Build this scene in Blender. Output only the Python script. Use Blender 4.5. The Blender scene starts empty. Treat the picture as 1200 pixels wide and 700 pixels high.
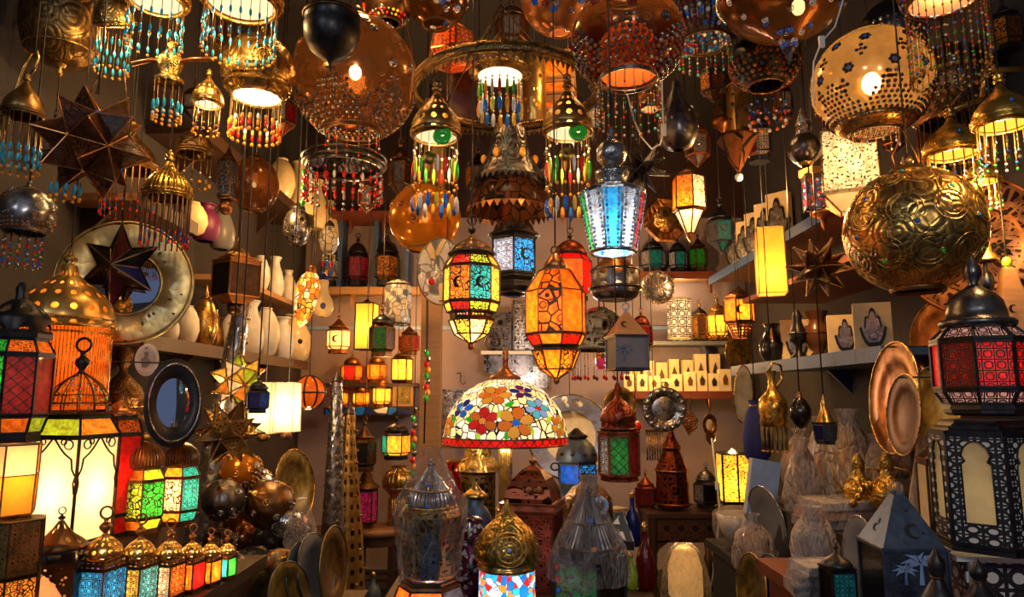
import bpy, math, random
from mathutils import Matrix, Vector
random.seed(7)
SC = bpy.context.scene
COL = SC.collection
PI = math.pi
R_ = math.radians
# ------------------------------------------------------------------ camera model (metres; the photo taken as 1200 x 700)
CAM = Vector((0, 0, 1.4)); PITCH = R_(8.2); FOC = 800.0
FW = Vector((0, math.cos(PITCH), math.sin(PITCH))); UP = Vector((0, -math.sin(PITCH), math.cos(PITCH)))
CEIL = 3.75
def at(px, py, Y):
    d = FW + Vector((1, 0, 0)) * ((px - 600) / FOC) + UP * ((350 - py) / FOC)
    return CAM + d * ((Y - CAM.y) / d.y)
def mpp(px, py, Y):
    P = at(px, py, Y)
    return (P - CAM).dot(FW) / FOC
# ------------------------------------------------------------------ materials
COLS = dict(red=(.75,.015,.01), orange=(.95,.2,.012), amber=(.95,.36,.03), yellow=(1,.62,.06), cream=(1,.78,.4), white=(.9,.88,.82),
    green=(.03,.5,.04), lime=(.5,.75,.04), teal=(.02,.42,.45), aqua=(.1,.55,.6), blue=(.01,.15,.75), sky=(.03,.4,.85), navy=(.01,.02,.2), pink=(.8,.05,.2),
    turq=(.02,.36,.62), purple=(.15,.01,.1), brown=(.16,.06,.02), darkred=(.2,.01,.006), peach=(.9,.45,.22), clear=(.75,.75,.72), black=(.012,.01,.01),
    grey=(.2,.21,.23), bluegrey=(.07,.1,.15), ltblue=(.3,.45,.75), rust=(.27,.1,.032), tan=(.62,.36,.13), wine=(.12,.008,.015))
METALS = dict(brass=((.85,.5,.13),.27), gold=((.95,.56,.1),.25), darkbrass=(( .36,.21,.07),.36), bronze=((.2,.1,.04),.38), iron=((.035,.032,.035),.36),
    silver=((.62,.6,.58),.25), darksilver=((.2,.19,.2),.3), copper=((.6,.24,.08),.32), redcopper=((.4,.09,.035),.34), steel=((.12,.15,.22),.3), bluesteel=((.1,.14,.2),.42), olive=((.42,.32,.1),.38), palegold=((.8,.62,.27),.33))
MATS = {}
class NT:
    def __init__(s, name):
        s.m = bpy.data.materials.new(name); s.m.use_nodes = True
        s.t = s.m.node_tree; s.t.nodes.clear()
        s.out = s.n('ShaderNodeOutputMaterial')
    def n(s, typ, **kw):
        x = s.t.nodes.new(typ)
        for k, v in kw.items():
            if k.startswith('i_'): x.inputs[int(k[2:])].default_value = v
            else: setattr(x, k, v)
        return x
    def l(s, a, b): s.t.links.new(a, b)
    def math(s, op, a, b=None):
        x = s.n('ShaderNodeMath', operation=op)
        for i, q in enumerate((a, b)):
            if q is None: continue
            if isinstance(q, (int, float)): x.inputs[i].default_value = q
            else: s.l(q, x.inputs[i])
        return x.outputs[0]
    def mixc(s, fac, a, b):
        x = s.n('ShaderNodeMix', data_type='RGBA')
        for i, q in ((0, fac), (6, a), (7, b)):
            if isinstance(q, (int, float)): x.inputs[i].default_value = q
            elif isinstance(q, tuple): x.inputs[i].default_value = (*q[:3], 1)
            else: s.l(q, x.inputs[i])
        return x.outputs[2]
    def vor(s, vec, scale, feature='F1', rnd=1.0):
        x = s.n('ShaderNodeTexVoronoi', feature=feature)
        x.inputs['Scale'].default_value = scale; x.inputs['Randomness'].default_value = rnd
        s.l(vec, x.inputs['Vector']); return x
    def noise(s, vec, scale, det=3):
        x = s.n('ShaderNodeTexNoise'); x.inputs['Scale'].default_value = scale; x.inputs['Detail'].default_value = det
        s.l(vec, x.inputs['Vector']); return x
    def ramp(s, fac, stops, const=False):
        x = s.n('ShaderNodeValToRGB'); cr = x.color_ramp
        if const: cr.interpolation = 'CONSTANT'
        while len(cr.elements) < len(stops): cr.elements.new(.5)
        for e, (p, c) in zip(cr.elements, stops):
            e.position = p; e.color = (*c[:3], 1)
        s.l(fac, x.inputs[0]); return x.outputs[0]
    def bump(s, h, st=.4, dist=.01):
        x = s.n('ShaderNodeBump'); x.inputs['Strength'].default_value = st; x.inputs['Distance'].default_value = dist
        s.l(h, x.inputs['Height']); return x.outputs[0]
    def prin(s, **kw):
        x = s.n('ShaderNodeBsdfPrincipled')
        for k, v in kw.items():
            k = k.replace('_', ' ')
            if isinstance(v, tuple): x.inputs[k].default_value = (*v[:3], 1)
            elif isinstance(v, (int, float)): x.inputs[k].default_value = v
            else: s.l(v, x.inputs[k])
        return x
    def mixs(s, fac, a, b):
        x = s.n('ShaderNodeMixShader')
        if isinstance(fac, (int, float)): x.inputs[0].default_value = fac
        else: s.l(fac, x.inputs[0])
        s.l(a, x.inputs[1]); s.l(b, x.inputs[2]); return x.outputs[0]
    def done(s, sh): s.l(sh, s.out.inputs[0]); return s.m

def lines_mask(b, uv, style, scale):
    """1 on dark lead / ironwork lines, 0 on the glass"""
    if style == 'lattice':
        d = b.vor(uv, scale, 'F1', 0).outputs['Distance']
        e = b.vor(uv, scale, 'DISTANCE_TO_EDGE', 0).outputs['Distance']
        a1 = b.math('LESS_THAN', e, .06)
        a2 = b.math('LESS_THAN', b.math('ABSOLUTE', b.math('SUBTRACT', d, .34)), .05)
        a3 = b.math('LESS_THAN', b.vor(uv, scale * 2, 'DISTANCE_TO_EDGE', 0).outputs['Distance'], .035)
        return b.math('MAXIMUM', a1, b.math('MAXIMUM', a2, a3))
    if style == 'filigree':
        e = b.vor(uv, scale, 'DISTANCE_TO_EDGE', 1).outputs['Distance']
        d = b.vor(uv, scale, 'F1', 1).outputs['Distance']
        return b.math('MAXIMUM', b.math('LESS_THAN', e, .07), b.math('LESS_THAN', b.math('ABSOLUTE', b.math('SUBTRACT', d, .3)), .05))
    if style == 'stars':
        d = b.vor(uv, scale, 'F1', 0).outputs['Distance']
        mp = b.n('ShaderNodeMapping'); mp.inputs['Rotation'].default_value = (0, 0, PI / 4); b.l(uv, mp.inputs[0])
        e1 = b.math('LESS_THAN', b.vor(uv, scale, 'DISTANCE_TO_EDGE', 0).outputs['Distance'], .085)
        e2 = b.math('LESS_THAN', b.vor(mp.outputs[0], scale * 1.4142, 'DISTANCE_TO_EDGE', 0).outputs['Distance'], .12)
        ring = b.math('LESS_THAN', b.math('ABSOLUTE', b.math('SUBTRACT', d, .3)), .06)
        return b.math('MULTIPLY', b.math('MAXIMUM', b.math('MAXIMUM', e1, e2), ring), b.math('GREATER_THAN', d, .2))
    if style == 'cells':
        return b.math('LESS_THAN', b.vor(uv, scale, 'DISTANCE_TO_EDGE', .9).outputs['Distance'], .045)
    if style == 'speck':
        n = b.noise(uv, scale * 3, 4).outputs[0]
        return b.math('GREATER_THAN', n, .57)
    if style == 'diamond':
        mp = b.n('ShaderNodeMapping'); mp.inputs['Rotation'].default_value = (0, 0, PI / 4); b.l(uv, mp.inputs[0])
        return b.math('LESS_THAN', b.vor(mp.outputs[0], scale, 'DISTANCE_TO_EDGE', 0).outputs['Distance'], .06)
    return None

def make_mat(key):
    p = key.split(':'); kind = p[0]
    b = NT(key.replace(':', '_').replace('.', 'p'))
    tc = b.n('ShaderNodeTexCoord'); uv = tc.outputs['UV']; ob = tc.outputs['Object']
    if kind == 'm':                                            # m:metal:style:scale  solid metal
        col, ro = METALS[p[1]]; style = p[2] if len(p) > 2 else 'smooth'; sc = float(p[3]) if len(p) > 3 else 8
        n = b.noise(ob, 28, 4).outputs[0]
        c = b.mixc(b.math('MULTIPLY', b.math('SUBTRACT', n, .35), 2.2), tuple(x * .4 for x in col), col)
        rr = b.math('ADD', b.math('MULTIPLY', n, .22), ro - .1)
        met = .55 if p[1] in ('iron', 'bluesteel') else .9
        s = b.prin(Base_Color=c, Metallic=met, Roughness=rr)
        if style == 'hammer':
            b.l(b.bump(b.vor(uv, sc, 'SMOOTH_F1').outputs['Distance'], .5, .012), s.inputs['Normal'])
        elif style == 'engrave':
            d = b.vor(uv, sc, 'F1', .6).outputs['Distance']
            w = b.math('SINE', b.math('MULTIPLY', d, 34.0))
            e = b.vor(uv, sc * 2.6, 'DISTANCE_TO_EDGE').outputs['Distance']
            h = b.math('ADD', w, b.math('MULTIPLY', b.math('MINIMUM', e, .12), 9.0))
            b.l(b.bump(h, .3, .0025), s.inputs['Normal'])
            c2 = b.mixc(b.math('MULTIPLY', b.math('LESS_THAN', w, -.5), .5), c, tuple(x * .12 for x in col))
            b.l(c2, s.inputs['Base Color'])
        elif style == 'rib':
            w = b.n('ShaderNodeTexWave'); w.inputs['Scale'].default_value = sc; b.l(uv, w.inputs['Vector'])
            b.l(b.bump(w.outputs['Color'], .6, .01), s.inputs['Normal'])
        elif style == 'lace':                                  # cut-out look in low relief: dark sunk cells
            msk = b.math('MAXIMUM', lines_mask(b, uv, 'lattice', sc), lines_mask(b, uv, 'filigree', sc * 1.4))
            c2 = b.mixc(msk, tuple(x * .05 for x in col), c); b.l(c2, s.inputs['Base Color'])
            b.l(b.bump(msk, .6, .004), s.inputs['Normal'])
        else:
            b.l(b.bump(b.noise(ob, 90, 3).outputs[0], .08, .01), s.inputs['Normal'])
        return b.done(s.outputs[0])
    if kind == 'x':                                            # x:metal:scale:hole:rnd  pierced metal sheet
        col, ro = METALS[p[1]]; sc = float(p[2]); th = float(p[3]); rnd = float(p[4]) if len(p) > 4 else 0
        n = b.noise(ob, 30, 3).outputs[0]
        c = b.mixc(n, tuple(x * .35 for x in col), col)
        s = b.prin(Base_Color=c, Metallic=.85, Roughness=ro + .04)
        d = b.vor(uv, sc, 'F1', rnd).outputs['Distance']
        h = b.math('LESS_THAN', d, th)
        b.l(b.bump(d, .35, .006), s.inputs['Normal'])
        t = b.n('ShaderNodeBsdfTransparent')
        return b.done(b.mixs(h, s.outputs[0], t.outputs[0]))
    if kind == 'g':                                            # g:colour:lit:style:scale  coloured glass pane
        col = COLS[p[1]]; lit = float(p[2]) if len(p) > 2 else 0; style = p[3] if len(p) > 3 else 'plain'; sc = float(p[4]) if len(p) > 4 else 5
        n = b.math('ADD', b.math('MULTIPLY', b.noise(uv, 3.5, 3).outputs[0], .6), b.math('MULTIPLY', b.noise(uv, 16, 3).outputs[0], .4))
        k = 1.0 if style == 'flat' else b.math('MULTIPLY', b.math('SUBTRACT', n, .36), 3.6)
        lo = (col[0] * .42, col[1] * .24, col[2] * .24)
        c = b.mixc(k, lo, col)
        msk = lines_mask(b, uv, style, sc)
        if msk is not None: c = b.mixc(msk, c, (.012, .01, .008))
        s = b.prin(Base_Color=c, Roughness=.16, Coat_Weight=.35)
        if lit > 0:
            b.l(c, s.inputs['Emission Color']); s.inputs['Emission Strength'].default_value = lit
        b.l(b.bump(b.noise(uv, 22, 2).outputs[0], .25, .01), s.inputs['Normal'])
        tr = b.n('ShaderNodeBsdfTranslucent'); b.l(c, tr.inputs[0])
        return b.done(b.mixs(.45, s.outputs[0], tr.outputs[0]))
    if kind == 'mos':                                          # mos:palette:lit:scale  glass mosaic, random tesserae
        pal = dict(gold=('red','orange','sky','white','blue','orange','white'), warm=('amber','orange','yellow','cream','red'), cream=('cream','white','cream'),
                   crystal=('yellow','amber','orange','cream'), sequin=('wine','purple','silver','black'), multi=('red','blue','green','amber','white'), mosbox=('navy','red','blue','navy','white'),
                   whitem=('white','cream','grey','white','clear'))[p[1]]
        cc = [COLS.get(q, (.6,.6,.62)) for q in pal]; lit = float(p[2]); sc = float(p[3])
        v = b.vor(uv, sc, 'F1', .85)
        sp = b.n('ShaderNodeSeparateColor'); b.l(v.outputs['Color'], sp.inputs[0])
        c = b.ramp(sp.outputs[0], [(i / len(cc), q) for i, q in enumerate(cc)], True)
        e = b.math('LESS_THAN', b.vor(uv, sc, 'DISTANCE_TO_EDGE', .85).outputs['Distance'], .05)
        lead = dict(gold=(.01,.12,.2), cream=(.015,.01,.008), whitem=(.3,.28,.25)).get(p[1], (.02,.012,.006))
        c = b.mixc(e, c, lead)
        s = b.prin(Base_Color=c, Roughness=.18, Coat_Weight=.3)
        if lit > 0:
            b.l(c, s.inputs['Emission Color']); s.inputs['Emission Strength'].default_value = lit
        tr = b.n('ShaderNodeBsdfTranslucent'); b.l(c, tr.inputs[0])
        return b.done(b.mixs(.35, s.outputs[0], tr.outputs[0]))
    if kind == 't':                                            # t:colour:clear:metalness  thin tinted globe shell
        col = COLS[p[1]]; a = float(p[2]); me = float(p[3]) if len(p) > 3 else .5
        n = b.noise(ob, 14, 4).outputs[0]
        c = b.mixc(n, tuple(x * .25 for x in col), col)
        s = b.prin(Base_Color=c, Metallic=me, Roughness=.17)
        b.l(b.bump(b.vor(ob, 45, 'SMOOTH_F1').outputs['Distance'], .12, .006), s.inputs['Normal'])
        tl = b.n('ShaderNodeBsdfTranslucent'); b.l(c, tl.inputs[0])
        t = b.n('ShaderNodeBsdfTransparent'); t.inputs[0].default_value = (min(1, col[0] * .5 + .5), col[1] * .5 + .42, col[2] * .5 + .25, 1)
        return b.done(b.mixs(a, b.mixs(.3, s.outputs[0], tl.outputs[0]), t.outputs[0]))
    if kind == 'e':                                            # e:colour:strength  lamp bulb, or a disc glowing for a lit lamp interior
        e = b.n('ShaderNodeEmission'); e.inputs[0].default_value = (*COLS[p[1]], 1); e.inputs[1].default_value = float(p[2])
        return b.done(e.outputs[0])
    if kind == 'paper':                                        # paper:colour:lit  parchment
        col = COLS[p[1]]; lit = float(p[2])
        n = b.noise(ob, 18, 5).outputs[0]
        c = b.mixc(n, tuple(x * .55 for x in col), col)
        s = b.prin(Base_Color=c, Roughness=.7)
        if lit > 0:
            b.l(c, s.inputs['Emission Color']); s.inputs['Emission Strength'].default_value = lit
        tr = b.n('ShaderNodeBsdfTranslucent'); b.l(c, tr.inputs[0])
        return b.done(b.mixs(.5, s.outputs[0], tr.outputs[0]))
    if kind == 'd':                                            # d:colour:rough  painted or ceramic
        col = COLS[p[1]]; ro = float(p[2]) if len(p) > 2 else .5
        n = b.noise(ob, 20, 4).outputs[0]
        c = b.mixc(n, tuple(x * .55 for x in col), col)
        return b.done(b.prin(Base_Color=c, Roughness=ro).outputs[0])
    if kind == 'bead':
        return b.done(b.prin(Base_Color=COLS[p[1]], Roughness=.12, Coat_Weight=.5).outputs[0])
    if kind == 'wood':
        col = dict(dark=(.05,.02,.01), mid=(.24,.1,.035), light=(.5,.26,.1), red=(.2,.04,.015), blue=(.06,.13,.34))[p[1]]
        mp = b.n('ShaderNodeMapping'); mp.inputs['Scale'].default_value = (3, 30, 30); b.l(ob, mp.inputs[0])
        n = b.noise(mp.outputs[0], 2.2, 5).outputs[0]
        c = b.mixc(n, tuple(x * .45 for x in col), col)
        s = b.prin(Base_Color=c, Roughness=.5); b.l(b.bump(n, .2, .005), s.inputs['Normal'])
        return b.done(s.outputs[0])
    if kind == 'plaster':
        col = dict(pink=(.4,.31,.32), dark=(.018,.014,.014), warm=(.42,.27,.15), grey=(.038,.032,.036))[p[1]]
        n = b.noise(ob, 3.5, 6).outputs[0]
        c = b.mixc(n, tuple(x * .6 for x in col), col)
        s = b.prin(Base_Color=c, Roughness=.85); b.l(b.bump(b.noise(ob, 40, 5).outputs[0], .3, .01), s.inputs['Normal'])
        return b.done(s.outputs[0])
    if kind == 'wrap':                                         # crinkled clear plastic film
        mp = b.n('ShaderNodeMapping'); mp.inputs['Scale'].default_value = (1, 1, .35); b.l(ob, mp.inputs[0])
        n = b.noise(mp.outputs[0], 38, 4).outputs[0]
        v = b.vor(mp.outputs[0], 26, 'DISTANCE_TO_EDGE').outputs['Distance']
        s = b.prin(Base_Color=(.62, .52, .46), Roughness=.14, Specular_IOR_Level=1.0)
        b.l(b.bump(b.math('ADD', n, b.math('MINIMUM', v, .1)), 1.0, .06), s.inputs['Normal'])
        t = b.n('ShaderNodeBsdfTransparent'); t.inputs[0].default_value = (.95, .93, .92, 1)
        lw = b.n('ShaderNodeLayerWeight'); lw.inputs[0].default_value = .35
        f = b.math('ADD', b.math('MULTIPLY', lw.outputs['Facing'], .35), b.math('MULTIPLY', b.math('LESS_THAN', v, .035), .12))
        f = b.math('ADD', f, float(p[1]) * .6)
        return b.done(b.mixs(f, t.outputs[0], s.outputs[0]))
    if kind == 'mirror':
        return b.done(b.prin(Base_Color=(.7, .78, .9), Metallic=1.0, Roughness=.04).outputs[0])
    if kind in ('fret', 'fretwood'):                                # carved openwork of stars: dark bars over pale or open ground
        e = lines_mask(b, uv, 'stars', 3.6 if kind == 'fret' else 5)
        a_, c_ = ((.62, .6, .55), (.012, .01, .01)) if kind == 'fret' else ((.01, .005, .003), (.07, .028, .012))
        s = b.prin(Base_Color=b.mixc(e, a_, c_), Roughness=.4); b.l(b.bump(e, .6, .01), s.inputs['Normal'])
        return b.done(s.outputs[0])
    raise KeyError(key)
def M(key):
    if key not in MATS: MATS[key] = make_mat(key)
    return MATS[key]
# ------------------------------------------------------------------ mesh builder (pixel units, scaled when built)
class MB:
    def __init__(s): s.v = []; s.f = []; s.mi = []; s.sm = []; s.uv = []; s.m = 0
    def add(s, vs, fs, smooth=True, uvs=None):
        o = len(s.v); s.v.extend([Vector(x) for x in vs])
        for k, f in enumerate(fs):
            s.f.append([o + i for i in f]); s.mi.append(s.m); s.sm.append(smooth)
            s.uv.append(uvs[k] if uvs else [(vs[i][0] * .02, vs[i][2] * .02) for i in f])
        return s
    def merge(s, o, moff):
        k = len(s.v); s.v.extend(o.v)
        for f, m, q, u in zip(o.f, o.mi, o.sm, o.uv): s.f.append([k + i for i in f]); s.mi.append(m + moff); s.sm.append(q); s.uv.append(u)
        return s
    def xf(s, mat, start=0):
        for i in range(start, len(s.v)): s.v[i] = mat @ s.v[i]
        return s
    def lathe(s, pts, n=24, c=(0, 0, 0), rot=0, smooth=True, sq=1.0):
        rm = max(max(abs(p[0]) for p in pts), 1e-6); vs = []; arc = [0]
        for (a, b) in zip(pts, pts[1:]): arc.append(arc[-1] + math.hypot(b[0] - a[0], b[1] - a[1]))
        for (r, z) in pts:
            for i in range(n):
                t = -PI / 2 + rot + 2 * PI * i / n
                vs.append((c[0] + r * math.cos(t), c[1] + r * math.sin(t) * sq, c[2] + z))
        fs = []; uv = []
        for j in range(len(pts) - 1):
            v0, v1 = arc[j] / (2 * PI * rm), arc[j + 1] / (2 * PI * rm)
            for i in range(n):
                k = (i + 1) % n
                fs.append((j * n + i, j * n + k, (j + 1) * n + k, (j + 1) * n + i))
                uv.append([(i / n, v0), ((i + 1) / n, v0), ((i + 1) / n, v1), (i / n, v1)])
        return s.add(vs, fs, smooth, uv)
    def disc(s, r, z, n=24, c=(0, 0), up=False, smooth=False):
        vs = [(c[0] + r * math.cos(2 * PI * i / n), c[1] + r * math.sin(2 * PI * i / n), z) for i in range(n)]
        idx = list(range(n)) if up else list(range(n))[::-1]
        return s.add(vs, [idx], smooth, [[(.5 + vs[i][0] / (2 * r), .5 + vs[i][1] / (2 * r)) for i in idx]])
    def tube(s, path, r, n=6, closed=False, r1=None, smooth=True):
        P = [Vector(p) for p in path]; L = len(P); vs = []; fs = []
        a = Vector((0, 0, 1))
        for i, p in enumerate(P):
            d = (P[(i + 1) % L] - P[i - 1]) if closed else (P[min(i + 1, L - 1)] - P[max(i - 1, 0)])
            if d.length < 1e-9: d = Vector((0, 0, 1))
            d.normalize()
            if abs(d.dot(a)) > .95: a = Vector((1, 0, 0)) if abs(d.x) < .9 else Vector((0, 1, 0))
            x = (a - d * d.dot(a)).normalized(); y = d.cross(x); a = x
            rr = r if r1 is None else r + (r1 - r) * i / max(1, L - 1)
            for k in range(n):
                t = 2 * PI * k / n + PI / n
                vs.append(p + x * rr * math.cos(t) + y * rr * math.sin(t))
        for i in range(L if closed else L - 1):
            j = (i + 1) % L
            for k in range(n):
                q = (k + 1) % n
                fs.append((i * n + k, i * n + q, j * n + q, j * n + k))
        if not closed:
            fs.append(tuple(range(n))[::-1]); fs.append(tuple((L - 1) * n + k for k in range(n)))
        return s.add(vs, fs, smooth)
    def bar(s, p, q, w): return s.tube([p, q], w, 4, smooth=False)
    def torus(s, c, R, r, n=20, m=6, axis='z', sq=1.0, arc=1.0):
        pts = []
        N = n if arc >= 1 else n + 1
        for i in range(N):
            t = 2 * PI * i / n * arc
            a, b = R * math.cos(t), R * math.sin(t) * sq
            pts.append((c[0] + a, c[1] + b, c[2]) if axis == 'z' else (c[0] + a, c[1], c[2] + b) if axis == 'y' else (c[0], c[1] + a, c[2] + b))
        return s.tube(pts, r, m, closed=arc >= 1)
    def ball(s, c, r, rz=None, n=8, m=5):
        rz = r if rz is None else rz
        return s.lathe([(max(r * math.sin(PI * j / m), r * .02), -rz * math.cos(PI * j / m)) for j in range(m + 1)], n, c)
    def box(s, c, sz, rz=0):
        a, b, h = sz[0] / 2, sz[1] / 2, sz[2] / 2; cr, sr = math.cos(rz), math.sin(rz)
        vs = []
        for z in (-h, h):
            for x, y in ((-a, -b), (a, -b), (a, b), (-a, b)):
                vs.append((c[0] + x * cr - y * sr, c[1] + x * sr + y * cr, c[2] + z))
        fs = [(3, 2, 1, 0), (4, 5, 6, 7), (0, 1, 5, 4), (1, 2, 6, 5), (2, 3, 7, 6), (3, 0, 4, 7)]
        w = max(sz)
        q = lambda u, v: [(0, 0), (u / w, 0), (u / w, v / w), (0, v / w)]
        return s.add(vs, fs, False, [q(sz[0], sz[1]), q(sz[0], sz[1]), q(sz[0], sz[2]), q(sz[1], sz[2]), q(sz[0], sz[2]), q(sz[1], sz[2])])
    def quad(s, a, b, c, d, smooth=False):
        a, b, c, d = map(Vector, (a, b, c, d)); w = max((b - a).length, (c - d).length, 1e-6); h = ((d - a).length + (c - b).length) / 2
        wt = (c - d).length / w; wb = (b - a).length / w
        return s.add([a, b, c, d], [(0, 1, 2, 3)], smooth, [[(.5 - wb / 2, 0), (.5 + wb / 2, 0), (.5 + wt / 2, h / w), (.5 - wt / 2, h / w)]])
    def extrude(s, out, d, c=(0, 0, 0), rz=0):
        """2-D outline in x/z, thickness d along y; front faces -y"""
        n = len(out); cr, sr = math.cos(rz), math.sin(rz)
        P = lambda x, y, z: (c[0] + x * cr - y * sr, c[1] + x * sr + y * cr, c[2] + z)
        vs = [P(x, -d / 2, z) for x, z in out] + [P(x, d / 2, z) for x, z in out]
        ar = sum(out[i][0] * out[(i + 1) % n][1] - out[(i + 1) % n][0] * out[i][1] for i in range(n))
        f = list(range(n)) if ar > 0 else list(range(n))[::-1]
        fs = [tuple(f), tuple(i + n for i in f[::-1])] + [(i, i + n, (i + 1) % n + n, (i + 1) % n) for i in range(n)]
        return s.add(vs, fs, False)
def RX(a): return Matrix.Rotation(R_(a), 4, 'X')
def RY(a): return Matrix.Rotation(R_(a), 4, 'Y')
def RZ(a): return Matrix.Rotation(R_(a), 4, 'Z')
def TR(x, y, z): return Matrix.Translation((x, y, z))
def ML(mats): return [M(m) for m in ([mats] if isinstance(mats, str) else mats)]
def link_mesh(name, mb, mats, parent=None, sx=1, sz=1):
    me = bpy.data.meshes.new(name)
    me.from_pydata([(v.x * sx, v.y * sx, v.z * sz) for v in mb.v], [], mb.f)
    for m in ML(mats): me.materials.append(m)
    me.polygons.foreach_set('material_index', mb.mi); me.polygons.foreach_set('use_smooth', mb.sm)
    ul = me.uv_layers.new(name='UVMap'); flat = []
    for u in mb.uv:
        for q in u: flat.extend(q)
    ul.data.foreach_set('uv', flat); me.update()
    o = bpy.data.objects.new(name, me); COL.objects.link(o)
    if parent is not None: o.parent = parent
    return o
DEPTH = {}; NUDGE = {}
class T:
    """one thing: an Empty at its anchor; parts are meshes under it, written in photo pixels around the anchor"""
    def __init__(s, name, label, cat, cx, yb, Y, group=None, uni=False, yref=None):
        Y = DEPTH.get(label, Y)
        if isinstance(Y, str): z_, ex = (Y.split('+') + ['0'])[:2]; Y = (CAM.z - float(z_) - .002) / math.tan(math.atan((yb + float(ex) - 350) / FOC) - PITCH)
        Y *= NUDGE.get(label, 1)
        s.P = at(cx, yb, Y); yr = yb if yref is None else yref
        s.k = mpp(cx, yr, Y); s.kz = s.k if uni else (at(cx, yr - 5, Y).z - at(cx, yr + 5, Y).z) / 10
        s.o = bpy.data.objects.new(name, None); COL.objects.link(s.o); s.o.location = s.P; s.o.empty_display_size = .05
        s.o['label'] = label; s.o['category'] = cat
        if group: s.o['group'] = group
    def part(s, mb, name, mats, parent=None, label=None):
        o = link_mesh(name, mb, mats, parent or s.o, s.k, s.kz)
        if label: o['label'] = label
        return o
    def light(s, z, w, col=(1, .56, .2), r=2.0, x=0, y=0):
        d = bpy.data.lights.new('lamp_light', 'POINT'); d.energy = w; d.color = col; d.shadow_soft_size = r * s.k
        o = bpy.data.objects.new('lamp_light', d); COL.objects.link(o); o.parent = s.o; o.location = (x * s.k, y * s.k, z * s.kz)
    def cord(s, z, mat='d:black', r=.0028, x=0, y=0, chain=False):
        h = (CEIL - s.P.z) / s.kz
        mb = MB().tube([(x, y, z), (x, y, h)], r / s.k, 5)
        s.part(mb, 'chain' if chain else 'cord', mat)
    def rot(s, rx=0, ry=0, rz=0): s.o.rotation_euler = (R_(rx), R_(ry), R_(rz)); return s
def sc(prof, r, h, z=0): return [(a * r, z + b * h) for a, b in prof]
ONION = [(1, 0), (1.05, .07), (1.03, .17), (.93, .31), (.76, .45), (.53, .58), (.32, .69), (.19, .79), (.11, .89), (.05, 1)]
DOME = [(1, 0), (1, .08), (.97, .25), (.88, .45), (.73, .63), (.53, .79), (.3, .91), (.12, .97), (.04, 1)]
CONE = [(1, 0), (.86, .12), (.62, .35), (.42, .57), (.25, .77), (.12, .92), (.04, 1)]
BELLP = [(1, 0), (.97, .07), (.8, .2), (.62, .4), (.5, .58), (.42, .72), (.34, .86), (.2, .95), (.06, 1)]
def dome(t, z, r, h, mat, prof=ONION, n=28, name='dome', tilt=None, parent=None, c=(0, 0)):
    mb = MB().lathe(sc(prof, r, h, z), n, (c[0], c[1], 0))
    if tilt: mb.xf(TR(0, 0, z) @ RX(tilt) @ TR(0, 0, -z))
    return t.part(mb, name, mat, parent)
def rings(t, specs, mat, name='rim', n=28, parent=None):
    mb = MB()
    for R, z, r in specs: mb.torus((0, 0, z), R, r, n, 6)
    return t.part(mb, name, mat, parent)
def finial(t, z, h, mat, ring=True, r=None):
    r = r or h * .22
    mb = MB().lathe(sc([(.5, 0), (.6, .06), (.35, .12), (.5, .2), (1, .36), (1, .5), (.6, .62), (.3, .7), (.4, .76), (.15, .84), (.05, .86)], r, h, z), 12)
    f = t.part(mb, 'finial', mat)
    if ring: t.part(MB().torus((0, 0, z + h * .92 + r * .7), r * 1.1, r * .22, 14, 5, 'y'), 'hanging_ring', mat, f)
    return f
def lan(t, secs, pals=(), n=6, rot=None, frame='m:iron', bar=1.0, split=True, inset=.97, pierce=None, rows=True, sq=1):
    """lantern body: secs = [(z,r),kind,(z,r),...]; kind m = sheet metal, x = pierced sheet, pK = panes of palette K, o = open"""
    rot = 180 / n if rot is None else rot
    fr = MB(); pr = MB(); gl = MB(); glm = []; hasx = False
    A = lambda i: -PI / 2 + R_(rot) + 2 * PI * i / n
    pt = lambda r, z, i, f=1: (r * f * math.cos(A(i)), r * f * math.sin(A(i)) * sq, z)
    rg = secs[0::2]; kd = secs[1::2]
    for (z0, r0), kind, (z1, r1) in zip(rg, kd, rg[1:]):
        for i in range(n):
            j = i + 1
            if kind == 'm': fr.quad(pt(r0, z0, i), pt(r0, z0, j), pt(r1, z1, j), pt(r1, z1, i))
            elif kind == 'x':
                pr.quad(pt(r0, z0, i), pt(r0, z0, j), pt(r1, z1, j), pt(r1, z1, i)); fr.bar(pt(r0, z0, i), pt(r1, z1, i), bar); hasx = True
            elif kind[0] == 'p':
                pal = pals[int(kind[1:])]; mk = pal[i % len(pal)]
                fr.bar(pt(r0, z0, i), pt(r1, z1, i), bar)
                q = (pt(r0, z0, i, inset), pt(r0, z0, j, inset), pt(r1, z1, j, inset), pt(r1, z1, i, inset))
                if split and mk: t.part(MB().quad(*q), 'glass_pane', mk)
                elif mk:
                    if mk not in glm: glm.append(mk)
                    gl.m = glm.index(mk); gl.quad(*q)
    if rows:
        for z, r in rg:
            for i in range(n): fr.bar(pt(r, z, i), pt(r, z, i + 1), bar)
    f = t.part(fr, 'frame', frame)
    if hasx: t.part(pr, 'pierced_band', pierce or 'x:iron:6:.3')
    if glm: t.part(gl, 'glass', glm)
    return f
def bead_kinds(*rows):
    """rows: list of (frac, [mats], rx, rz) -> a few strand variants"""
    out = []
    for v in range(max(len(r[1]) for r in rows)):
        out.append([(f, ms[v % len(ms)], a, b) for f, ms, a, b in rows])
    return out
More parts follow.
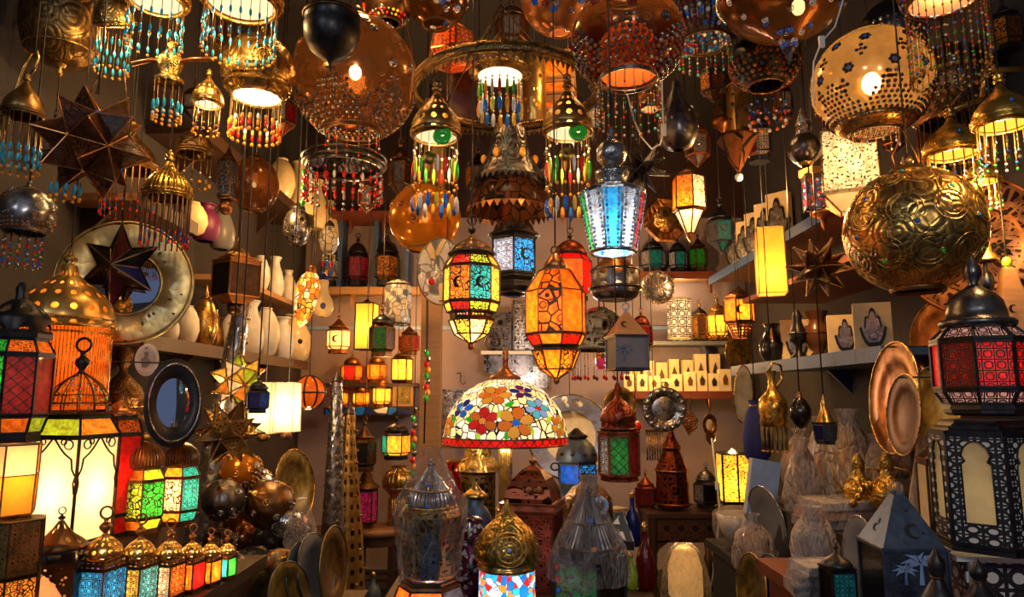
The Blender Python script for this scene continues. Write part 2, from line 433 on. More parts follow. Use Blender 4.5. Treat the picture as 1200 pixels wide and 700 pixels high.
def strands(t, R, z, n, L, kinds, cm='m:darkbrass', rs=.45, parent=None, name='bead_strand', arc=None, jitter=0, sq=1, c=(0, 0)):
    protos = []
    for k in kinds:
        mats = [cm]; mb = MB().tube([(0, 0, 0), (0, 0, -L)], rs, 4)
        for f, m, a, b in k:
            if m not in mats: mats.append(m)
            mb.m = mats.index(m); mb.ball((0, 0, -L * f), a, b, 6, 4)
        protos.append([mb, mats, None])
    for i in range(n):
        q = protos[i % len(protos)]
        a = 2 * PI * (i + .5) / n if arc is None else R_(arc[0] + (arc[1] - arc[0]) * i / max(1, n - 1))
        if q[2] is None: q[2] = o = t.part(q[0], name, q[1], parent)
        else:
            o = q[2].copy(); COL.objects.link(o)
        o.location = ((c[0] + R * math.cos(a)) * t.k, (c[1] + R * math.sin(a) * sq) * t.k, z * t.kz)
        if jitter: o.scale = (1, 1, 1 - jitter * random.random())
def beadlamp(t, R, hd, metal, L=0, n=0, kinds=(), openR=None, lit=2, watt=3, prof=ONION, tilt=0, cm='m:darkbrass', top=True, cord=True, collar=True, glow='cream', rs=.45, sR=None):
    """bell-shaped hanging lamp: dome, moulded rim, lit opening and a ring of hanging strands; anchor at the middle of the opening"""
    openR = openR or R * .86
    mx = TR(0, 0, 0) @ RX(tilt)
    t.part(MB().lathe(sc(prof, R, hd, 1), 28).xf(mx), 'dome', metal)
    base = 'm:' + metal.split(':')[1]
    mb = MB()
    for r_, z, w in ((R * 1.02, 1, R * .05), (R * 1.05, R * .16, R * .035), (openR, -R * .06, R * .05)): mb.torus((0, 0, z), r_, w, 28, 6)
    mb.lathe([(openR, -R * .06), (R, 1)], 28)
    t.part(mb.xf(mx), 'rim', base)
    if top:
        t.part(MB().lathe(sc([(.16, 0), (.22, .2), (.1, .35), (.18, .5), (.16, .7), (.06, .8), (.05, 1)], R, R * .5, hd * .93), 12).xf(mx), 'finial', base)
    if lit > 0:
        t.part(MB().lathe([(openR * .96, R * .02), (openR * .6, R * .1), (.01, R * .14)], 24).xf(mx), 'glow_disc', 'e:%s:%g' % (glow, lit * .24))  # emissive disc added in place of the bulb and lit inside
        t.light(-R * .35, watt * 1.7, r=R * .2)
        if metal[0] == 'x':
            t.part(MB().ball((0, 0, hd * .3), R * .22, R * .3).xf(mx), 'bulb', 'e:yellow:14')
            t.light(hd * .45, watt * .5, r=R * .1)
    if n: strands(t, sR or openR * 1.02, -R * .06, n, L, kinds, cm, rs)
    if cord: t.cord(hd + R * .3)
def studs_at(mb, R, th, ph, r, c=(0, 0, 0), zs=1):
    x, y, z = R * math.sin(ph) * math.cos(th), R * math.sin(ph) * math.sin(th), -R * math.cos(ph) * zs
    mb.ball((c[0] + x, c[1] + y, c[2] + z), r, r, 7, 4)
def globe(t, R, mat, op, rows=0, stud=2, stud_mats=('m:darksilver',), scatter=0, tri=0, lit=0, watt=4, neck='m:bronze', zs=1, collar=True, topr=.14, bulb_z=.0, cord=True, bulbr=.13, gem=1.0, low=0):
    """hanging globe lamp, anchor at its centre, opening of radius op at the bottom"""
    a0 = math.asin(min(.99, op / R)); a1 = PI - math.asin(topr)
    prof = [(R * math.sin(a), -R * zs * math.cos(a)) for a in [a0 + (a1 - a0) * i / 22 for i in range(23)]]
    shell = MB().lathe(prof, 36); smats = [mat]
    zb = -R * zs * math.cos(a0)
    mb = MB().torus((0, 0, zb), op, R * .025, 30, 6)
    if collar: mb.lathe([(op, zb), (op * 1.03, zb - R * .05), (op * .97, zb - R * .05), (op * .97, zb + 1)], 30)
    t.part(mb, 'rim', neck)
    zt = R * zs * math.cos(math.asin(topr))
    t.part(MB().lathe(sc([(topr * 1.5, -.04), (topr * 1.2, .05), (.06, .1), (.09, .16), (.07, .24), (.02, .28)], R, R, zt), 16), 'neck_cap', neck)
    if rows or scatter or tri:
        sm = MB(); nm = len(stud_mats)
        for rw in range(rows + tri):
            ph = a0 + (rw + 1) * (stud * 2.3 / R)
            nn = max(6, int(2 * PI * R * math.sin(ph) / (stud * 2.5)))
            for i in range(nn):
                th = 2 * PI * (i + .5 * (rw % 2)) / nn
                if rw >= rows:
                    g = abs(((th / (2 * PI) * 6 + .15) % 1) - .5) * 2
                    if g > 1 - (rw - rows + 1) / (tri + 1): continue
                sm.m = random.randrange(nm); studs_at(sm, R, th, ph, stud * .9, zs=zs)
        for i in range(scatter):
            ph = R_(random.uniform(75, 150)) if not low else R_(random.uniform(40, 140)); th = random.uniform(0, 2 * PI)
            sm.m = random.randrange(nm)
            x, y, z = math.sin(ph) * math.cos(th), math.sin(ph) * math.sin(th), -math.cos(ph) * zs
            st = len(sm.v); q = stud * 1.6 * gem
            sm.torus((0, 0, 0), q, q * .3, 10, 4); sm.ball((0, 0, 0), q * .65, q * .5, 6, 4)
            sm.xf(TR(x * R, y * R, z * R) @ Vector((x, y, z)).to_track_quat('Z', 'Y').to_matrix().to_4x4(), st)
        shell.merge(sm, 1); smats += list(stud_mats)
    t.part(shell, 'globe_shell', smats)
    if lit:
        t.part(MB().ball((0, 0, R * bulb_z), R * bulbr, R * bulbr * 1.25, 12, 8), 'bulb', 'e:cream:%g' % lit)
        t.light(R * bulb_z, watt * 1.5, r=R * bulbr * 1.3)
    if cord: t.cord(R * zs + R * .2)
ICO = []
def ico():
    g = (1 + 5 ** .5) / 2
    V = [Vector(v).normalized() for v in ((-1, g, 0), (1, g, 0), (-1, -g, 0), (1, -g, 0), (0, -1, g), (0, 1, g), (0, -1, -g), (0, 1, -g), (g, 0, -1), (g, 0, 1), (-g, 0, -1), (-g, 0, 1))]
    F = [(0, 11, 5), (0, 5, 1), (0, 1, 7), (0, 7, 10), (0, 10, 11), (1, 5, 9), (5, 11, 4), (11, 10, 2), (10, 7, 6), (7, 1, 8), (3, 9, 4), (3, 4, 2), (3, 2, 6), (3, 6, 8), (3, 8, 9), (4, 9, 5), (2, 4, 11), (6, 2, 10), (8, 6, 7), (9, 8, 1)]
    return V, F
def starlamp(t, R, glass, frame='m:bronze', core=.52, bar=.8, rot=(10, 20, 12), lit=0, watt=3, gems=None, cord=True):
    """stellated glass star, anchor at its centre"""
    V, F = ico(); mx = RX(rot[0]) @ RY(rot[1]) @ RZ(rot[2])
    V = [mx @ (v * R * core) for v in V]; fr = MB(); gl = MB(); gm = MB(); glm = [glass] if isinstance(glass, str) else list(glass)
    for q, (a, b, c) in enumerate(F):
        ap = (V[a] + V[b] + V[c]).normalized() * R; gl.m = q % len(glm)
        for x, y in ((a, b), (b, c), (c, a)): gl.add([V[x], V[y], ap], [(0, 1, 2)], False, [[(0, 0), (1, 0), (.5, 1)]])
        for x in (a, b, c): fr.bar(V[x], ap, bar)
        for x, y in ((a, b), (b, c), (c, a)):
            if x < y: fr.bar(V[x], V[y], bar)
        fr.ball(ap, bar * 1.6, None, 6, 4)
    t.part(gl, 'star_points', glm); fm_ = [frame]
    if gems:
        for i, v in enumerate(V): gm.m = i % len(gems); gm.ball(v * 1.02, bar * 2.6, None, 6, 4)
        fr.merge(gm, 1); fm_ += list(gems)
    t.part(fr, 'frame', fm_)
    if lit:
        t.part(MB().ball((0, 0, 0), R * .14), 'bulb', 'e:cream:%g' % lit); t.light(0, watt, r=R * .15)
    if cord: t.cord(R * .9)
def plate(t, R, mat, rim=None, yaw=0, pitch=0, deep=.12, sqx=1, prof=None, mid=None, midr=.5, n=40):
    """round dish seen face on, anchor at its centre, turned by yaw and tipped by pitch"""
    mx = RZ(yaw) @ RX(90 + pitch) @ Matrix.Diagonal((sqx, 1, 1, 1))
    d = R * deep
    pr = prof or [(.01, -d), (R * .5, -d), (R * .62, -d * .55), (R * .7, -d * .2), (R * .97, 0), (R, -d * .1), (R * .97, -d * .3), (R * .66, -d * .75), (R * .5, -d * 1.25), (.01, -d * 1.25)]
    t.part(MB().lathe(pr, n).xf(mx), 'dish', mat)
    if rim: t.part(MB().torus((0, 0, 0), R * .985, R * .022, n, 6).xf(mx), 'rim', rim)
    if mid: t.part(MB().lathe([(R * midr, -d * .9), (R * midr * .96, -d * .8), (.01, -d * .8)], n).xf(mx), 'centre_disc', mid)
    return mx
def vase(t, pts, mat, n=24, name='body', rim=True):
    t.part(MB().lathe(pts, n), name, mat)
def small_lantern(t, w, h, pane, metal='m:iron', n=6, lit=0, watt=0, hang=False, top=DOME, drop=False, rot=None, col=(1, .5, .15), cord=True, bar=.8, upper=None, dm=None):
    """compact Moroccan lantern: foot or drop, glazed band with tapered bands, dome, finial; anchor at its lowest point"""
    r = w / 2; pal = [pane] if isinstance(pane, str) else list(pane)
    z = 0
    if drop:
        dz = h * .2
        lan(t, [(dz * .15, r * .12), 'p0', (dz, r * .8), 'm', (dz + h * .02, r * .95), 'p0', (h * .56, r), 'p1' if upper else 'm', (h * .64, r * .72)], [pal, upper], n, rot, metal, bar, split=False)
        t.part(MB().ball((0, 0, dz * .12), r * .12, dz * .16), 'drop_knob', metal)
    else:
        lan(t, [(0, r * .8), 'm', (h * .05, r * .8), 'm', (h * .08, r * .72), 'p0', (h * .15, r), 'p0', (h * .54, r), 'p1' if upper else 'm', (h * .63, r * .74)], [pal, upper], n, rot, metal, bar, split=False)
        t.part(MB().lathe([(.01, -.2), (r * .78, -.2), (r * .78, h * .03), (.01, h * .03)], n, rot=R_(180 / n if rot is None else rot), smooth=False), 'base', metal)
    rings(t, [(r * .78, h * .64, r * .07)], metal, 'collar', 20)
    dome(t, h * .64, r * .74, h * .22, dm or metal, top, 20)
    finial(t, h * .84, h * .13, metal, True, h * .032 + .4)
    if lit: t.light(h * .35, watt or 2, col, r=r * .25)
    if hang and cord: t.cord(h * .99)
def structure(name, mb, mat):
    o = link_mesh(name, mb, mat); o['kind'] = 'structure'; return o
# what a standing thing rests on: 'height of the support' or 'height+pixels from its anchor down to its lowest point'
DEPTH.update({
 'brown cloth bundle in film between the grey tray and bottom trays': '.66', 'grey cloth bundle in film left of the packet stack': '.66', 'dark blue bottle with brass neck right of the carved box': '.9', 'tall dark red bottle before the carved table': '.9', 'small lime green bottle low in the middle': '.9',
 'tall square lantern with big glowing white panes and black scrolled arches': '.97+6', 'square red glass lantern half hidden behind the white lit lantern': '.97', 'brown domed lantern with lime green and red filigree panes': '.97', 'brown domed lantern with teal and cream patterned panes': '.97',
 'black lantern with pierced pointed cap and peach keyhole panes': '.85', 'brown carved filigree lantern under the parchment panel lamp': '.85',
 'tall leaning silver cone lamp with copper studs at the left bench': '.6', 'tall slim silver cone lamp beside the wooden stool': '0', 'stout pierced brass cone lamp glowing beside the slim silver cone': '0',
 'large brass dish leaning above the left pile': 4.25, 'tall black lantern with arched cream panes and white lattice at right': 1.753, 'black eight-sided lantern with red lattice panes on the tall black one': 1.753, 'olive metal tray standing on edge before the stool': '.6+46', 'outer grey tray of the leaning pair': '.6+46', 'inner dark grey tray of the leaning pair': '.6+44', 'yellow brass tray at the bottom between pile and grey trays': '.6+40', 'small yellow brass tray below the studded balls': '.6+36',
 'dark silver studded ball at the bottom of the pile': '.6+30', 'large amber studded ball at the front of the left pile': '.6+36', 'dark studded ball beside the large amber one': '.6+44', 'crinkled clear plastic bag over the left pile': '.6+60',
 'round dark wooden stool in the aisle': '0', 'pink glass lantern standing on the stool': 5.03, 'brass bellied pot with grey band on the stool beside the pink lantern': 5.13,
 'low lantern with orange and slate panes under the wrapped dome lantern': '.9', 'plastic-wrapped silver dome lantern with blue gems in front': 1.69, 'golden onion-domed lamp with medallion on red white and blue mosaic': '.9', 'deep red square metal lantern with carved copper cap behind golden dome': '.9',
 'dark purple sequin-covered cylinder lamp behind the golden dome': '.9', 'blue-grey onion lantern with hat-shaped brass lid near sequin lamp': '.9', 'brass drum lantern with flared lid under the flowered lampshade': '.9', 'table lamp with domed flowered stained-glass shade and red border': '.9', 'blue-grey round-topped lantern with drilled holes beside the flowered shade': '.9',
 'plastic-wrapped dark lantern with green pane and red gems': '.9', 'brown bronze urn with blue ring boss behind the wrapped dark lantern': '.9', 'sloping carved wooden box with triangle lattice in the middle': '.9',
 'dark carved wooden side table with lattice apron at the back': '0', 'dark red conical lantern with orange glints on the carved table': 5.0, 'silver and dark domed lantern beside the lit panel lamp': 4.95, 'small dark pointed lantern left of the carved table': 5.1, 'bright yellow two-panel lamp with black frame on the carved table': 5.2, 'glowing plastic-wrapped lamp on the floor under the carved table': '0',
 'slate blue square lantern with white palm and pierced pyramid top': '.85', 'white marble slab on dark lattice box under the tall black lantern': '.85', 'plastic-wrapped oval plate standing left of the palm lantern': '.85+50', 'small black lantern with teal mosaic panes by the oval plate': '.85',
 'large plastic-wrapped grey tray standing by the carved table': '.66+46', 'olive brass tray on edge beside the stack of wrapped packets': '.66+44', 'brass tray with dark side at the bottom left of the wrapped goods': '.52+40', 'dark grey tray next to the bottom brass tray': '.52+44', 'pale plastic-wrapped bowl at the end of the carved table': '.66', 'pale blue flat box leaning among the wrapped goods': '.66',
})
for l_ in ('blue panes, nearest', 'amber and pale blue panes', 'cream and orange panes', 'orange and red panes', 'red and amber panes', 'teal and green panes, farthest'): DEPTH['small pierced-dome lantern in the counter row, ' + l_] = '.85+3'
# hanging depths eased apart so that no lamps touch
NUDGE.update({
 'silver ball pendant with beaded neck left of the white lit lamp': 1.03,
 'small bright brass lamp with turquoise beads beside the embossed bowl': 0.97,
 'lit lamp cut by the top edge with two turquoise bead rows': 0.88,
 'widest lit lamp at the top edge fringed with turquoise beads': 0.84,
 'brass round lamp with carved medallion and amber bead tassels': 0.91,
 'bright brass bell lamp at the right edge above the copper dish': 0.88,
 'small grey box lantern with silver palm and wooden pyramid top': 0.94,
 'wide orange wooden box lantern between chandelier and red-studded globe': 0.97,
 'great embossed brass ball lamp with green and blue jewels': 0.97,
 'pierced bronze cap lamp under the jewelled blue lantern': 1.06,
 'long glowing crystal mosaic drop lamp above the white pots': 1.03,
 'amber domed lamp with long brown fringe tipped red and blue': 1.1,
 'large brass dome lamp with netted crown and glowing fringe cylinder': 1.03,
 'huge amber glass globe with studded skirt and dark spots': 1.1,
 'golden amber glass globe with flower bosses left of the chandelier': 1.1,
 'silver globe lamp with glowing orange mouth and rows of red studs': 0.84,
 'gold globe lamp with dark flower jewels and studded points': 1.03,
 'brass globe lamp at the top with long curtain of coloured beads': 0.8,
 'dark globe with steel ball studs behind the bead curtain': 0.97,
 'dark studded globe at the top between two big globes': 0.97,
 'dark spotted glass globe at the top left of the chandelier': 0.97,
 'trumpet-shaped brass bell hanging in front of the copper dish': 1.1,
 'jewelled silver lantern with bright blue and red tapered panes': 0.8,
 'dark square lantern with copper edges and brass dome beside the mirror plate': 0.97,
 'dark green onion-topped lantern before the bright rectangular lantern': 0.97,
 'brown pointed lantern hanging below the cloth-edged shelf': 0.97,
 'multicoloured eight-sided lantern with crescents and yellow edges': 0.97,
 'black lantern with silver lattice, blue crescent and red panes': 1.14,
 'large glowing orange eight-sided glass lantern with amber bowl': 0.94,
 'orange glowing lantern with crescent and latticed bowl near right shelf': 0.94,
 'blue-black small lantern with brass spire under the blue shelf': 0.97,
 'black lantern behind the bead strings of the red-studded globe': 0.97,
 'black lantern high at the right edge above the bell lamp': 0.91,
 'black lantern behind the onion lamp at the left wall': 0.94,
 'large brownish glass star lamp with jewelled points at left': 0.91,
 'blue and red mosaic box lantern at the near end of upper shelf': 1.093,
 'string of green and amber glass drops hanging by the pillar': 0.97,
 'round engraved brass fan dish below the orange glowing lantern': 1.03,
 'black framed oval mirror with beaded rim by the left wall': 0.854,
 'mirror mosaic plate with red gem half behind the coloured lantern': 0.88,
 'small white oval plaque with a dark figure by the left wall': 0.941,
 'large copper tray hung edge-on under the blue shelf': 0.9,
 'smaller dark copper tray in front of the large one': 0.84,
 'dark bronze tiered dome lamp below the round mirror plate': 1.1,
 'shiny gold tray on edge beside the black red-paned lantern': 1.06,
 'copper tray peeking out below the embossed brass ball': 1.1,
 'cream wooden pyramid lantern with cut-out scrolls at the right edge': 0.94,
})
# ------------------------------------------------------------------ setting
XL, XR, YB, YF = -1.8, 2.02, 5.85, .45
def wbox(x0, x1, y0, y1, z0, z1): return MB().box(((x0 + x1) / 2, (y0 + y1) / 2, (z0 + z1) / 2), (x1 - x0, y1 - y0, z1 - z0))
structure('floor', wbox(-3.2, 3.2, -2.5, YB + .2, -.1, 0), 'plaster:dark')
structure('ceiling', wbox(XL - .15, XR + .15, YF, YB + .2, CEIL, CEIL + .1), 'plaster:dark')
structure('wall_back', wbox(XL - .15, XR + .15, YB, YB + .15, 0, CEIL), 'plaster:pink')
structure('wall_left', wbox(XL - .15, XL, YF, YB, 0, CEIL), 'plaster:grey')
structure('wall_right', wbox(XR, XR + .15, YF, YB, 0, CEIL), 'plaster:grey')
o = structure('trim_6', wbox(XL, XR, YB - .05, YB, 2.96, CEIL), 'wood:dark')  # dark board added to stand for the unlit upper wall
structure('trim_1', wbox(XL, XR, YB - .03, YB, 2.0 - .03, 2.0), 'd:ltblue')
pp = at(503, 560, 5.2)
structure('pillar', wbox(pp.x - .075, pp.x + .075, 5.14, 5.28, 0, CEIL), 'wood:light')
def solid(name, label, cat, x0, x1, y0, y1, z0, z1, mat, group=None, trim=None, brackets=0):
    o = bpy.data.objects.new(name, None); COL.objects.link(o); o.location = ((x0 + x1) / 2, (y0 + y1) / 2, z0)
    o['label'] = label; o['category'] = cat
    if group: o['group'] = group
    link_mesh('board', MB().box((0, 0, (z1 - z0) / 2), (x1 - x0, y1 - y0, z1 - z0)), mat, o)
    if trim:
        along = (x1 - x0) > (y1 - y0)
        if along: m = MB().box((0, -(y1 - y0) / 2 - .008, (z1 - z0) / 2 - .012), (x1 - x0, .014, z1 - z0 + .03))
        else:
            sx = 1 if (x0 + x1) < 0 else -1
            m = MB().box((sx * ((x1 - x0) / 2 + .008), 0, (z1 - z0) / 2 - .012), (.014, y1 - y0, z1 - z0 + .03))
        link_mesh('edge_trim', m, trim, o)
    if brackets:
        for q in range(brackets):
            f = (q + .5) / brackets
            along = (x1 - x0) > (y1 - y0)
            if along: m = MB().extrude([(0, 0), (.12, 0), (0, -.12)], .02, (0, 0, 0), PI / 2).xf(TR(-(x1 - x0) / 2 + f * (x1 - x0), -.02, 0))
            else:
                sx = 1 if (x0 + x1) < 0 else -1
                m = MB().extrude([(0, 0), (sx * .14, 0), (0, -.14)], .02).xf(TR(-sx * (x1 - x0) / 2, -(y1 - y0) / 2 + f * (y1 - y0), 0))
            link_mesh('bracket', m, trim or mat, o)
    return o
def back_shelf(label, xa, xb, y, Y0, mat, th=.03, trim=None, name='wall_shelf', br=0):
    a, c = at(xa, y, Y0), at(xb, y, Y0)
    return solid(name, label, 'shelf', a.x, c.x, Y0, YB - .001, a.z - th, a.z, mat, None, trim, br), a.z
# side shelves
solid('side_shelf', 'upper wooden shelf on the left wall holding tall cream vases', 'shelf', XL + .001, -1.5, 3.2, 5.0, 2.68, 2.71, 'wood:dark', None, 'wood:dark', 3)
solid('side_shelf', 'middle warm-lit wooden shelf on the left wall below the cream vases', 'shelf', XL + .001, -1.55, 3.7, 5.0, 2.04, 2.07, 'wood:light')
solid('side_shelf', 'lower dark shelf on the left wall carrying white round pots', 'shelf', XL + .001, -1.5, 2.75, 5.0, 1.62, 1.65, 'wood:mid', None, 'wood:dark', 4)
solid('side_shelf', 'upper right wall shelf holding a row of cream patterned blocks', 'shelf', 1.62, XR - .001, 3.3, 5.5, 2.33, 2.36, 'wood:mid', None, 'wood:blue', 3)
solid('side_shelf', 'blue painted shelf on the right wall under the hand blocks', 'shelf', 1.42, XR - .001, 2.6, 4.4, 1.56, 1.59, 'wood:blue', None, 'wood:blue', 3)
solid('side_shelf', 'red wooden shelf on the right wall under the dark spiky star', 'shelf', 1.5, XR - .001, 2.9, 4.4, 2.0, 2.03, 'wood:red', None, None, 0)
# counters the standing lamps rest on
def counter(label, x0, x1, y0, y1, z, mat='wood:dark'):
    o = bpy.data.objects.new('display_counter', None); COL.objects.link(o); o.location = ((x0 + x1) / 2, (y0 + y1) / 2, 0); o['label'] = label; o['category'] = 'counter'
    w, d = x1 - x0, y1 - y0
    link_mesh('top', MB().box((0, 0, z - .02), (w, d, .04)), mat, o)
    link_mesh('body', MB().box((0, 0, (z - .04) / 2), (w * .94, d * .96, z - .04)), mat, o)
    return o
counter('dark counter along the left wall carrying the row of lit lanterns', XL + .01, -.86, 1.5, 2.5, .85)
counter('narrow dark display stand under the golden dome lamp in the middle', -.32, .36, 1.45, 2.9, .9)
counter('dark counter beneath the palm lantern and the tall black lantern', .84, XR - .01, 1.4, 2.46, .85, 'wood:red')
counter('low bench heaped with studded globes along the left wall', XL + .01, -1.0, 2.55, 4.45, .6)
counter('small low plinth under the leaning grey trays', -.98, -.6, 2.52, 3.0, .6)
counter('low bench under the wrapped trays on the right', 1.02, XR - .01, 2.5, 3.75, .66, 'd:black:.7')
counter('very low plinth under the two bottom trays on the right', .76, 1.0, 2.5, 3.0, .52)
solid('display_step', 'dark step on the left counter carrying the white lit lantern', 'step', XL + .02, -1.17, 1.95, 2.5, .851, .97, 'wood:dark')
solid('display_step', 'wooden step on the right bench carrying the wrapped vases', 'step', 1.17, XR - .02, 2.52, 3.45, .661, .914, 'd:black:.7')
_, zA = back_shelf('warm-lit wooden shelf with three black lanterns on the back wall', 380, 492, 337, 5.55, 'wood:light', trim='wood:light', br=2)
_, zB = back_shelf('back wall shelf edged in red and blue cloth under orange lanterns', 380, 490, 478, 5.5, 'wood:dark', trim='mos:mosbox:0:9')
_, zC = back_shelf('narrow dark back shelf above the row of orange lanterns', 380, 488, 449, 5.6, 'wood:dark')
_, zD = back_shelf('red-brown top shelf above the blue compartments on the back wall', 385, 465, 247, 5.45, 'wood:red', br=2)
_, zE = back_shelf('yellow-lit shelf with small dark lanterns under the silver dishes', 725, 862, 319, 5.5, 'wood:light', trim='wood:red', br=3)
_, zF = back_shelf('grey back shelf between the lit lamps and the cream blocks', 725, 865, 400, 5.55, 'd:grey', br=2)
_, zG = back_shelf('red wooden back shelf carrying rows of cream blocks', 722, 862, 459, 5.45, 'wood:red', trim='wood:red', br=3)
# blue uprights of the compartments
for i, x in enumerate((398, 440, 476)):
    a, c = at(x, 337, 5.7), at(x, 249, 5.7)
    o = link_mesh('trim_%d' % (i + 2), wbox(a.x - .02, a.x + .02, 5.66, YB, a.z, c.z), 'wood:blue'); o['kind'] = 'structure'
# ------------------------------------------------------------------ camera, world, street light
cd = bpy.data.cameras.new('camera'); cam = bpy.data.objects.new('camera', cd); COL.objects.link(cam)
cam.location = CAM; cam.rotation_euler = (PI / 2 + PITCH, 0, 0); cd.sensor_width = 36; cd.lens = 36 * FOC / 1200; cd.clip_start = .05
SC.camera = cam
W = bpy.data.worlds.new('evening'); SC.world = W; W.use_nodes = True
W.node_tree.nodes['Background'].inputs[0].default_value = (.42, .5, .8, 1); W.node_tree.nodes['Background'].inputs[1].default_value = .22
def lamp(name, loc, w, col, r):
    d = bpy.data.lights.new(name, 'POINT'); d.energy = w; d.color = col; d.shadow_soft_size = r
    o = bpy.data.objects.new(name, d); COL.objects.link(o); o.location = loc
lamp('street_lamp', (.35, -1.3, 2.6), 75, (1, .88, .76), .12)
lamp('street_lamp', (-2.2, -2.2, 3.3), 90, (.75, .85, 1), .2)
lamp('fill_light', (-.6, 2.6, 3.2), 14, (1, .5, .16), .05)  # from here on: added fill lights with no bulb to be seen
lamp('fill_light', (.5, 2.9, 3.1), 16, (1, .5, .16), .05)
lamp('fill_light', (1.5, 2.1, 1.9), 8, (1, .5, .14), .05)
lamp('fill_light', (-1.2, 2.7, 1.35), 5, (1, .55, .2), .05)
# more unseen fill lights, added to brighten the back and sides
lamp('fill_light', (-1.0, 4.4, 2.4), 22, (1, .5, .16), .05)
lamp('fill_light', (.9, 4.6, 2.3), 30, (1, .52, .18), .05)
lamp('fill_light', (.1, 4.5, 1.6), 17, (1, .78, .62), .05)
lamp('fill_light', (1.15, 5.2, 1.72), 14, (1, .55, .16), .04)
lamp('fill_light', (-1.2, 3.3, 2.45), 18, (1, .5, .16), .04)
lamp('fill_light', (1.2, 3.0, 2.3), 28, (1, .5, .16), .04)
lamp('fill_light', (-.85, 5.3, 1.95), 16, (1, .5, .15), .04)
lamp('fill_light', (-.95, 5.2, 1.45), 5, (1, .5, .15), .04)
SC.view_settings.view_transform = 'Standard'; SC.view_settings.look = 'None'; SC.view_settings.gamma = 1; SC.view_settings.exposure = 0
try: SC.view_settings.use_curve_mapping = False
except Exception: pass
SC.cycles.use_denoising = True; SC.cycles.max_bounces = 8; SC.cycles.transparent_max_bounces = 24; SC.cycles.sample_clamp_indirect = 3; SC.cycles.caustics_reflective = False; SC.cycles.caustics_refractive = False
# ------------------------------------------------------------------ upper left: hanging lamps
TQ = bead_kinds((.45, ['bead:turq'], 1.7, 4.6), (.85, ['bead:turq'], 1.7, 4.6), (.98, ['bead:amber'], 1.8, 1.8))
TQ2 = bead_kinds((.62, ['bead:turq'], 2, 5), (.8, ['bead:turq'], 2, 5), (.97, ['bead:amber'], 1.9, 1.9))
REDT = bead_kinds((.78, ['bead:red', 'bead:blue', 'bead:rust'], 1.1, 3), (.88, ['bead:navy', 'bead:red'], 1.1, 3), (.98, ['bead:red', 'bead:brown'], 1.3, 1.6))
AMB = bead_kinds((.68, ['bead:amber', 'bead:clear', 'bead:orange'], 2.2, 4), (.82, ['bead:red', 'bead:amber'], 2, 4), (.97, ['bead:amber'], 2.4, 2.4))
MIX = bead_kinds((.3, ['bead:clear', 'bead:red'], 1.2, 1.2), (.5, ['bead:red', 'bead:blue', 'bead:amber'], 1.4, 2.6), (.7, ['bead:clear', 'bead:green', 'bead:red'], 1.4, 1.4), (.85, ['bead:blue', 'bead:red'], 1.3, 2.4), (.98, ['m:silver'], 1.8, 1.8))
DRK = bead_kinds((.7, ['bead:clear', 'bead:black'], 1.3, 1.3), (.97, ['bead:amber', 'm:brass'], 1.9, 1.9))

t = T('hanging_bowl_lamp', 'big dark brass bowl lamp embossed with leafy medallions', 'lamp', 70, 84, 2.3)
t.part(MB().lathe([(.5, 8), (14, 9), (30, 14), (40, 26), (45, 44), (46, 64), (44, 84), (47, 88), (47, 92), (43, 92), (42, 84)], 36), 'bowl', 'm:darkbrass:engrave:9')
t.part(MB().lathe([(.3, -6), (3, -3), (4, 0), (2, 3), (5, 6), (7, 10)], 14), 'finial', 'm:brass')
t.part(MB().torus((0, 0, 90), 46, 2.2, 36, 6).torus((0, 0, 22), 38, 1, 36, 5), 'rim', 'm:brass')
for a in (0, 120, 240): t.part(MB().tube([(45 * math.cos(R_(a)), 45 * math.sin(R_(a)), 90), (0, 0, 180)], .8, 5), 'chain', 'm:darkbrass')
t = T('hanging_bell_lamp', 'small bright brass lamp with turquoise beads beside the embossed bowl', 'lamp', 135, 30, 2.2)
beadlamp(t, 22, 34, 'm:brass:engrave:8', 54, 14, TQ, 17, 7, 2.5, DOME, 26)
t = T('hanging_bell_lamp', 'lit lamp cut by the top edge with two turquoise bead rows', 'lamp', 184, 2, 2.3)
beadlamp(t, 34, 46, 'm:brass:engrave:8', 50, 18, TQ, 29, 6, 2.5)
t = T('hanging_bell_lamp', 'widest lit lamp at the top edge fringed with turquoise beads', 'lamp', 283, 4, 2.45)
beadlamp(t, 44, 56, 'm:brass:engrave:8', 56, 24, TQ, 39, 6, 3)
t = T('hanging_bell_lamp', 'brass round lamp with carved medallion and amber bead tassels', 'lamp', 301, 114, 2.55)
t.part(MB().lathe([(29, 0), (32, 5), (36, 10), (41, 22), (42, 34), (38, 50), (28, 62), (14, 70), (6, 76), (3, 84)], 32), 'dome', 'm:brass:engrave:7')
t.part(MB().torus((0, 0, 0), 28, 2, 30, 6).torus((0, 0, 10), 36, 2, 30, 6).torus((0, 0, 15), 38, 1.2, 30, 6), 'rim', 'm:brass:rib:40')
t.part(MB().lathe([(27, 1), (.01, 4)], 24), 'glow_disc', 'e:cream:6'); t.light(-10, 3)
strands(t, 28, 0, 20, 48, AMB); t.cord(84)
t.part(MB().torus((0, 0, 0), 13, 1.6, 18, 5, 'y').torus((0, 0, 0), 8, 1.4, 14, 5, 'y').ball((0, 0, 0), 4).xf(TR(20, -36, 32) @ RZ(28)), 'medallion', 'm:gold:engrave:5')
t = T('hanging_globe_lamp', 'huge amber glass globe with studded skirt and dark spots', 'lamp', 416, 92, 2.35, uni=True)
globe(t, 72, 't:rust:.2:.85', 32, 5, 2.6, ('m:darksilver', 'm:silver', 'm:copper'), 26, 5, lit=60, watt=7, neck='m:bronze', topr=.2, zs=1.02, bulb_z=.1, bulbr=.1)
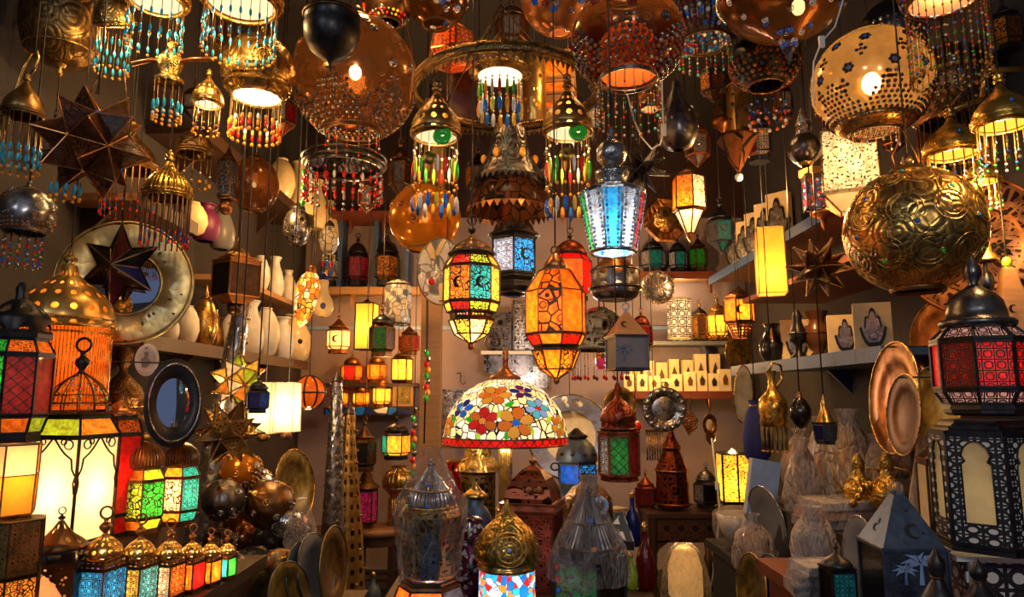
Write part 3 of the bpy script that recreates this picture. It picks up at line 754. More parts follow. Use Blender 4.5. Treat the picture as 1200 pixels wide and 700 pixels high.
strands(t, 30, -64, 14, 22, bead_kinds((.4, ['bead:red', 'bead:blue'], 1.3, 1.3), (.9, ['bead:clear', 'bead:red'], 1.5, 1.5)))
t = T('hanging_metal_bowl', 'dark polished metal bowl pendant with pointed tip before the amber globe', 'pendant', 387, 84, 2.0)
t.part(MB().lathe([(.3, 0), (2, 3), (2.5, 9), (5, 13), (14, 17), (25, 26), (32, 40), (33, 52), (30, 60), (33, 63), (33, 67), (27, 68), (12, 74), (4, 84)], 32), 'bowl', 'm:iron')
t.part(MB().torus((0, 0, 64), 33, 1.8, 30, 6), 'rim', 'm:bronze'); t.cord(84)
t = T('hanging_onion_lamp', 'grey brass onion lamp on a curved pipe with turquoise bead fringe', 'lamp', 27, 135, 2.05)
beadlamp(t, 21, 44, 'm:darkbrass:hammer:9', 66, 16, TQ2, 20, 0, 0, ONION, cord=False)
t.part(MB().tube([(-22, 4, -20), (-18, 4, 20), (-8, 2, 55), (2, 0, 74), (9, 0, 76), (11, 0, 68), (9, 0, 58), (4, 0, 48)], 1.8, 7), 'hook_arm', 'm:brass'); t.cord(76, x=6)
t = T('hanging_star_lamp', 'large brownish glass star lamp with jewelled points at left', 'lamp', 110, 168, 2.25)
starlamp(t, 64, ['g:brown:.03:cells:6', 'g:brown:.02'], 'm:copper', .6, .8, (8, 14, 22), gems=('bead:blue', 'bead:green', 'bead:amber', 'm:copper'))
t.part(MB().tube([(-3, 0, 58), (2, 0, 90)], .8, 5).tube([(36, 0, 40), (28, 0, 88)], .8, 5).tube([(-14, 0, 48), (2, 0, 90)], .8, 5), 'chain', 'm:darkbrass')
strands(t, 15, -44, 10, 22, bead_kinds((.45, ['bead:turq'], 2, 5), (.9, ['bead:amber'], 2, 2)), c=(-28, 0))
t = T('hanging_arm_chandelier', 'small two-armed brass chandelier with turquoise bead skirt', 'chandelier', 198, 98, 2.15)
t.part(MB().lathe([(15, 0), (16, 4), (13, 6), (9, 10), (13, 18), (14, 26), (10, 34), (5, 38), (3, 42), (5, 45), (2, 50)], 24), 'body', 'm:brass:engrave:7')
t.part(MB().tube([(0, 0, 24), (-20, -4, 26), (-42, -6, 20)], 2.6, 8), 'arm', 'm:copper'); t.part(MB().tube([(0, 0, 24), (30, -4, 27), (58, -8, 25)], 2.6, 8), 'arm', 'm:copper')
strands(t, 15, 0, 12, 44, bead_kinds((.62, ['bead:turq'], 2, 5.5), (.85, ['bead:amber', 'bead:clear'], 2, 2), (.97, ['bead:amber'], 2, 2)), 'm:bronze', .6); t.cord(50)
t = T('hanging_bell_lamp', 'tiny glowing brass bell lamp under the chandelier arm', 'lamp', 243, 122, 2.2)
beadlamp(t, 17, 36, 'x:brass:12:.25', 34, 12, bead_kinds((.75, ['bead:navy', 'bead:amber'], 1.4, 1.4), (.95, ['bead:amber'], 1.8, 1.8)), 14, 7, 1.6)
t = T('hanging_fringe_lamp', 'amber domed lamp with long brown fringe tipped red and blue', 'lamp', 152, 197, 2.4)
beadlamp(t, 28, 48, 'm:brass:engrave:7', 54, 24, REDT, 27, 0, 0, ONION, rs=.9, cm='d:brown')
t.light(8, 2.5, x=14, y=-40)
t = T('hanging_fringe_lamp', 'smooth ribbed brass onion lamp with brown fringe beside the round mirror', 'lamp', 196, 231, 2.3)
beadlamp(t, 26, 46, 'm:gold:rib:9', 56, 24, REDT, 25, 0, 0, ONION, rs=.9, cm='d:brown')
t = T('hanging_fringe_lamp', 'dark brass dome lamp with gold-tipped wires behind the star lamp', 'lamp', 227, 180, 2.75)
beadlamp(t, 21, 28, 'm:darkbrass:engrave:8', 36, 14, DRK, 19, 0, 0, DOME)
t = T('hanging_globe_lamp', 'silver half ball lamp with coloured bead strings at left edge', 'lamp', 31, 250, 2.15, uni=True)
globe(t, 31, 'm:silver:hammer:14', 21, 3, 2, ('m:copper', 'm:silver'), 10, 0, neck='m:darksilver')
strands(t, 19, -22, 14, 42, MIX, 'm:darksilver')
t = T('hanging_mirror_plate', 'big pierced pale gold ring plate with a round mirror', 'mirror', 147, 331, 2.5, uni=True)
mx = RZ(20) @ RX(90)
t.part(MB().lathe([(36, -6), (40, -4), (68, 2), (72.5, 0), (68, -2), (40, -8), (36, -9)], 56).xf(mx), 'pierced_ring', 'x:palegold:30:.17:1')
t.part(MB().torus((0, 0, 1), 72, 1.6, 56, 6).torus((0, 0, -4), 37.5, 1.6, 48, 6).xf(mx), 'rim', 'm:palegold')
t.part(MB().lathe([(37, -7), (34, -5), (.01, -5)], 40).xf(mx), 'mirror_glass', 'mirror')
t.part(MB().lathe([(73, -9), (.01, -9)], 40).xf(mx), 'backing', 'm:olive')
t = T('hanging_star_lamp', 'dark six-pointed glass star hanging before the round mirror plate', 'lamp', 139, 313, 2.4, uni=True)
fr, gl = MB(), MB(); gm = ['g:wine:0', 'g:black:0', 'g:black:0', 'g:navy:0']
tip = [(0, 52), (44, 24), (40, -28), (-6, -52), (-44, -19), (-39, 28)]
for s_ in (-1, 1):
    for i in range(6):
        a, b = tip[i], tip[(i + 1) % 6]
        inn = ((a[0] + b[0]) * .29, (a[1] + b[1]) * .29); pr = tip[i - 1]; inp = ((a[0] + pr[0]) * .29, (a[1] + pr[1]) * .29)
        cpt = (0, s_ * 16, 0); A_ = (a[0], 0, a[1]); N_ = (inn[0], 0, inn[1]); P_ = (inp[0], 0, inp[1])
        gl.m = i % 4; gl.add([cpt, A_, N_], [(0, 1, 2)], False, [[(0, 0), (1, 0), (1, 1)]]); gl.m = (i + 1) % 4; gl.add([cpt, P_, A_], [(0, 1, 2)], False, [[(0, 0), (1, 0), (1, 1)]])
        fr.bar(cpt, A_, 1.2); fr.bar(A_, N_, 1); fr.bar(A_, P_, 1); fr.bar(cpt, N_, .8)
t.part(fr, 'frame', 'm:bronze'); t.part(gl, 'star_points', gm); t.cord(50)
t.part(MB().tube([(-8, 0, 52), (6, 0, 52)], 1.2), 'hook', 'm:bronze')
t = T('hanging_fringe_lamp', 'large brass dome lamp with netted crown and glowing fringe cylinder', 'lamp', 66, 480, 2.15)
t.part(MB().lathe(sc([(1, 0), (1.03, .06), (1.0, .2), (.9, .4), (.68, .58), (.4, .72), (.22, .84), (.15, 1)], 52, 74, 100), 40), 'dome', 'x:brass:17:.2')
t.part(MB().torus((0, 0, 98), 53, 2.5, 40, 6).torus((0, 0, 106), 54, 1.5, 40, 6).torus((0, 0, 90), 51, 1.4, 40, 6), 'rim', 'm:brass:rib:40')
t.part(MB().lathe([(50, 0), (50, 96)], 40), 'fringe_lining', 'paper:orange:.18')
st_ = MB()
for i in range(90):
    a = 2 * PI * i / 90; st_.tube([(51 * math.cos(a), 51 * math.sin(a), 96), (51 * math.cos(a), 51 * math.sin(a), 6)], .55, 4).ball((51 * math.cos(a), 51 * math.sin(a), 5), 1.1, None, 5, 3)
o = t.part(st_, 'bead_fringe', 'm:brass'); o['kind'] = 'stuff'
t.part(MB().lathe(sc([(.5, 0), (.7, .1), (.35, .2), (.8, .42), (.75, .55), (.3, .7), (.15, 1)], 10, 20, 172), 14), 'finial', 'm:brass'); t.part(MB().ball((0, 0, 60), 9, 13), 'bulb', 'e:yellow:18'); t.light(60, 5, (1, .45, .1), 12); t.light(125, 2, (1, .5, .15), 8); t.cord(190)
# ------------------------------------------------------------------ left counter lanterns
def crescent(r, n=14, k=.72):
    o = [(r * math.cos(a), r * math.sin(a)) for a in [R_(40 + 280 * i / n) for i in range(n + 1)]]
    x0 = r * .35; rr = math.hypot(o[0][0] - x0, o[0][1]); a1 = math.atan2(o[0][1], o[0][0] - x0)
    return o + [(x0 + rr * math.cos(a), rr * math.sin(a)) for a in [-a1 - (2 * PI - 2 * a1) * i / n for i in range(1, n)]]
t = T('table_lantern', 'black octagonal lantern with green and red panes at left edge', 'lantern', 8, 517, 1.8)
GR = ['g:red:.5', 'g:darkred:.6:diamond:4', 'g:green:.5:plain', 'g:red:.4']
lan(t, [(0, 33), 'm', (10, 33), 'p2', (28, 38), 'm', (32, 40), 'p0', (100, 40), 'm', (104, 40), 'p1', (120, 32), 'm', (124, 32)], [['g:darkred:.6:diamond:3', 'g:darkred:.7', 'g:green:.3', 'g:red:.4', 'g:amber:.3', 'g:green:.3', 'g:red:.3', 'g:green:.9:diamond:3'], ['g:orange:.7:speck:5', 'g:orange:.7', 'g:red:.2', 'g:green:.3', 'g:red:.3', 'g:green:.3', 'g:red:.3', 'g:green:.5:speck:5'], ['g:orange:.5', 'g:lime:.5', 'g:red:.3', 'g:lime:.6']], 8, 22.5, 'm:iron', 1.6)
t.part(MB().lathe([(36, 122), (36, 128), (34, 132)], 8, rot=R_(22.5), smooth=False), 'cornice', 'm:iron')
t.part(MB().lathe(sc([(1, 0), (1, .35), (.93, .5), (.6, .8), (.3, 1)], 33, 38, 132), 24), 'dome', 'x:iron:7:.28'); t.part(MB().lathe([(8, 168), (6, 175), (7, 185), (3, 192)], 12), 'neck', 'm:iron'); t.light(65, .8, (1, .8, .5), 8)
t = T('table_lantern', 'tall square lantern with big glowing white panes and black scrolled arches', 'lantern', 78, 634, 1.75)
WP = ['paper:cream:1.0']
fr_ = lan(t, [(-6, 40), 'm', (2, 46), 'p0', (124, 46.5), 'm', (127, 47), 'p1', (148, 35), 'm', (152, 33)], [WP, ['g:amber:.5', 'g:yellow:.5', 'g:lime:.4', 'g:lime:.7']], 4, 37, 'm:iron', 1.8, inset=.95)
for i in range(4):                                                          # scrolled arches on each face
    a0 = -PI / 2 + R_(37) + i * PI / 2; a1 = a0 + PI / 2
    p0, p1 = Vector((46.5 * math.cos(a0), 46.5 * math.sin(a0), 0)), Vector((46.5 * math.cos(a1), 46.5 * math.sin(a1), 0))
    P = lambda u, z: p0.lerp(p1, u) + Vector((0, 0, z))
    ar = MB()
    for s_ in (0, 1):
        m_ = lambda u: u if s_ == 0 else 1 - u
        ar.tube([P(m_(u), z) for u, z in ((.03, 80), (.1, 88), (.13, 100), (.26, 106), (.36, 113), (.46, 122), (.5, 125))], 1.1, 5)
        for u, z, r in ((.2, 117, .085), (.3, 120, .05)):
            ar.tube([P(m_(u + r * math.cos(q * PI / 6)), z + r * 64 * math.sin(q * PI / 6)) for q in range(13)], .8, 4)
        ar.tube([P(m_(.03), 60), P(m_(.06), 72), P(m_(.03), 80)], .9, 4)
    t.part(ar, 'scroll_arch', 'm:iron', fr_)
cg = MB()
for i in range(12):
    a = 2 * PI * i / 12; cg.tube([(r * math.cos(a), r * math.sin(a), z) for r, z in sc([(1, 0), (1.04, .2), (.95, .45), (.72, .7), (.4, .88), (.12, 1)], 32, 50, 153)], .8, 4)
for z, r in ((154, 32), (166, 33), (176, 31)): cg.torus((0, 0, z), r, .9, 24, 5)
bd = MB()
for i in range(60):
    a, z = random.uniform(0, 6.28), random.uniform(0, 1); bd.m = i % 4; r = 32 * math.cos(z * 1.4) + 1; bd.ball((r * math.cos(a), r * math.sin(a), 156 + 44 * z), 1.5, None, 5, 3)
t.part(cg.merge(bd, 1), 'cage_dome', ['m:bronze', 'bead:red', 'bead:amber', 'bead:aqua', 'm:copper']); finial(t, 202, 34, 'm:iron', True, 8); t.light(60, 4, (1, .72, .36), 14)
t = T('table_lantern', 'square red glass lantern half hidden behind the white lit lantern', 'lantern', 130, 628, 2.1)
lan(t, [(0, 22), 'm', (4, 22), 'p0', (24, 24), 'm', (27, 25), 'p0', (120, 25), 'm', (123, 25), 'p1', (140, 20), 'm', (144, 18)], [['g:red:.35', 'g:red:.2:lattice:5', 'g:red:.2', 'g:red:.2:lattice:5'], ['g:orange:.2:speck:5', 'g:red:.2:lattice:5']], 4, 22, 'm:iron', 1.4)
dome(t, 144, 18, 24, 'x:copper:9:.25'); t.light(70, .9, (1, .4, .15), 8)
def dome_lantern(t, w, h, pal, lit, dm='m:bronze:rib:12', n=6, rot=None, col=(1, .7, .3), up=None):
    r = w / 2
    lan(t, [(0, r * .82), 'm', (h * .04, r * .82), 'p1', (h * .14, r * .97), 'm', (h * .16, r), 'p0', (h * .5, r), 'm', (h * .52, r), 'p1', (h * .62, r * .78), 'm', (h * .64, r * .78)], [pal, up or pal], n, rot, 'm:bronze', 1, True)
    t.part(MB().torus((0, 0, h * .65), r * .8, r * .07, 20, 6), 'collar', 'm:bronze'); dome(t, h * .65, r * .84, h * .24, dm, [(1, 0), (1.06, .15), (1, .4), (.82, .65), (.5, .85), (.2, .96), (.08, 1)], 24)
    finial(t, h * .88, h * .12, 'm:brass', False, h * .045)
    if lit: t.light(h * .32, lit, col, r * .3)
t = T('table_lantern', 'brown domed lantern with lime green and red filigree panes', 'lantern', 162, 624, 2.35)
dome_lantern(t, 54, 122, ['g:green:.7:filigree:4', 'g:red:.6', 'g:red:.5', 'g:lime:.5', 'g:amber:.5', 'g:lime:.8:filigree:4'], 3, 'm:copper:rib:12', up=['g:lime:.5', 'g:orange:.5'])
t = T('table_lantern', 'brown domed lantern with teal and cream patterned panes', 'lantern', 208, 614, 2.5)
dome_lantern(t, 46, 110, ['g:teal:.6:lattice:4', 'g:lime:.5', 'g:blue:.3', 'g:teal:.5', 'g:amber:.6', 'g:cream:.8:filigree:4'], 3, 'm:bronze:rib:12', up=['g:teal:.5:speck:5', 'g:amber:.6'])
LBL = ['blue panes, nearest', 'amber and pale blue panes', 'cream and orange panes', 'orange and red panes', 'red and amber panes', 'teal and green panes, farthest']
RP = [(116, 716, 52, ['g:sky:.45:lattice:4', 'g:blue:.3', 'g:blue:.3', 'g:sky:.5:lattice:4'], 2.0), (159, 706, 44, ['g:aqua:.6:lattice:4', 'g:amber:.3', 'g:amber:.4', 'g:yellow:.6:lattice:4'], 2.15), (195, 698, 38, ['g:orange:.6:lattice:4', 'g:amber:.3', 'g:amber:.4', 'g:cream:.8:lattice:4'], 2.3),
      (222, 690, 32, ['g:red:.6', 'g:amber:.3', 'g:amber:.4', 'g:orange:.75:speck:5'], 2.45), (244, 683, 27, ['g:orange:.6', 'g:amber:.3', 'g:amber:.4', 'g:orange:.6:speck:5'], 2.6), (264, 676, 23, ['g:green:.5', 'g:amber:.3', 'g:amber:.4', 'g:teal:.6'], 2.75)]
for (x, yb, w, pal, Y), lb in zip(RP, LBL):
    t = T('row_lantern', 'small pierced-dome lantern in the counter row, ' + lb, 'lantern', x, yb, Y, 'small lanterns in a row on the left counter')
    h = w * 2.2; r = w * .5
    lan(t, [(-3, r), 'm', (1, r), 'p0', (h * .44, r), 'm', (h * .47, r * 1.05), 'x', (h * .54, r * .95), 'm', (h * .56, r * .8)], [pal], 4, 33, 'm:bronze', 1, True, pierce='x:bronze:5:.3')
    t.part(MB().lathe(sc([(1, 0), (1.1, .2), (1.0, .45), (.7, .7), (.3, .9), (.15, 1)], r * .72, h * .24, h * .56), 22), 'dome', 'x:brass:14:.26'); finial(t, h * .78, h * .22, 'm:copper', True, h * .06)
    t.light(h * .22, .5, (1, .75, .5), r * .25); t.light(h * .66, .4, (1, .6, .2), r * .15)
t = T('table_lantern', 'black lantern with pierced pointed cap and peach keyhole panes', 'lantern', 62, 722, 1.62)
lan(t, [(0, 44), 'm', (4, 44), 'p0', (64, 44), 'm', (67, 45), 'x', (80, 40)], [['g:navy:.02', 'g:navy:0', 'g:peach:.2', 'paper:peach:.15']], 4, 54, 'm:iron', 1.8, pierce='x:iron:5:.32:1')
for i in range(4):
    a0 = -PI / 2 + R_(54) + i * PI / 2; a1 = a0 + PI / 2; p0, p1 = Vector((43.5 * math.cos(a0), 43.5 * math.sin(a0), 0)), Vector((43.5 * math.cos(a1), 43.5 * math.sin(a1), 0))
    hf = (p1 - p0).length / 2; out = [(-hf, 4), (-hf, 64), (hf, 64), (hf, 4), (hf * .7, 4), (hf * .7, 30), (hf * .45, 42), (0, 56), (-hf * .45, 42), (-hf * .7, 30), (-hf * .7, 4)]
    md = (p0 + p1) / 2; t.part(MB().extrude(out, 1.4, (md.x, md.y, 0), math.atan2(p1.y - p0.y, p1.x - p0.x)), 'keyhole_frame', 'x:iron:9:.3:1')
t.part(MB().lathe(sc([(1, 0), (1.04, .1), (.8, .3), (.5, .5), (.26, .75), (.1, 1)], 30, 34, 80), 26), 'cap', 'x:bronze:12:.24:1'); finial(t, 112, 12, 'm:iron', True, 4); t.light(35, .4, (1, .6, .35), 8); t.light(88, .8, (1, .8, .3), 4)
t = T('parchment_lamp', 'cream and orange parchment panel lamp cut by the left edge', 'lamp', 4, 602, 1.8)
lan(t, [(0, 33), 'p0', (46, 34), 'p1', (82, 34), 'm', (83, 20)], [['paper:amber:.45'], ['paper:cream:.55', 'paper:peach:.5']], 6, 30, 'wood:mid', 1); t.light(45, 1.6, r=10)
t = T('table_lantern', 'brown carved filigree lantern under the parchment panel lamp', 'lantern', 2, 759, 1.8)
lan(t, [(0, 34), 'p0', (85, 34), 'm', (89, 35), 'p1', (154, 34), 'm', (155, 20)], [['g:amber:.8:filigree:4'], ['m:brass:lace:6']], 6, 30, 'm:bronze', 1.2); t.light(25, 1.5, r=8)
# ------------------------------------------------------------------ left middle
def cone_lamp(label, x0, y0, x1, y1, Y, r0, r1, mat, stud, name='tall_cone_lamp', n=60):
    t = T(name, label, 'lamp', x0, y0, Y); dx, h = x1 - x0, y0 - y1; k = dx / h
    mb = MB().lathe(sc([(r0, 0), (r0 * 1.05, .02), ((r0 + r1) / 2 * 1.12, .5), (r1 * 1.1, .9), (r1, 1)], 1, h), 20)
    sh = Matrix(((1, 0, k, 0), (0, 1, 0, 0), (0, 0, 1, 0), (0, 0, 0, 1))); mb.xf(sh); b = MB()
    for i in range(n):
        f = (i + .5) / n; a = i * 2.4; r = r0 + (r1 - r0) * f; b.m = i % len(stud); b.ball((r * 1.08 * math.cos(a), r * 1.08 * math.sin(a), f * h), 1.9, None, 6, 4)
    t.part(mb.merge(b.xf(sh), 1), 'shade', [mat] + list(stud)); t.part(MB().torus((0, 0, 0), r0 * 1.05, 1.4, 20).torus((0, 0, h), r1, 1.2, 16).xf(sh), 'rim', 'm:darksilver')
    t.part(MB().lathe(sc([(1, 0), (.8, .3), (.25, .6), (.15, 1)], r1, r1 * 2, h), 12).xf(sh), 'finial', 'm:darksilver')
cone_lamp('tall leaning silver cone lamp with copper studs at the left bench', 227, 690, 266, 330, 2.75, 21, 10, 'm:silver:hammer:10', ['m:copper', 'm:silver', 'bead:darkred'])
cone_lamp('tall slim silver cone lamp beside the wooden stool', 385, 800, 382, 425, 3.6, 17, 7, 'm:silver:hammer:14', ['m:brass', 'm:silver'])
cone_lamp('stout pierced brass cone lamp glowing beside the slim silver cone', 404, 774, 400, 470, 3.9, 26, 7, 'x:brass:11:.22', ['m:brass', 'm:copper'])
t = T('hanging_mirror', 'black framed oval mirror with beaded rim by the left wall', 'mirror', 204, 472, 2.75, uni=True)
plate(t, 52, 'm:iron', None, 40, -4, .1, .62, mid='mirror', midr=.74); t.part(MB().torus((0, 0, 3), 45, 1.6, 40).xf(RZ(40) @ RX(86) @ Matrix.Diagonal((.62, 1, 1, 1))), 'beaded_rim', 'm:silver'); t.part(MB().tube([(0, 4, 46), ((XL - t.P.x) / t.k, 4, 52)], 1), 'wall_hook', 'm:iron')
t = T('hanging_plaque', 'small white oval plaque with a dark figure by the left wall', 'plaque', 172, 422, 2.62, uni=True)
plate(t, 19, 'd:white:.4', None, 20, 0, .14, .68); t.part(MB().extrude([(-3, -9), (-5, 0), (-1, 4), (-2, 9), (3, 9), (2, 2), (6, -2), (2, -9)], 1, (0, -3, 0), R_(20)), 'figure', 'd:grey'); t.part(MB().tube([(0, 0, 14), ((XL - t.P.x) / t.k, 0, 20)], .7), 'wall_hook', 'm:iron')
t = T('hanging_star_lamp', 'small glowing star lamp covered in coloured jewels over the blue lantern', 'lamp', 281, 446, 2.6, uni=True)
starlamp(t, 33, ['g:cream:.8', 'g:amber:.5', 'g:lime:.3', 'g:yellow:.6'], 'm:brass', .6, 1, (4, 20, 8), 20, 3.5, ('bead:red', 'bead:green', 'bead:amber', 'bead:red', 'bead:clear'))
t = T('hanging_lantern', 'small cobalt blue glass lantern in front of the parchment shades', 'lantern', 301, 484, 2.5)
small_lantern(t, 27, 44, ['g:blue:.12', 'g:navy:.06'], 'm:iron', 6, hang=True)
t = T('hanging_star_lamp', 'dark brass pierced star lamp hanging under the glowing jewelled star', 'lamp', 268, 507, 2.45, uni=True)
starlamp(t, 40, ['x:brass:5:.3', 'm:darkbrass:engrave:4'], 'm:darkbrass', .5, 1, (20, 5, 30), gems=('m:brass', 'm:copper'))
for (x, yb, w, h, Y, l_, lb) in ((336, 506, 25, 58, 3.0, 1.4, 'bright square parchment lamp shade beside the slim silver cone'), (309, 508, 30, 60, 3.2, .8, 'dimmer cream parchment lamp shade behind the blue lantern')):
    t = T('parchment_lamp', lb, 'lamp', x, yb, Y); lan(t, [(0, w * .66), 'p0', (h, w * .62)], [['paper:cream:%g' % l_]], 4, 38, 'd:cream', .6); t.light(h * .45, 4, (1, .72, .36), 4); t.cord(h); t.part(MB().lathe([(w * .2, -9), (w * .26, -4), (w * .12, 0)], 14), 'lamp_foot', 'm:bronze')
    t.part(MB().bar((0, -w * .6, h), (0, w * .6, h), .6).bar((-w * .6, 0, h), (w * .6, 0, h), .6), 'shade_carrier', 'm:bronze')
t = T('stacked_dome_lamp', 'dark bronze tiered dome lamp below the round mirror plate', 'lamp', 139, 505, 2.5)
t.part(MB().lathe([(20, 0), (26, 6), (27, 16), (24, 26), (27, 30), (26, 40), (20, 52), (11, 62), (5, 68), (4, 74), (8, 80), (10, 92), (6, 102), (2, 110)], 28), 'body', 'm:bronze:engrave:6'); t.part(MB().torus((0, 0, 28), 27, 1.5, 28), 'rim', 'm:brass'); t.cord(110)
t = T('hanging_globe_lamp', 'dim brown glass globe with dark spots near the grey plaque lantern', 'lamp', 298, 217, 3.1, uni=True)
globe(t, 28, 't:brown:.2:.6', 10, 0, 1.5, ('m:bronze', 'm:copper'), 14, 0, lit=5, watt=1, zs=1.2, topr=.25, bulbr=.09)
t = T('hanging_box_lantern', 'narrow grey rectangular lantern with a floral panel', 'lantern', 265, 234, 2.95)
lan(t, [(0, 9), 'm', (3, 11), 'p0', (44, 11), 'm', (48, 8)], [['g:grey:.06:filigree:4']], 4, 40, 'm:bronze', 1); t.part(MB().lathe([(8, 48), (3, 56), (2, 60)], 4, rot=R_(40), smooth=False), 'cap', 'm:bronze'); t.cord(60)
t.part(MB().ball((0, 0, -9), 8, 9, 16, 10), 'drop_ball', 'm:copper')
t = T('hanging_lantern', 'dark square lantern with copper edges and brass dome beside the mirror plate', 'lantern', 275, 356, 2.9)
lan(t, [(0, 14), 'm', (8, 27), 'p0', (46, 27), 'm', (50, 28), 'm', (54, 20)], [['g:brown:.02', 'g:black:0']], 4, 8, 'm:copper', 1.2); dome(t, 54, 14, 18, 'm:brass:engrave:6'); finial(t, 70, 10, 'm:brass'); t.cord(80); t.part(MB().ball((0, 0, -6), 9, 8, 14, 8), 'drop_ball', 'm:bronze')
t = T('hanging_oval_lantern', 'black oval lantern with white leaf pattern under the cream vases', 'lantern', 347, 288, 3.5)
t.part(MB().lathe(sc([(.35, 0), (.75, .1), (1, .35), (1, .65), (.75, .9), (.5, 1)], 15.5, 42), 26), 'body', 'm:silver:lace:9'); t.part(MB().lathe([(8, 41), (9, 43), (8, 46), (3, 50)], 16), 'cap', 'm:iron'); t.cord(50)
t = T('hanging_oval_lantern', 'little oval mosaic lantern left of the black shelf lanterns', 'lantern', 385, 298, 3.9)
t.part(MB().lathe(sc([(.3, 0), (.75, .12), (1, .4), (.95, .7), (.6, .95), (.5, 1)], 11, 32), 24), 'body', 'mos:whitem:.03:9'); t.part(MB().lathe([(6, 32), (5, 36), (1, 40)], 14), 'cap', 'm:bronze'); t.cord(40)
strands(t, 7, 0, 6, 24, bead_kinds((.5, ['bead:blue', 'bead:red'], 1.4, 4), (.95, ['bead:amber', 'bead:blue'], 1.5, 3)))
t = T('hanging_crystal_lamp', 'long glowing crystal mosaic drop lamp above the white pots', 'lamp', 352, 383, 3.3)
t.part(MB().lathe([(1, 0), (7, 6), (11, 18), (13.5, 36), (13.5, 50), (10, 60), (5, 65)], 14, smooth=False).xf(RY(9)), 'shade', 'mos:crystal:1.3:12'); t.part(MB().lathe([(5, 64), (6, 67), (3, 73)], 12).xf(RY(9)), 'cap', 'm:copper'); t.light(-8, 3, (1, .5, .14), 4); t.cord(72, x=10)
t = T('hanging_bead_chandelier', 'wide silver dish lamp with red and white bead strings', 'chandelier', 404, 194, 3.1)
beadlamp(t, 46, 34, 'm:darksilver:engrave:9', 38, 26, bead_kinds((.3, ['bead:pink', 'bead:clear'], 1.6, 1.6), (.55, ['bead:red', 'bead:clear', 'bead:red'], 1.9, 4.5), (.8, ['m:silver', 'bead:clear'], 1.8, 1.8), (.97, ['bead:red', 'm:silver'], 2.2, 2.2)), 43, 0, 0, CONE, cm='m:darksilver')
strands(t, 22, 4, 12, 30, bead_kinds((.6, ['bead:pink', 'bead:red'], 1.8, 3), (.95, ['bead:orange', 'bead:clear'], 2.2, 2.2)), 'm:darksilver')
# vases on the left wall shelves
def shelf_x(px, X):                                               # depth at which the line X = const is seen in column px
    return X / ((px - 600) / FOC)
VP = {'tall': [(.6, 0), (.8, .04), (1, .2), (.98, .4), (.75, .62), (.5, .78), (.42, .88), (.6, .97), (.55, 1)], 'pot': [(.55, 0), (.8, .06), (1, .3), (.96, .55), (.7, .75), (.45, .84), (.42, .9), (.58, 1), (.5, 1)],
      'egg': [(.4, 0), (.75, .1), (1, .38), (.9, .66), (.62, .86), (.35, .97), (.1, 1)], 'horn': [(.9, 0), (1, .1), (.9, .4), (.66, .7), (.5, .9), (.55, 1)]}
def shelf_vase(label, px, zb, X, wpx, hpx, prof, mat, group, Yadd=0, cat='vase'):
    Y = shelf_x(px, X) + Yadd; k = Y * 1.0 / FOC
    t = T('shelf_vase', label, cat, 600, 465, Y, group, uni=True); t.o.location = (X, Y, zb + .001); t.k = t.kz = k
    t.part(MB().lathe(sc(VP[prof], wpx / 2, hpx), 22), 'body', mat); t.part(MB().torus((0, 0, hpx * .985), wpx / 2 * (VP[prof][-2][0]), wpx * .035, 20, 5), 'lip', mat); return t
for px, w, h, pr, lb in ((343, 40, 66, 'horn', 'tall pale waxy cone vase, nearest on the upper left shelf'), (362, 32, 60, 'tall', 'tall pale vase second along the upper left shelf'), (379, 26, 48, 'horn', 'shorter pale cone vase, third along the upper left shelf'), (320, 34, 52, 'egg', 'round shadowed vase at the near end of the upper left shelf')):
    shelf_vase(lb, px, 2.71, -1.56, w, h, pr, 'd:cream:.3', 'pale vases on the upper left shelf')
for px, w, h, pr, lb in ((196, 24, 34, 'pot', 'small white pot, nearest on the lower left shelf'), (218, 27, 46, 'egg', 'white egg-shaped pot below the mirror plate'), (272, 30, 52, 'pot', 'white round pot behind the leaning silver cone'), (292, 32, 64, 'tall', 'tall white vase amid the lower shelf pots'), (310, 34, 58, 'egg', 'rounded pale pot near the crystal lamp'), (330, 30, 50, 'pot', 'squat greyish pot at the far end of the lower shelf')):
    shelf_vase(lb, px, 1.65, -1.585, w, h, pr, 'd:white:.35', 'white pots on the lower left shelf')
t = shelf_vase('cream pot painted with a big dark eye-like spot', 344, 1.65, -1.56, 40, 54, 'pot', 'd:cream:.3', 'white pots on the lower left shelf')
t.part(MB().ball((-4, -18, 20), 8, 9, 12, 8).ball((12, -15, 22), 3, 3, 8, 6), 'painted_spot', 'd:black:.3')
for px, w, h, pr, lb in ((300, 24, 44, 'egg', 'white gourd vase on the middle left shelf'), (318, 22, 50, 'tall', 'slim pale vase on the middle left shelf'), (334, 20, 40, 'pot', 'small pale pot beside the black oval lantern')):
    shelf_vase(lb, px, 2.07, -1.64, w, h, pr, 'd:white:.35', 'pale vases on the middle left shelf')
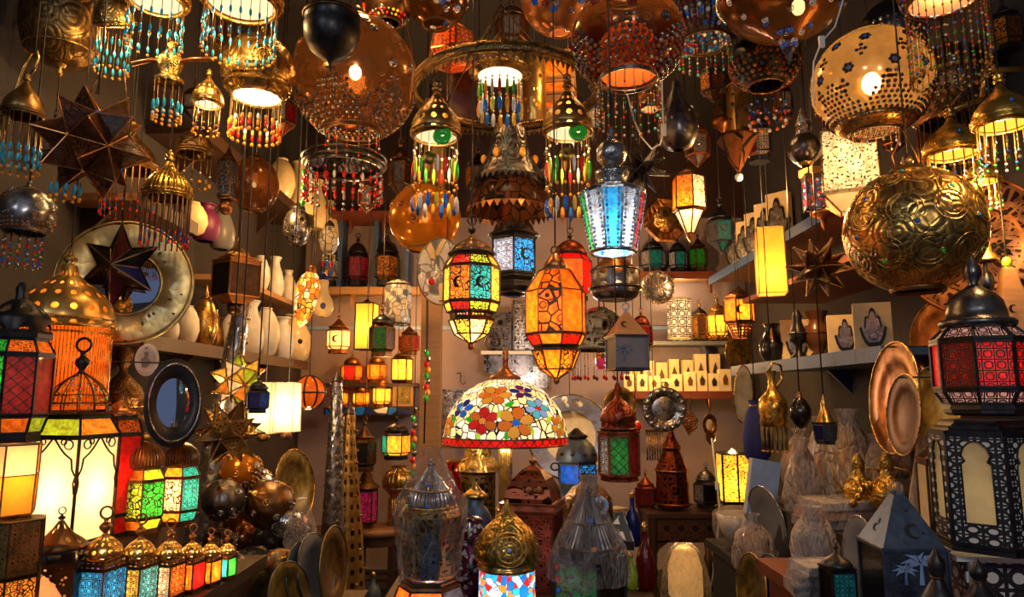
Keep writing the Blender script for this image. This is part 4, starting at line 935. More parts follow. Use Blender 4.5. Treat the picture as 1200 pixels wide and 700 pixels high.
# far left alcove shelves
for x, w, h, c_, lb in ((388, 30, 52, 'g:clear:.05:lattice:4', 'black domed lantern with dull panes farthest from the pillar'), (418, 32, 60, 'g:pink:.02:lattice:4', 'black domed lantern with pinkish panes, middle of three'), (451, 34, 62, 'g:amber:.03:filigree:4', 'black domed lantern with gold filigree panes near the pillar')):
    t = T('shelf_lantern', lb, 'lantern', x, 335, 5.7, 'black lanterns on the blue compartment shelf'); small_lantern(t, w * .84, h, c_, 'm:iron', 6)
t = T('hanging_lantern', 'cream-paned hanging lantern with crescent under the warm shelf', 'lantern', 396, 414, 5.0); small_lantern(t, 28, 48, ['g:cream:.6', 'g:cream:.45'], 'm:copper', 6, 1, 3, True, CONE)
t.part(MB().extrude(crescent(4), 1, (0, -13, 16)), 'crescent', 'm:iron')
t = T('hanging_box_lantern', 'bright rectangular black-framed lantern on the warm back wall', 'lantern', 429, 410, 5.2); lan(t, [(0, 15), 'p0', (54, 15)], [['paper:yellow:1.2']], 4, 38, 'm:iron', 1); t.light(25, 4, (1, .6, .2), 4); t.cord(54)
t.part(MB().lathe([(10, 54), (3, 58), (1, 60)], 4, rot=R_(38), smooth=False), 'cap', 'm:iron')
t = T('hanging_lantern', 'dark green onion-topped lantern before the bright rectangular lantern', 'lantern', 447, 418, 4.6); small_lantern(t, 30, 62, ['g:brown:.1', 'g:green:.05'], 'm:bronze', 6, 0, 0, True, ONION, dm='m:steel')
t = T('hanging_mosaic_cylinder', 'glittering silver mosaic cylinder lamp near the pillar', 'lamp', 466, 382, 4.7); t.part(MB().lathe([(11, 0), (15, 3), (16, 10), (16, 44), (14, 50), (6, 54)], 24), 'shade', 'mos:whitem:.06:14'); t.part(MB().torus((0, 0, 2), 14, 1, 20), 'rim', 'm:bronze'); t.part(MB().torus((0, 0, 48), 15, 1, 20), 'rim', 'm:bronze'); t.cord(54)
t = T('hanging_lantern', 'small red and bronze bell lantern beside the pillar', 'lantern', 479, 416, 4.8); small_lantern(t, 24, 40, ['g:red:.3', 'g:orange:.2'], 'm:copper', 6, 0, 0, True, CONE)
t = T('hanging_lantern', 'bright yellow square lantern just above the cloth-edged shelf', 'lantern', 471, 449, 5.1); lan(t, [(0, 12), 'm', (3, 13), 'p0', (28, 13), 'm', (31, 10)], [['g:yellow:2']], 4, 30, 'm:bronze', 1); dome(t, 31, 9, 9, 'm:bronze'); t.light(14, 3, (1, .6, .15), 3); t.cord(40)
for x, w, h, yb, Y, pal, lb in ((398, 22, 24, 477, 5.65, ['g:orange:.9'], 'squat orange glass lantern, first on the cloth-edged shelf'), (423, 22, 24, 477, 5.65, ['g:amber:.9', 'g:lime:.4', 'g:orange:.8'], 'amber and green glass lantern, second on the cloth-edged shelf'), (447, 24, 32, 477, 5.65, ['g:yellow:1.6'], 'bright caged yellow lantern, third on the cloth-edged shelf'), (412, 28, 28, 448, 5.7, ['g:orange:1.0', 'g:red:.5'], 'broad orange-red lantern on the narrow dark shelf'), (441, 26, 30, 448, 5.7, ['g:orange:.5', 'g:amber:.4'], 'see-through amber lantern on the narrow dark shelf')):
    t = T('shelf_lantern', lb, 'lantern', x, yb, Y, 'orange lanterns on the back shelves'); small_lantern(t, w * .88, h * 1.25, pal, 'm:copper', 6, 1, 1.6, False, DOME)
t = T('framed_tile', 'small square framed olive tile on the cloth-edged shelf', 'picture', 472, 477, 5.62); t.part(MB().box((0, 0, 14), (24, 3, 26)), 'frame', 'wood:light'); t.part(MB().box((0, -2, 14), (17, 1, 19)), 'tile', 'm:olive:engrave:4')
t = T('hanging_ball_lantern', 'orange glass ball lantern with black bands beside the slim silver cone', 'lantern', 362, 460, 4.2, uni=True)
t.part(MB().ball((0, 0, 0), 19, 19, 20, 12), 'glass_ball', 'g:orange:.9'); b = MB()
for a in (0, 45, 90, 135): b.torus((0, 0, 0), 19.5, 1.1, 26, 5, 'y').xf(RZ(45))
b.torus((0, 0, 0), 19.5, 1.1, 26, 5); t.part(b, 'band', 'm:iron'); t.cord(19); t.light(-26, 1.5)
t = T('hanging_lantern', 'brown pointed lantern hanging below the cloth-edged shelf', 'lantern', 426, 552, 5.0); small_lantern(t, 28, 62, ['g:brown:.05', 'g:black:0'], 'm:bronze', 6, 0, 0, True, CONE)
t = T('hanging_lantern', 'dark lantern with glowing amber and teal panes behind the stool', 'lantern', 464, 538, 4.9); small_lantern(t, 34, 52, ['g:amber:1.2', 'g:teal:.4', 'g:yellow:1'], 'm:iron', 6, 1, 2, True, ONION)
# stool and what stands by it
t = T('wooden_stool', 'round dark wooden stool in the aisle', 'stool', 440, 700, 4.75)
t.part(MB().lathe([(32, 76), (34, 78), (34, 82), (32, 84), (.01, 84)], 32), 'seat', 'wood:mid'); t.part(MB().lathe([(28, 64), (28, 76)], 24), 'apron', 'wood:dark')
for a in (35, 145, 215, 325): t.part(MB().box((24 * math.cos(R_(a)), 24 * math.sin(R_(a)), 36), (7, 7, 76)), 'leg', 'wood:dark')
t.part(MB().bar((-24, -16, 24), (24, -16, 24), 2.4).bar((-24, 16, 24), (24, 16, 24), 2.4).bar((-22, -16, 34), (-22, 16, 34), 2.4).bar((22, -16, 34), (22, 16, 34), 2.4), 'stretcher', 'wood:dark')
t = T('table_lantern', 'pink glass lantern standing on the stool', 'lantern', 428, 615, 4.75); t.part(MB().lathe([(15, 0), (15, 3), (13, 4)], 4, rot=R_(40), smooth=False), 'base', 'm:bronze'); lan(t, [(4, 15), 'p0', (40, 15), 'm', (44, 17)], [['g:pink:.28:speck:4']], 4, 38, 'm:bronze', .9); t.part(MB().lathe([(16, 44), (8, 52), (6, 60), (2, 66)], 14), 'dome', 'm:bronze')
t = T('metal_pot', 'brass bellied pot with grey band on the stool beside the pink lantern', 'pot', 466, 615, 4.85); t.part(MB().lathe([(12, 0), (12, 30), (10, 34), (18, 44), (20, 52), (16, 62), (8, 66), (9, 70)], 24), 'body', 'm:brass:rib:8'); t.part(MB().torus((0, 0, 44), 18.5, 1, 24), 'band', 'm:silver')
# left floor pile
zb_ = .62
for x, y, R, Y, m_, lb in ((283, 552, 23, 3.0, 't:amber:.1:.6', 'yellow-lit glass globe at the top of the left pile'), (262, 586, 24, 2.85, 'm:darksilver:hammer:12', 'studded silver ball beside the leaning silver cone'), (316, 592, 28, 2.95, 'm:bronze:hammer:12', 'brown studded ball in the middle of the left pile'), (284, 632, 32, 2.7, 't:rust:.1:.85', 'large amber studded ball at the front of the left pile'), (322, 634, 26, 2.8, 'm:iron:hammer:12', 'dark studded ball beside the large amber one'), (296, 672, 30, 2.6, 'm:darksilver:hammer:12', 'dark silver studded ball at the bottom of the pile'), (345, 618, 17, 3.1, 'm:copper:hammer:12', 'small copper ball behind the dark studded ball'), (255, 640, 20, 2.9, 'm:bronze:hammer:12', 'dim bronze ball beside the last row lantern')):
    t = T('studded_globe', lb, 'lamp', x, y, Y, 'studded globes heaped on the left bench', uni=True)
    globe(t, R, m_, R * .45, 3, 2, ('m:silver', 'm:brass', 'm:darksilver'), 10, 3, neck='m:brass', cord=False); t.rot(random.uniform(20, 60), random.uniform(-50, 50), 0)
def leaning_dish(label, x, y, Y, R, yaw, pitch, mat, name='metal_tray', sq=1, rim=None, group=None, cat='tray', mid=None, deep=.12):
    t = T(name, label, cat, x, y, Y, group, uni=True); plate(t, R, mat, rim, yaw, pitch, deep, sq, mid=mid); return t
leaning_dish('large brass dish leaning above the left pile', 346, 570, 3.35, 43, 76, -8, 'm:olive', rim='m:brass')
leaning_dish('olive metal tray standing on edge before the stool', 392, 664, 2.9, 46, 84, -5, 'm:darkbrass', rim='m:olive')
for i, (x, y, R, Y, yw, m_, lb) in enumerate(((372, 672, 46, 2.6, 80, 'd:grey:.35', 'outer grey tray of the leaning pair'), (358, 680, 44, 2.5, 80, 'd:bluegrey:.35', 'inner dark grey tray of the leaning pair'), (340, 700, 40, 2.25, 72, 'm:olive', 'yellow brass tray at the bottom between pile and grey trays'), (307, 706, 36, 2.2, 72, 'm:olive', 'small yellow brass tray below the studded balls'))):
    leaning_dish(lb, x, y, Y, R, yw, -14, m_, rim='m:darksilver', group='trays leaning at the left bench')
t = T('wrapped_bag', 'crinkled clear plastic bag over the left pile', 'bag', 352, 640, 2.55)
t.part(MB().lathe([(14, -10), (20, 4), (17, 24), (10, 44), (4, 56), (6, 64)], 18), 'film', 'wrap:.28'); t.part(MB().torus((0, 0, 56), 4.5, 1, 12), 'tie', 'd:white')
# ------------------------------------------------------------------ centre: chandelier and hanging lamps
DROPS = [[(.2, 'bead:clear', 1.6, 1.6), (.45, c1, 2.3, 10), (.68, 'bead:amber', 2, 2), (.93, c2, 3, 9)] for c1, c2 in (('bead:green', 'bead:clear'), ('bead:amber', 'bead:blue'), ('bead:clear', 'bead:yellow'), ('bead:red', 'bead:blue'), ('bead:lime', 'bead:amber'))]
t = T('ring_chandelier', 'big pierced bronze ring chandelier with a conical middle dome', 'chandelier', 592, 108, 2.45, uni=True)
R = 107
t.part(MB().lathe([(R, 5), (R + 2, 2), (R + 2, -3), (R, -6), (R - 3, -3), (R - 3, 3), (R, 5)], 72), 'ring', 'm:darkbrass:engrave:60')
t.part(MB().torus((0, 0, 5), R, 1.6, 72, 6).torus((0, 0, -6), R, 1.3, 72, 6), 'ring_moulding', 'm:brass:rib:90')
z_ = MB(); N_ = 96
for i in range(N_):
    a0, a1, am = 2 * PI * i / N_, 2 * PI * (i + 1) / N_, 2 * PI * (i + .5) / N_
    c_ = lambda a, r, z: (r * math.cos(a), r * math.sin(a), z)
    z_.add([c_(a0, R - 1, -6), c_(a1, R - 1, -6), c_(am, R - 1, -14), c_(a0, R - 2, -6), c_(a1, R - 2, -6), c_(am, R - 2, -14)], [(0, 1, 2), (5, 4, 3), (0, 2, 5, 3), (1, 4, 5, 2)], False)
t.part(z_, 'scalloped_skirt', 'm:darkbrass')
dome(t, 24, 34, 52, 'x:darkbrass:14:.22', CONE, 30, c=(-6, 0)); t.part(MB().torus((-6, 0, 24), 35, 2, 36).torus((-6, 0, 30), 31, 1.2, 36).lathe([(27, 18), (35, 24)], 36, (-6, 0, 0)), 'dome_rim', 'm:brass:rib:60')
for a in (20, 140, 260): t.part(MB().tube([(R * math.cos(R_(a)), R * math.sin(R_(a)), 4), (-6, 0, 110)], 1, 5), 'chain', 'm:darkbrass')
t.part(MB().ball((-6, 0, 34), 9, 12), 'bulb', 'e:yellow:10'); t.light(30, 3, r=6, x=-6)
t.part(MB().lathe([(26, 19), (14, 22), (.01, 23)], 24, (-6, 0, 0)), 'glow_disc', 'e:cream:3')
strands(t, 25, 18, 18, 46, DROPS, c=(-6, 0)); t.cord(76, x=-6)
for x, y, s_, lb, L in ((511, 160, 1, 'bell lamp with coloured glass drops under the chandelier ring\'s left side', 84), (665, 156, 1, 'bell lamp with coloured glass drops under the chandelier ring\'s right side', 92)):
    t = T('hanging_bell_lamp', lb, 'lamp', x, y, 2.2 if x < 600 else 2.25, 'bell lamps of the ring chandelier'); beadlamp(t, 28, 58, 'x:darkbrass:13:.24', L, 16, DROPS, 25, 5, 2.6, [(1, 0), (1.04, .08), (1.02, .22), (.9, .36), (.68, .5), (.42, .64), (.22, .78), (.12, .9), (.05, 1)], cord=False)
    m_ = MB(); m_.lathe([(2, -3), (9, -3), (11, -1.5), (9, 0), (2, 0), (2, -3)], 18).xf(RX(80)).xf(TR(10, -26, -8))
    t.part(m_, 'eye_bead', 'bead:green'); t.part(MB().lathe([(2, -2), (6, -2), (8, 0), (2, 1)], 14).xf(RX(85)).xf(TR(-4, -27, -34)), 'coin_drop', 'm:olive')
    t.part(MB().torus((0, 0, 66), 4, 1, 14, 5, 'y').tube([(0, 0, 70), (0, 0, 92)], .8, 5), 'hook', 'm:bronze')
t = T('hanging_skirt_lamp', 'grey metal cone lamp with zigzag skirt below the chandelier', 'lamp', 597, 214, 2.7, uni=True)
t.part(MB().lathe([(46, 0), (43, 5), (34, 16), (26, 32), (22, 48), (20, 62), (14, 70), (5, 74)], 36), 'cone', 'm:darksilver:engrave:9'); z_ = MB()
for i in range(40):
    a0, a1, am = 2 * PI * i / 40, 2 * PI * (i + 1) / 40, 2 * PI * (i + .5) / 40
    z_.add([c_(a0, 46, 0), c_(a1, 46, 0), c_(am, 48, -7)], [(0, 1, 2)], False)
t.part(z_, 'zigzag_edge', 'm:darksilver'); t.part(MB().lathe([(50, -34), (47, -26), (40, -12), (34, -2)], 32), 'amber_skirt', 'g:brown:.04:cells:22')
z_ = MB()
for i in range(36):
    a0, a1, am = 2 * PI * i / 36, 2 * PI * (i + 1) / 36, 2 * PI * (i + .5) / 36
    z_.add([c_(a0, 50, -34), c_(a1, 50, -34), c_(am, 51, -42)], [(0, 1, 2)], False)
t.part(z_, 'lower_zigzag', 'm:copper')
for a in range(0, 360, 60): t.part(MB().ball((30 * math.cos(R_(a)), 30 * math.sin(R_(a)), 28), 4, 6, 10, 6), 'gem', 'bead:amber')
t.cord(74)
t = T('hanging_globe_lamp', 'golden amber glass globe with flower bosses left of the chandelier', 'lamp', 498, 256, 2.85, uni=True)
globe(t, 42, 't:amber:.14:.75', 21, 0, 2, ('m:brass', 'm:copper'), 16, 0, lit=5, watt=1.6, zs=.98, bulbr=.09, topr=.3, gem=1.3, neck='m:darkbrass')
def crescent_on(t, r, x, y, z, mat='m:iron', rz=0): t.part(MB().extrude(crescent(r), 1.2, (x, y, z), R_(rz)), 'crescent', mat)
t = T('hanging_lantern', 'multicoloured eight-sided lantern with crescents and yellow edges', 'lantern', 552, 410, 2.4)
P_ = ['g:teal:.8:filigree:4', 'g:yellow:1:speck:4', 'g:orange:.6', 'g:blue:.4', 'g:red:.5', 'g:orange:.5', 'g:yellow:.8:speck:4', 'g:orange:.8:filigree:4']; P2 = ['g:lime:.7:filigree:4', 'g:yellow:.8', 'g:orange:.5', 'g:lime:.4', 'g:red:.4', 'g:orange:.5', 'g:yellow:.7', 'g:red:.7:filigree:4']; P3 = ['g:cream:.9:speck:4', 'g:yellow:.8:filigree:4']
lan(t, [(8, 3), 'p2', (18, 20), 'p2', (34, 27), 'm', (36, 24), 'x', (42, 25), 'm', (44, 29), 'p1', (54, 33), 'm', (56, 33.5), 'p0', (96, 33.5), 'm', (98, 33.5), 'p1', (110, 26), 'm', (113, 26)], [P_, P2, P3], 8, 0, 'm:bronze', 1.2, pierce='x:bronze:5:.3')
t.part(MB().ball((0, 0, 4), 4, 5), 'drop_knob', 'm:copper'); t.part(MB().torus((0, 0, 114), 27, 2, 30), 'cornice', 'm:iron'); dome(t, 114, 24, 26, 'x:bronze:12:.26', ONION); finial(t, 136, 18, 'm:iron', True, 5)
crescent_on(t, 7, 13, -31, 76, rz=22); crescent_on(t, 7, -13, -31, 76, rz=-22); t.light(70, 2.5, (1, .8, .5), 8); t.light(24, 2, (1, .7, .35), 5); t.cord(152)
t = T('hanging_lantern', 'black lantern with silver lattice, blue crescent and red panes', 'lantern', 602, 348, 2.65)
lan(t, [(4, 22), 'm', (16, 22), 'm', (22, 27), 'm', (26, 28), 'p0', (66, 28), 'm', (70, 28)], [['g:sky:.4:filigree:5', 'g:red:.4', 'g:red:.2', 'g:blue:.2', 'g:red:.2', 'g:clear:.35:lattice:4']], 6, 0, 'm:iron', 1.6)
t.part(MB().lathe([(8, 0), (18, 3), (22, 6), (24, 10)], 20), 'foot_bowl', 'm:iron'); t.part(MB().torus((0, 0, 72), 29, 2, 30), 'cornice', 'm:iron'); dome(t, 73, 25, 26, 'm:iron:hammer:9', DOME); finial(t, 98, 14, 'm:iron', True, 4); crescent_on(t, 7, 14, -24.5, 46, rz=30); t.light(45, 2.5, (.8, .9, 1), 6); t.cord(112)
t = T('hanging_lantern', 'dark domed lantern with red glass panes behind the orange one', 'lantern', 669, 352, 3.0)
small_lantern(t, 50, 84, ['g:red:.35', 'g:darkred:.4', 'g:orange:.3'], 'm:iron', 6, 1, 2.5, True, DOME, upper=['g:red:.3'], col=(1, .25, .08), dm='m:redcopper')
t = T('hanging_lantern', 'large glowing orange eight-sided glass lantern with amber bowl', 'lantern', 652, 449, 2.3)
O1 = ['g:orange:.55', 'g:orange:.5:speck:4', 'g:orange:.5', 'g:orange:.4', 'g:orange:.5', 'g:orange:.4', 'g:amber:.45', 'g:orange:.6:filigree:2']; O2 = ['g:red:.6:speck:4', 'g:amber:.5', 'g:orange:.5']; O3 = ['g:amber:.45:filigree:3', 'g:amber:.4', 'g:orange:.3']
lan(t, [(6, 4), 'p2', (16, 20), 'p2', (38, 29), 'm', (40, 26), 'm', (44, 29), 'p1', (56, 36), 'm', (58, 36.5), 'p0', (108, 36.5), 'p0', (134, 20), 'm', (138, 14)], [O1, O2, O3], 8, 8, 'm:bronze', 1.1)
t.part(MB().ball((0, 0, 3), 4, 5), 'drop_knob', 'm:copper'); t.part(MB().lathe(sc([(1, 0), (1.1, .2), (.8, .5), (.5, .8), (.2, 1)], 13, 18, 138), 20), 'cap', 'm:copper'); t.part(MB().torus((0, 0, 160), 5, 1.1, 16, 5, 'y'), 'hanging_ring', 'm:bronze'); t.light(80, 3.2, (1, .42, .1), 9); t.light(26, 1, (1, .5, .12), 5); t.cord(162)
t = T('hanging_jewel_lantern', 'jewelled silver lantern with bright blue and red tapered panes', 'lantern', 719, 298, 2.2)
JB = ['g:sky:.9', 'g:clear:.05:speck:6', 'g:red:1.1', 'g:red:.4', 'g:blue:.3', 'g:green:.3', 'g:blue:.3', 'g:blue:.3', 'g:green:.8', 'g:clear:.05:speck:6']
n = 10; fr_ = lan(t, [(2, 26), 'p0', (70, 39), 'm', (76, 30), 'm', (80, 18)], [JB], n, -26, 'm:silver', 1.6)
for i in range(n):
    a = -PI / 2 + R_(-26) + 2 * PI * i / n
    b = MB()
    for s_ in (-1, 1):
        for q in range(15):
            f = q / 14; r = (26 + 13 * f) * 1.0; an = a + s_ * .12; rr = r * .985; b.m = q % 3; b.ball((rr * math.cos(an), rr * math.sin(an), 4 + 64 * f), 2.0, None, 6, 4)
    t.part(b, 'jewel_strip', ['bead:clear', 'm:silver', 'bead:ltblue'], fr_)
t.part(MB().torus((0, 0, 2), 26, 2.2, 24), 'rim', 'm:silver'); t.part(MB().torus((0, 0, 72), 38, 1.6, 30), 'rim', 'm:silver'); t.part(MB().lathe([(20, 78), (17, 82), (17, 90), (20, 93), (20, 98), (10, 102), (8, 106)], 20), 'neck', 'm:silver:engrave:6'); t.part(MB().ball((0, 0, 120), 18, 17, 24, 14), 'ball_top', 'm:silver:hammer:12')
t.part(MB().lathe([(6, 136), (3, 142), (4, 147), (1, 154)], 12), 'finial', 'm:silver'); t.light(20, 3, (.75, .9, 1), 6); t.cord(152)
t = T('hanging_cap_lamp', 'pierced bronze cap lamp under the jewelled blue lantern', 'lamp', 721, 352, 2.45)
t.part(MB().lathe([(28, 14), (29, 32), (27, 36)], 36), 'pierced_band', 'x:darksilver:10:.27'); t.part(MB().lathe([(28, 35), (20, 42), (12, 50), (5, 54), (3, 60)], 30), 'cone', 'm:copper'); t.part(MB().torus((0, 0, 14), 30, 1.8, 36).torus((0, 0, 35), 28, 1.8, 36).torus((0, 0, 8), 27, 1.2, 36).lathe([(20, 0), (26, 4), (29, 10), (28, 14)], 32), 'rim', 'm:darksilver'); t.light(20, 1, r=4); t.cord(58)
# silver openwork lamp with bead strings between orange lantern and box lamp
t = T('hanging_bead_lamp', 'dark silver openwork flower lamp with red bead strings', 'lamp', 703, 410, 2.75, uni=True)
t.part(MB().lathe([(34, 0), (30, 6), (33, 16), (26, 24), (30, 34), (20, 44), (8, 50)], 8, smooth=False), 'openwork_shade', 'm:silver:lace:7'); t.part(MB().torus((0, 0, 0), 34, 1.5, 30), 'rim', 'm:darksilver')
strands(t, 32, 0, 18, 34, bead_kinds((.6, ['bead:clear', 'm:darksilver'], 1.2, 1.2), (.97, ['bead:darkred', 'bead:red'], 2.2, 2.6)), 'm:darksilver'); t.cord(50)
t = T('hanging_box_lantern', 'small grey box lantern with silver palm and wooden pyramid top', 'lantern', 735, 434, 2.5)
lan(t, [(0, 29), 'm', (2, 28), 'p0', (38, 28), 'm', (40, 29)], [['d:grey:.5', 'm:bluesteel', 'm:iron', 'd:bluegrey:.5']], 4, -36, 'm:darksilver', .9)
t.part(MB().lathe([(28, 40), (4, 68)], 4, rot=R_(-36), smooth=False), 'pyramid_top', 'wood:light'); t.part(MB().torus((0, 0, 76), 4, 1, 14, 5, 'y').box((0, 0, 70), (5, 5, 6)), 'hanging_ring', 'd:ltblue')
def palm_mb(s, y=-1, x0=0, z0=0):
    m = MB(); m.extrude([(-1.1 * s, 0), (1.1 * s, 0), (.8 * s, 10 * s), (-.2 * s, 10 * s)], .6, (x0, y, z0))
    for a, L in ((10, 9), (48, 8.5), (88, 7), (132, 8.5), (170, 9), (-22, 8), (202, 8)):
        u = [(0, -.5), (L * .5, 1.5), (L, -1.6), (L * .5, -.6)]; c, q = math.cos(R_(a)), math.sin(R_(a))
        if math.cos(R_(a)) < 0: u = [(p, -v) for p, v in u]
        m.extrude([((p * c - v * q) * s, (10 + p * q * .8 + v * c) * s) for p, v in u], .6, (x0, y, z0))
    return m
pm = palm_mb(1.25).xf(TR(-6.5, -20.6, 10) @ RZ(9)); t.part(pm, 'palm_relief', 'm:silver'); t.part(MB().extrude(crescent(4.2), .8).xf(TR(-4, -13, 53) @ RX(-31) @ RZ(9)), 'crescent', 'd:black'); t.cord(80)
# mosaic plate at left of the lantern group, back-wall ornaments
t = T('hanging_mosaic_plate', 'mirror mosaic plate with red gem half behind the coloured lantern', 'plate', 517, 318, 3.0, uni=True); plate(t, 40, 'mos:whitem:0:12', 'm:olive', 36, 6, .1, .8); t.part(MB().ball((-10, -9, -14), 4, 4, 10, 6), 'gem', 'bead:red'); t.part(MB().tube([(0, 0, 37), (0, 70, 44)], .7), 'wire_loop', 'm:iron'); t.cord(44, y=70)
def back_panel(name, label, cat, x0, x1, y0, y1, Y, mat, frame=None, Yb=None):
    t = T(name, label, cat, (x0 + x1) / 2, y1, Y); w, h = x1 - x0, y1 - y0
    t.part(MB().box((0, 0, h / 2), (w, 2.5, h)), 'panel', mat)
    if frame:
        t.part(MB().box((0, -1, h - 1), (w + 2, 4, 2)).box((0, -1, 1), (w + 2, 4, 2)).box((-w / 2, -1, h / 2), (2, 4, h)).box((w / 2, -1, h / 2), (2, 4, h)), 'frame', frame)
    return t
back_panel('wall_relief', 'tall carved silver panel hanging behind the orange lantern', 'panel', 602, 640, 352, 412, 5.7, 'm:silver:lace:4', 'm:darksilver')
back_panel('wall_relief', 'perforated silver grille hanging just above the flowered lampshade', 'panel', 598, 642, 428, 456, 5.68, 'm:silver:lace:9', 'm:darksilver')
back_panel('wall_relief', 'narrow scrolled silver panel left of the tall carved one', 'panel', 574, 598, 366, 414, 5.72, 'm:darksilver:lace:4', 'm:darksilver')
back_panel('wall_relief', 'silver embossed sheet on the wall left of the flowered lampshade', 'panel', 519, 562, 456, 516, 5.7, 'm:silver:engrave:4', 'm:silver')
t = T('wall_bracket', 'carved grey wall bracket shelf with scrolls over the flowered lampshade', 'shelf', 596, 440, 5.62)
t.part(MB().box((0, 0, 26), (64, 22, 4)), 'board', 'd:white:.5'); t.part(MB().box((0, 4, 14), (58, 8, 20)), 'back_board', 'm:darksilver:lace:5')
for x in (-16, 16): t.part(MB().extrude([(-5, 0), (5, 0), (8, 6), (3, 11), (8, 18), (6, 23), (-6, 23), (-8, 18), (-3, 11), (-8, 6)], 6, (x, -5, 0)), 'scroll', 'm:darksilver')
t = T('candle_holder', 'little ringed metal candle holder on the grey wall bracket', 'candle holder', 578, 413, 5.6); t.part(MB().torus((0, 0, 12), 10, 1.4, 20, 5, 'y').torus((0, 0, 12), 5, 1.1, 16, 5, 'y'), 'ring', 'm:darksilver'); t.part(MB().lathe([(6, 0), (6, 2), (2, 3)], 14), 'foot', 'm:darksilver')
t = T('hanging_lace_plate', 'large cream plate with lacy cut-out border behind the flowered lampshade', 'plate', 668, 512, 4.6, uni=True); plate(t, 50, 'd:cream:.4', 'm:olive', -8, -4, .08); t.part(MB().lathe([(30, 1), (48, 2.5)], 48).xf(RZ(-8) @ RX(86)), 'lacy_border', 'x:silver:22:.3:1'); t.cord(48)
t = T('wall_hook', 'small bent wire hook on the pale back wall', 'hook', 540, 448, 5.82); t.part(MB().tube([(0, 0, 10), (0, -2, 0), (3, -3, -3), (6, -3, 0)], .5, 5).tube([(-5, -1, 10), (0, -1, 11)], .5, 5), 'wire', 'm:iron')
# ------------------------------------------------------------------ stained glass lamp
t = T('stained_glass_lamp', 'table lamp with domed flowered stained-glass shade and red border', 'lamp', 592, 640, 2.35, yref=500)
SP = [(72.5, 125), (71.5, 133), (69, 144), (64, 156), (56, 168), (45, 179), (32, 187), (17, 192)]
t.part(MB().lathe(SP, 56), 'shade', 'mos:cream:.5:44')
t.part(MB().lathe([(73, 116.5), (72.7, 124.5)], 56), 'red_border', 'g:red:.25:diamond:60'); t.part(MB().torus((0, 0, 125), 73, .9, 56, 5).torus((0, 0, 116.5), 73, 1.0, 56, 5), 'lead_band', 'm:bronze')
def on_shade(u, z):                                            # point on the shade, u = angle, z = height
    for (r0, z0), (r1, z1) in zip(SP, SP[1:]):
        if z <= z1: f = (z - z0) / (z1 - z0); r = r0 + (r1 - r0) * f; break
    else: r = SP[-1][0]
    return r, z
def flower(px, pz, cols, s=15, npet=6, leaf=None, rot=0):
    """px, pz = photo pixel offset from the lamp axis and height"""
    r, _ = on_shade(0, pz); u0 = math.asin(max(-.98, min(.98, px / r)))
    mb = MB()
    def patch(shape, m, off):
        mb.m = m; vs = []
        for (a, b) in shape:
            z = max(125.5, min(191, pz + b * max(.45, 1 - (pz - 125) / 110))); rr, _ = on_shade(0, z); u = u0 + a / rr; vs.append(((rr + off) * math.sin(u), -(rr + off) * math.cos(u), z + off * .4))
        cx = sum((Vector(v) for v in vs), Vector()) / len(vs); k = len(vs)
        rc = math.hypot(cx.x, cx.y); on, _ = on_shade(0, cx.z); f = (on + off + .5) / rc if rc > 1 else 1; cx.x *= f; cx.y *= f
        mb.add([cx] + vs, [(0, 1 + i, 1 + (i + 1) % k) for i in range(k)], False, [[(.5, .5), (0, 0), (1, 1)]] * k)
    for i in range(npet):
        a = rot + 2 * PI * i / npet; c, q = math.cos(a), math.sin(a)
        for gr, m, off in ((1.0, 0, .5), (.86, 1 + i % len(cols), 1.0)):
            L = s; w = s * .34
            base = [(.12, 0), (.3, .65), (.6, 1), (.85, .8), (1, 0), (.85, -.8), (.6, -1), (.3, -.65)]
            sh = [((.55 + (p - .55) * gr) * L, v * w * gr) for p, v in base]
            patch([(p * c - v * q, p * q + v * c) for p, v in sh], m, off)
    patch([(s * .2 * math.cos(j), s * .2 * math.sin(j)) for j in [2 * PI * i / 8 for i in range(8)]], 1 + len(cols), 1.6)
    t.part(mb, 'glass_flower', ['d:black:.4'] + cols + [leaf or 'g:orange:.3'])
flower(-24, 145, ['g:red:0.9:flat', 'g:red:0.7:flat', 'g:orange:0.5:flat'], 19, 6, 'g:amber:0.48:flat', .5)
flower(12, 143, ['g:amber:0.88:flat', 'g:orange:0.72:flat'], 22, 6, 'g:blue:0.4:flat', .3)
flower(-47, 158, ['g:blue:0.72:flat', 'g:navy:0.72:flat'], 16, 5, 'g:aqua:0.64:flat', .2)
flower(36, 158, ['g:aqua:1.04:flat', 'g:ltblue:1.04:flat'], 17, 6, 'g:red:0.48:flat', .1)
flower(-12, 173, ['g:amber:0.8:flat', 'g:orange:0.72:flat'], 20, 6, 'g:orange:0.4:flat', 0)
flower(19, 177, ['g:navy:0.8:flat', 'g:purple:0.72:flat'], 15, 5, 'g:orange:0.4:flat', .4)
flower(60, 138, ['g:orange:0.72:flat', 'g:amber:0.72:flat'], 16, 6, 'g:lime:0.48:flat', .2)
flower(-64, 138, ['g:orange:0.72:flat', 'g:amber:0.72:flat'], 15, 6, 'g:amber:0.48:flat', .2)
lf = MB()
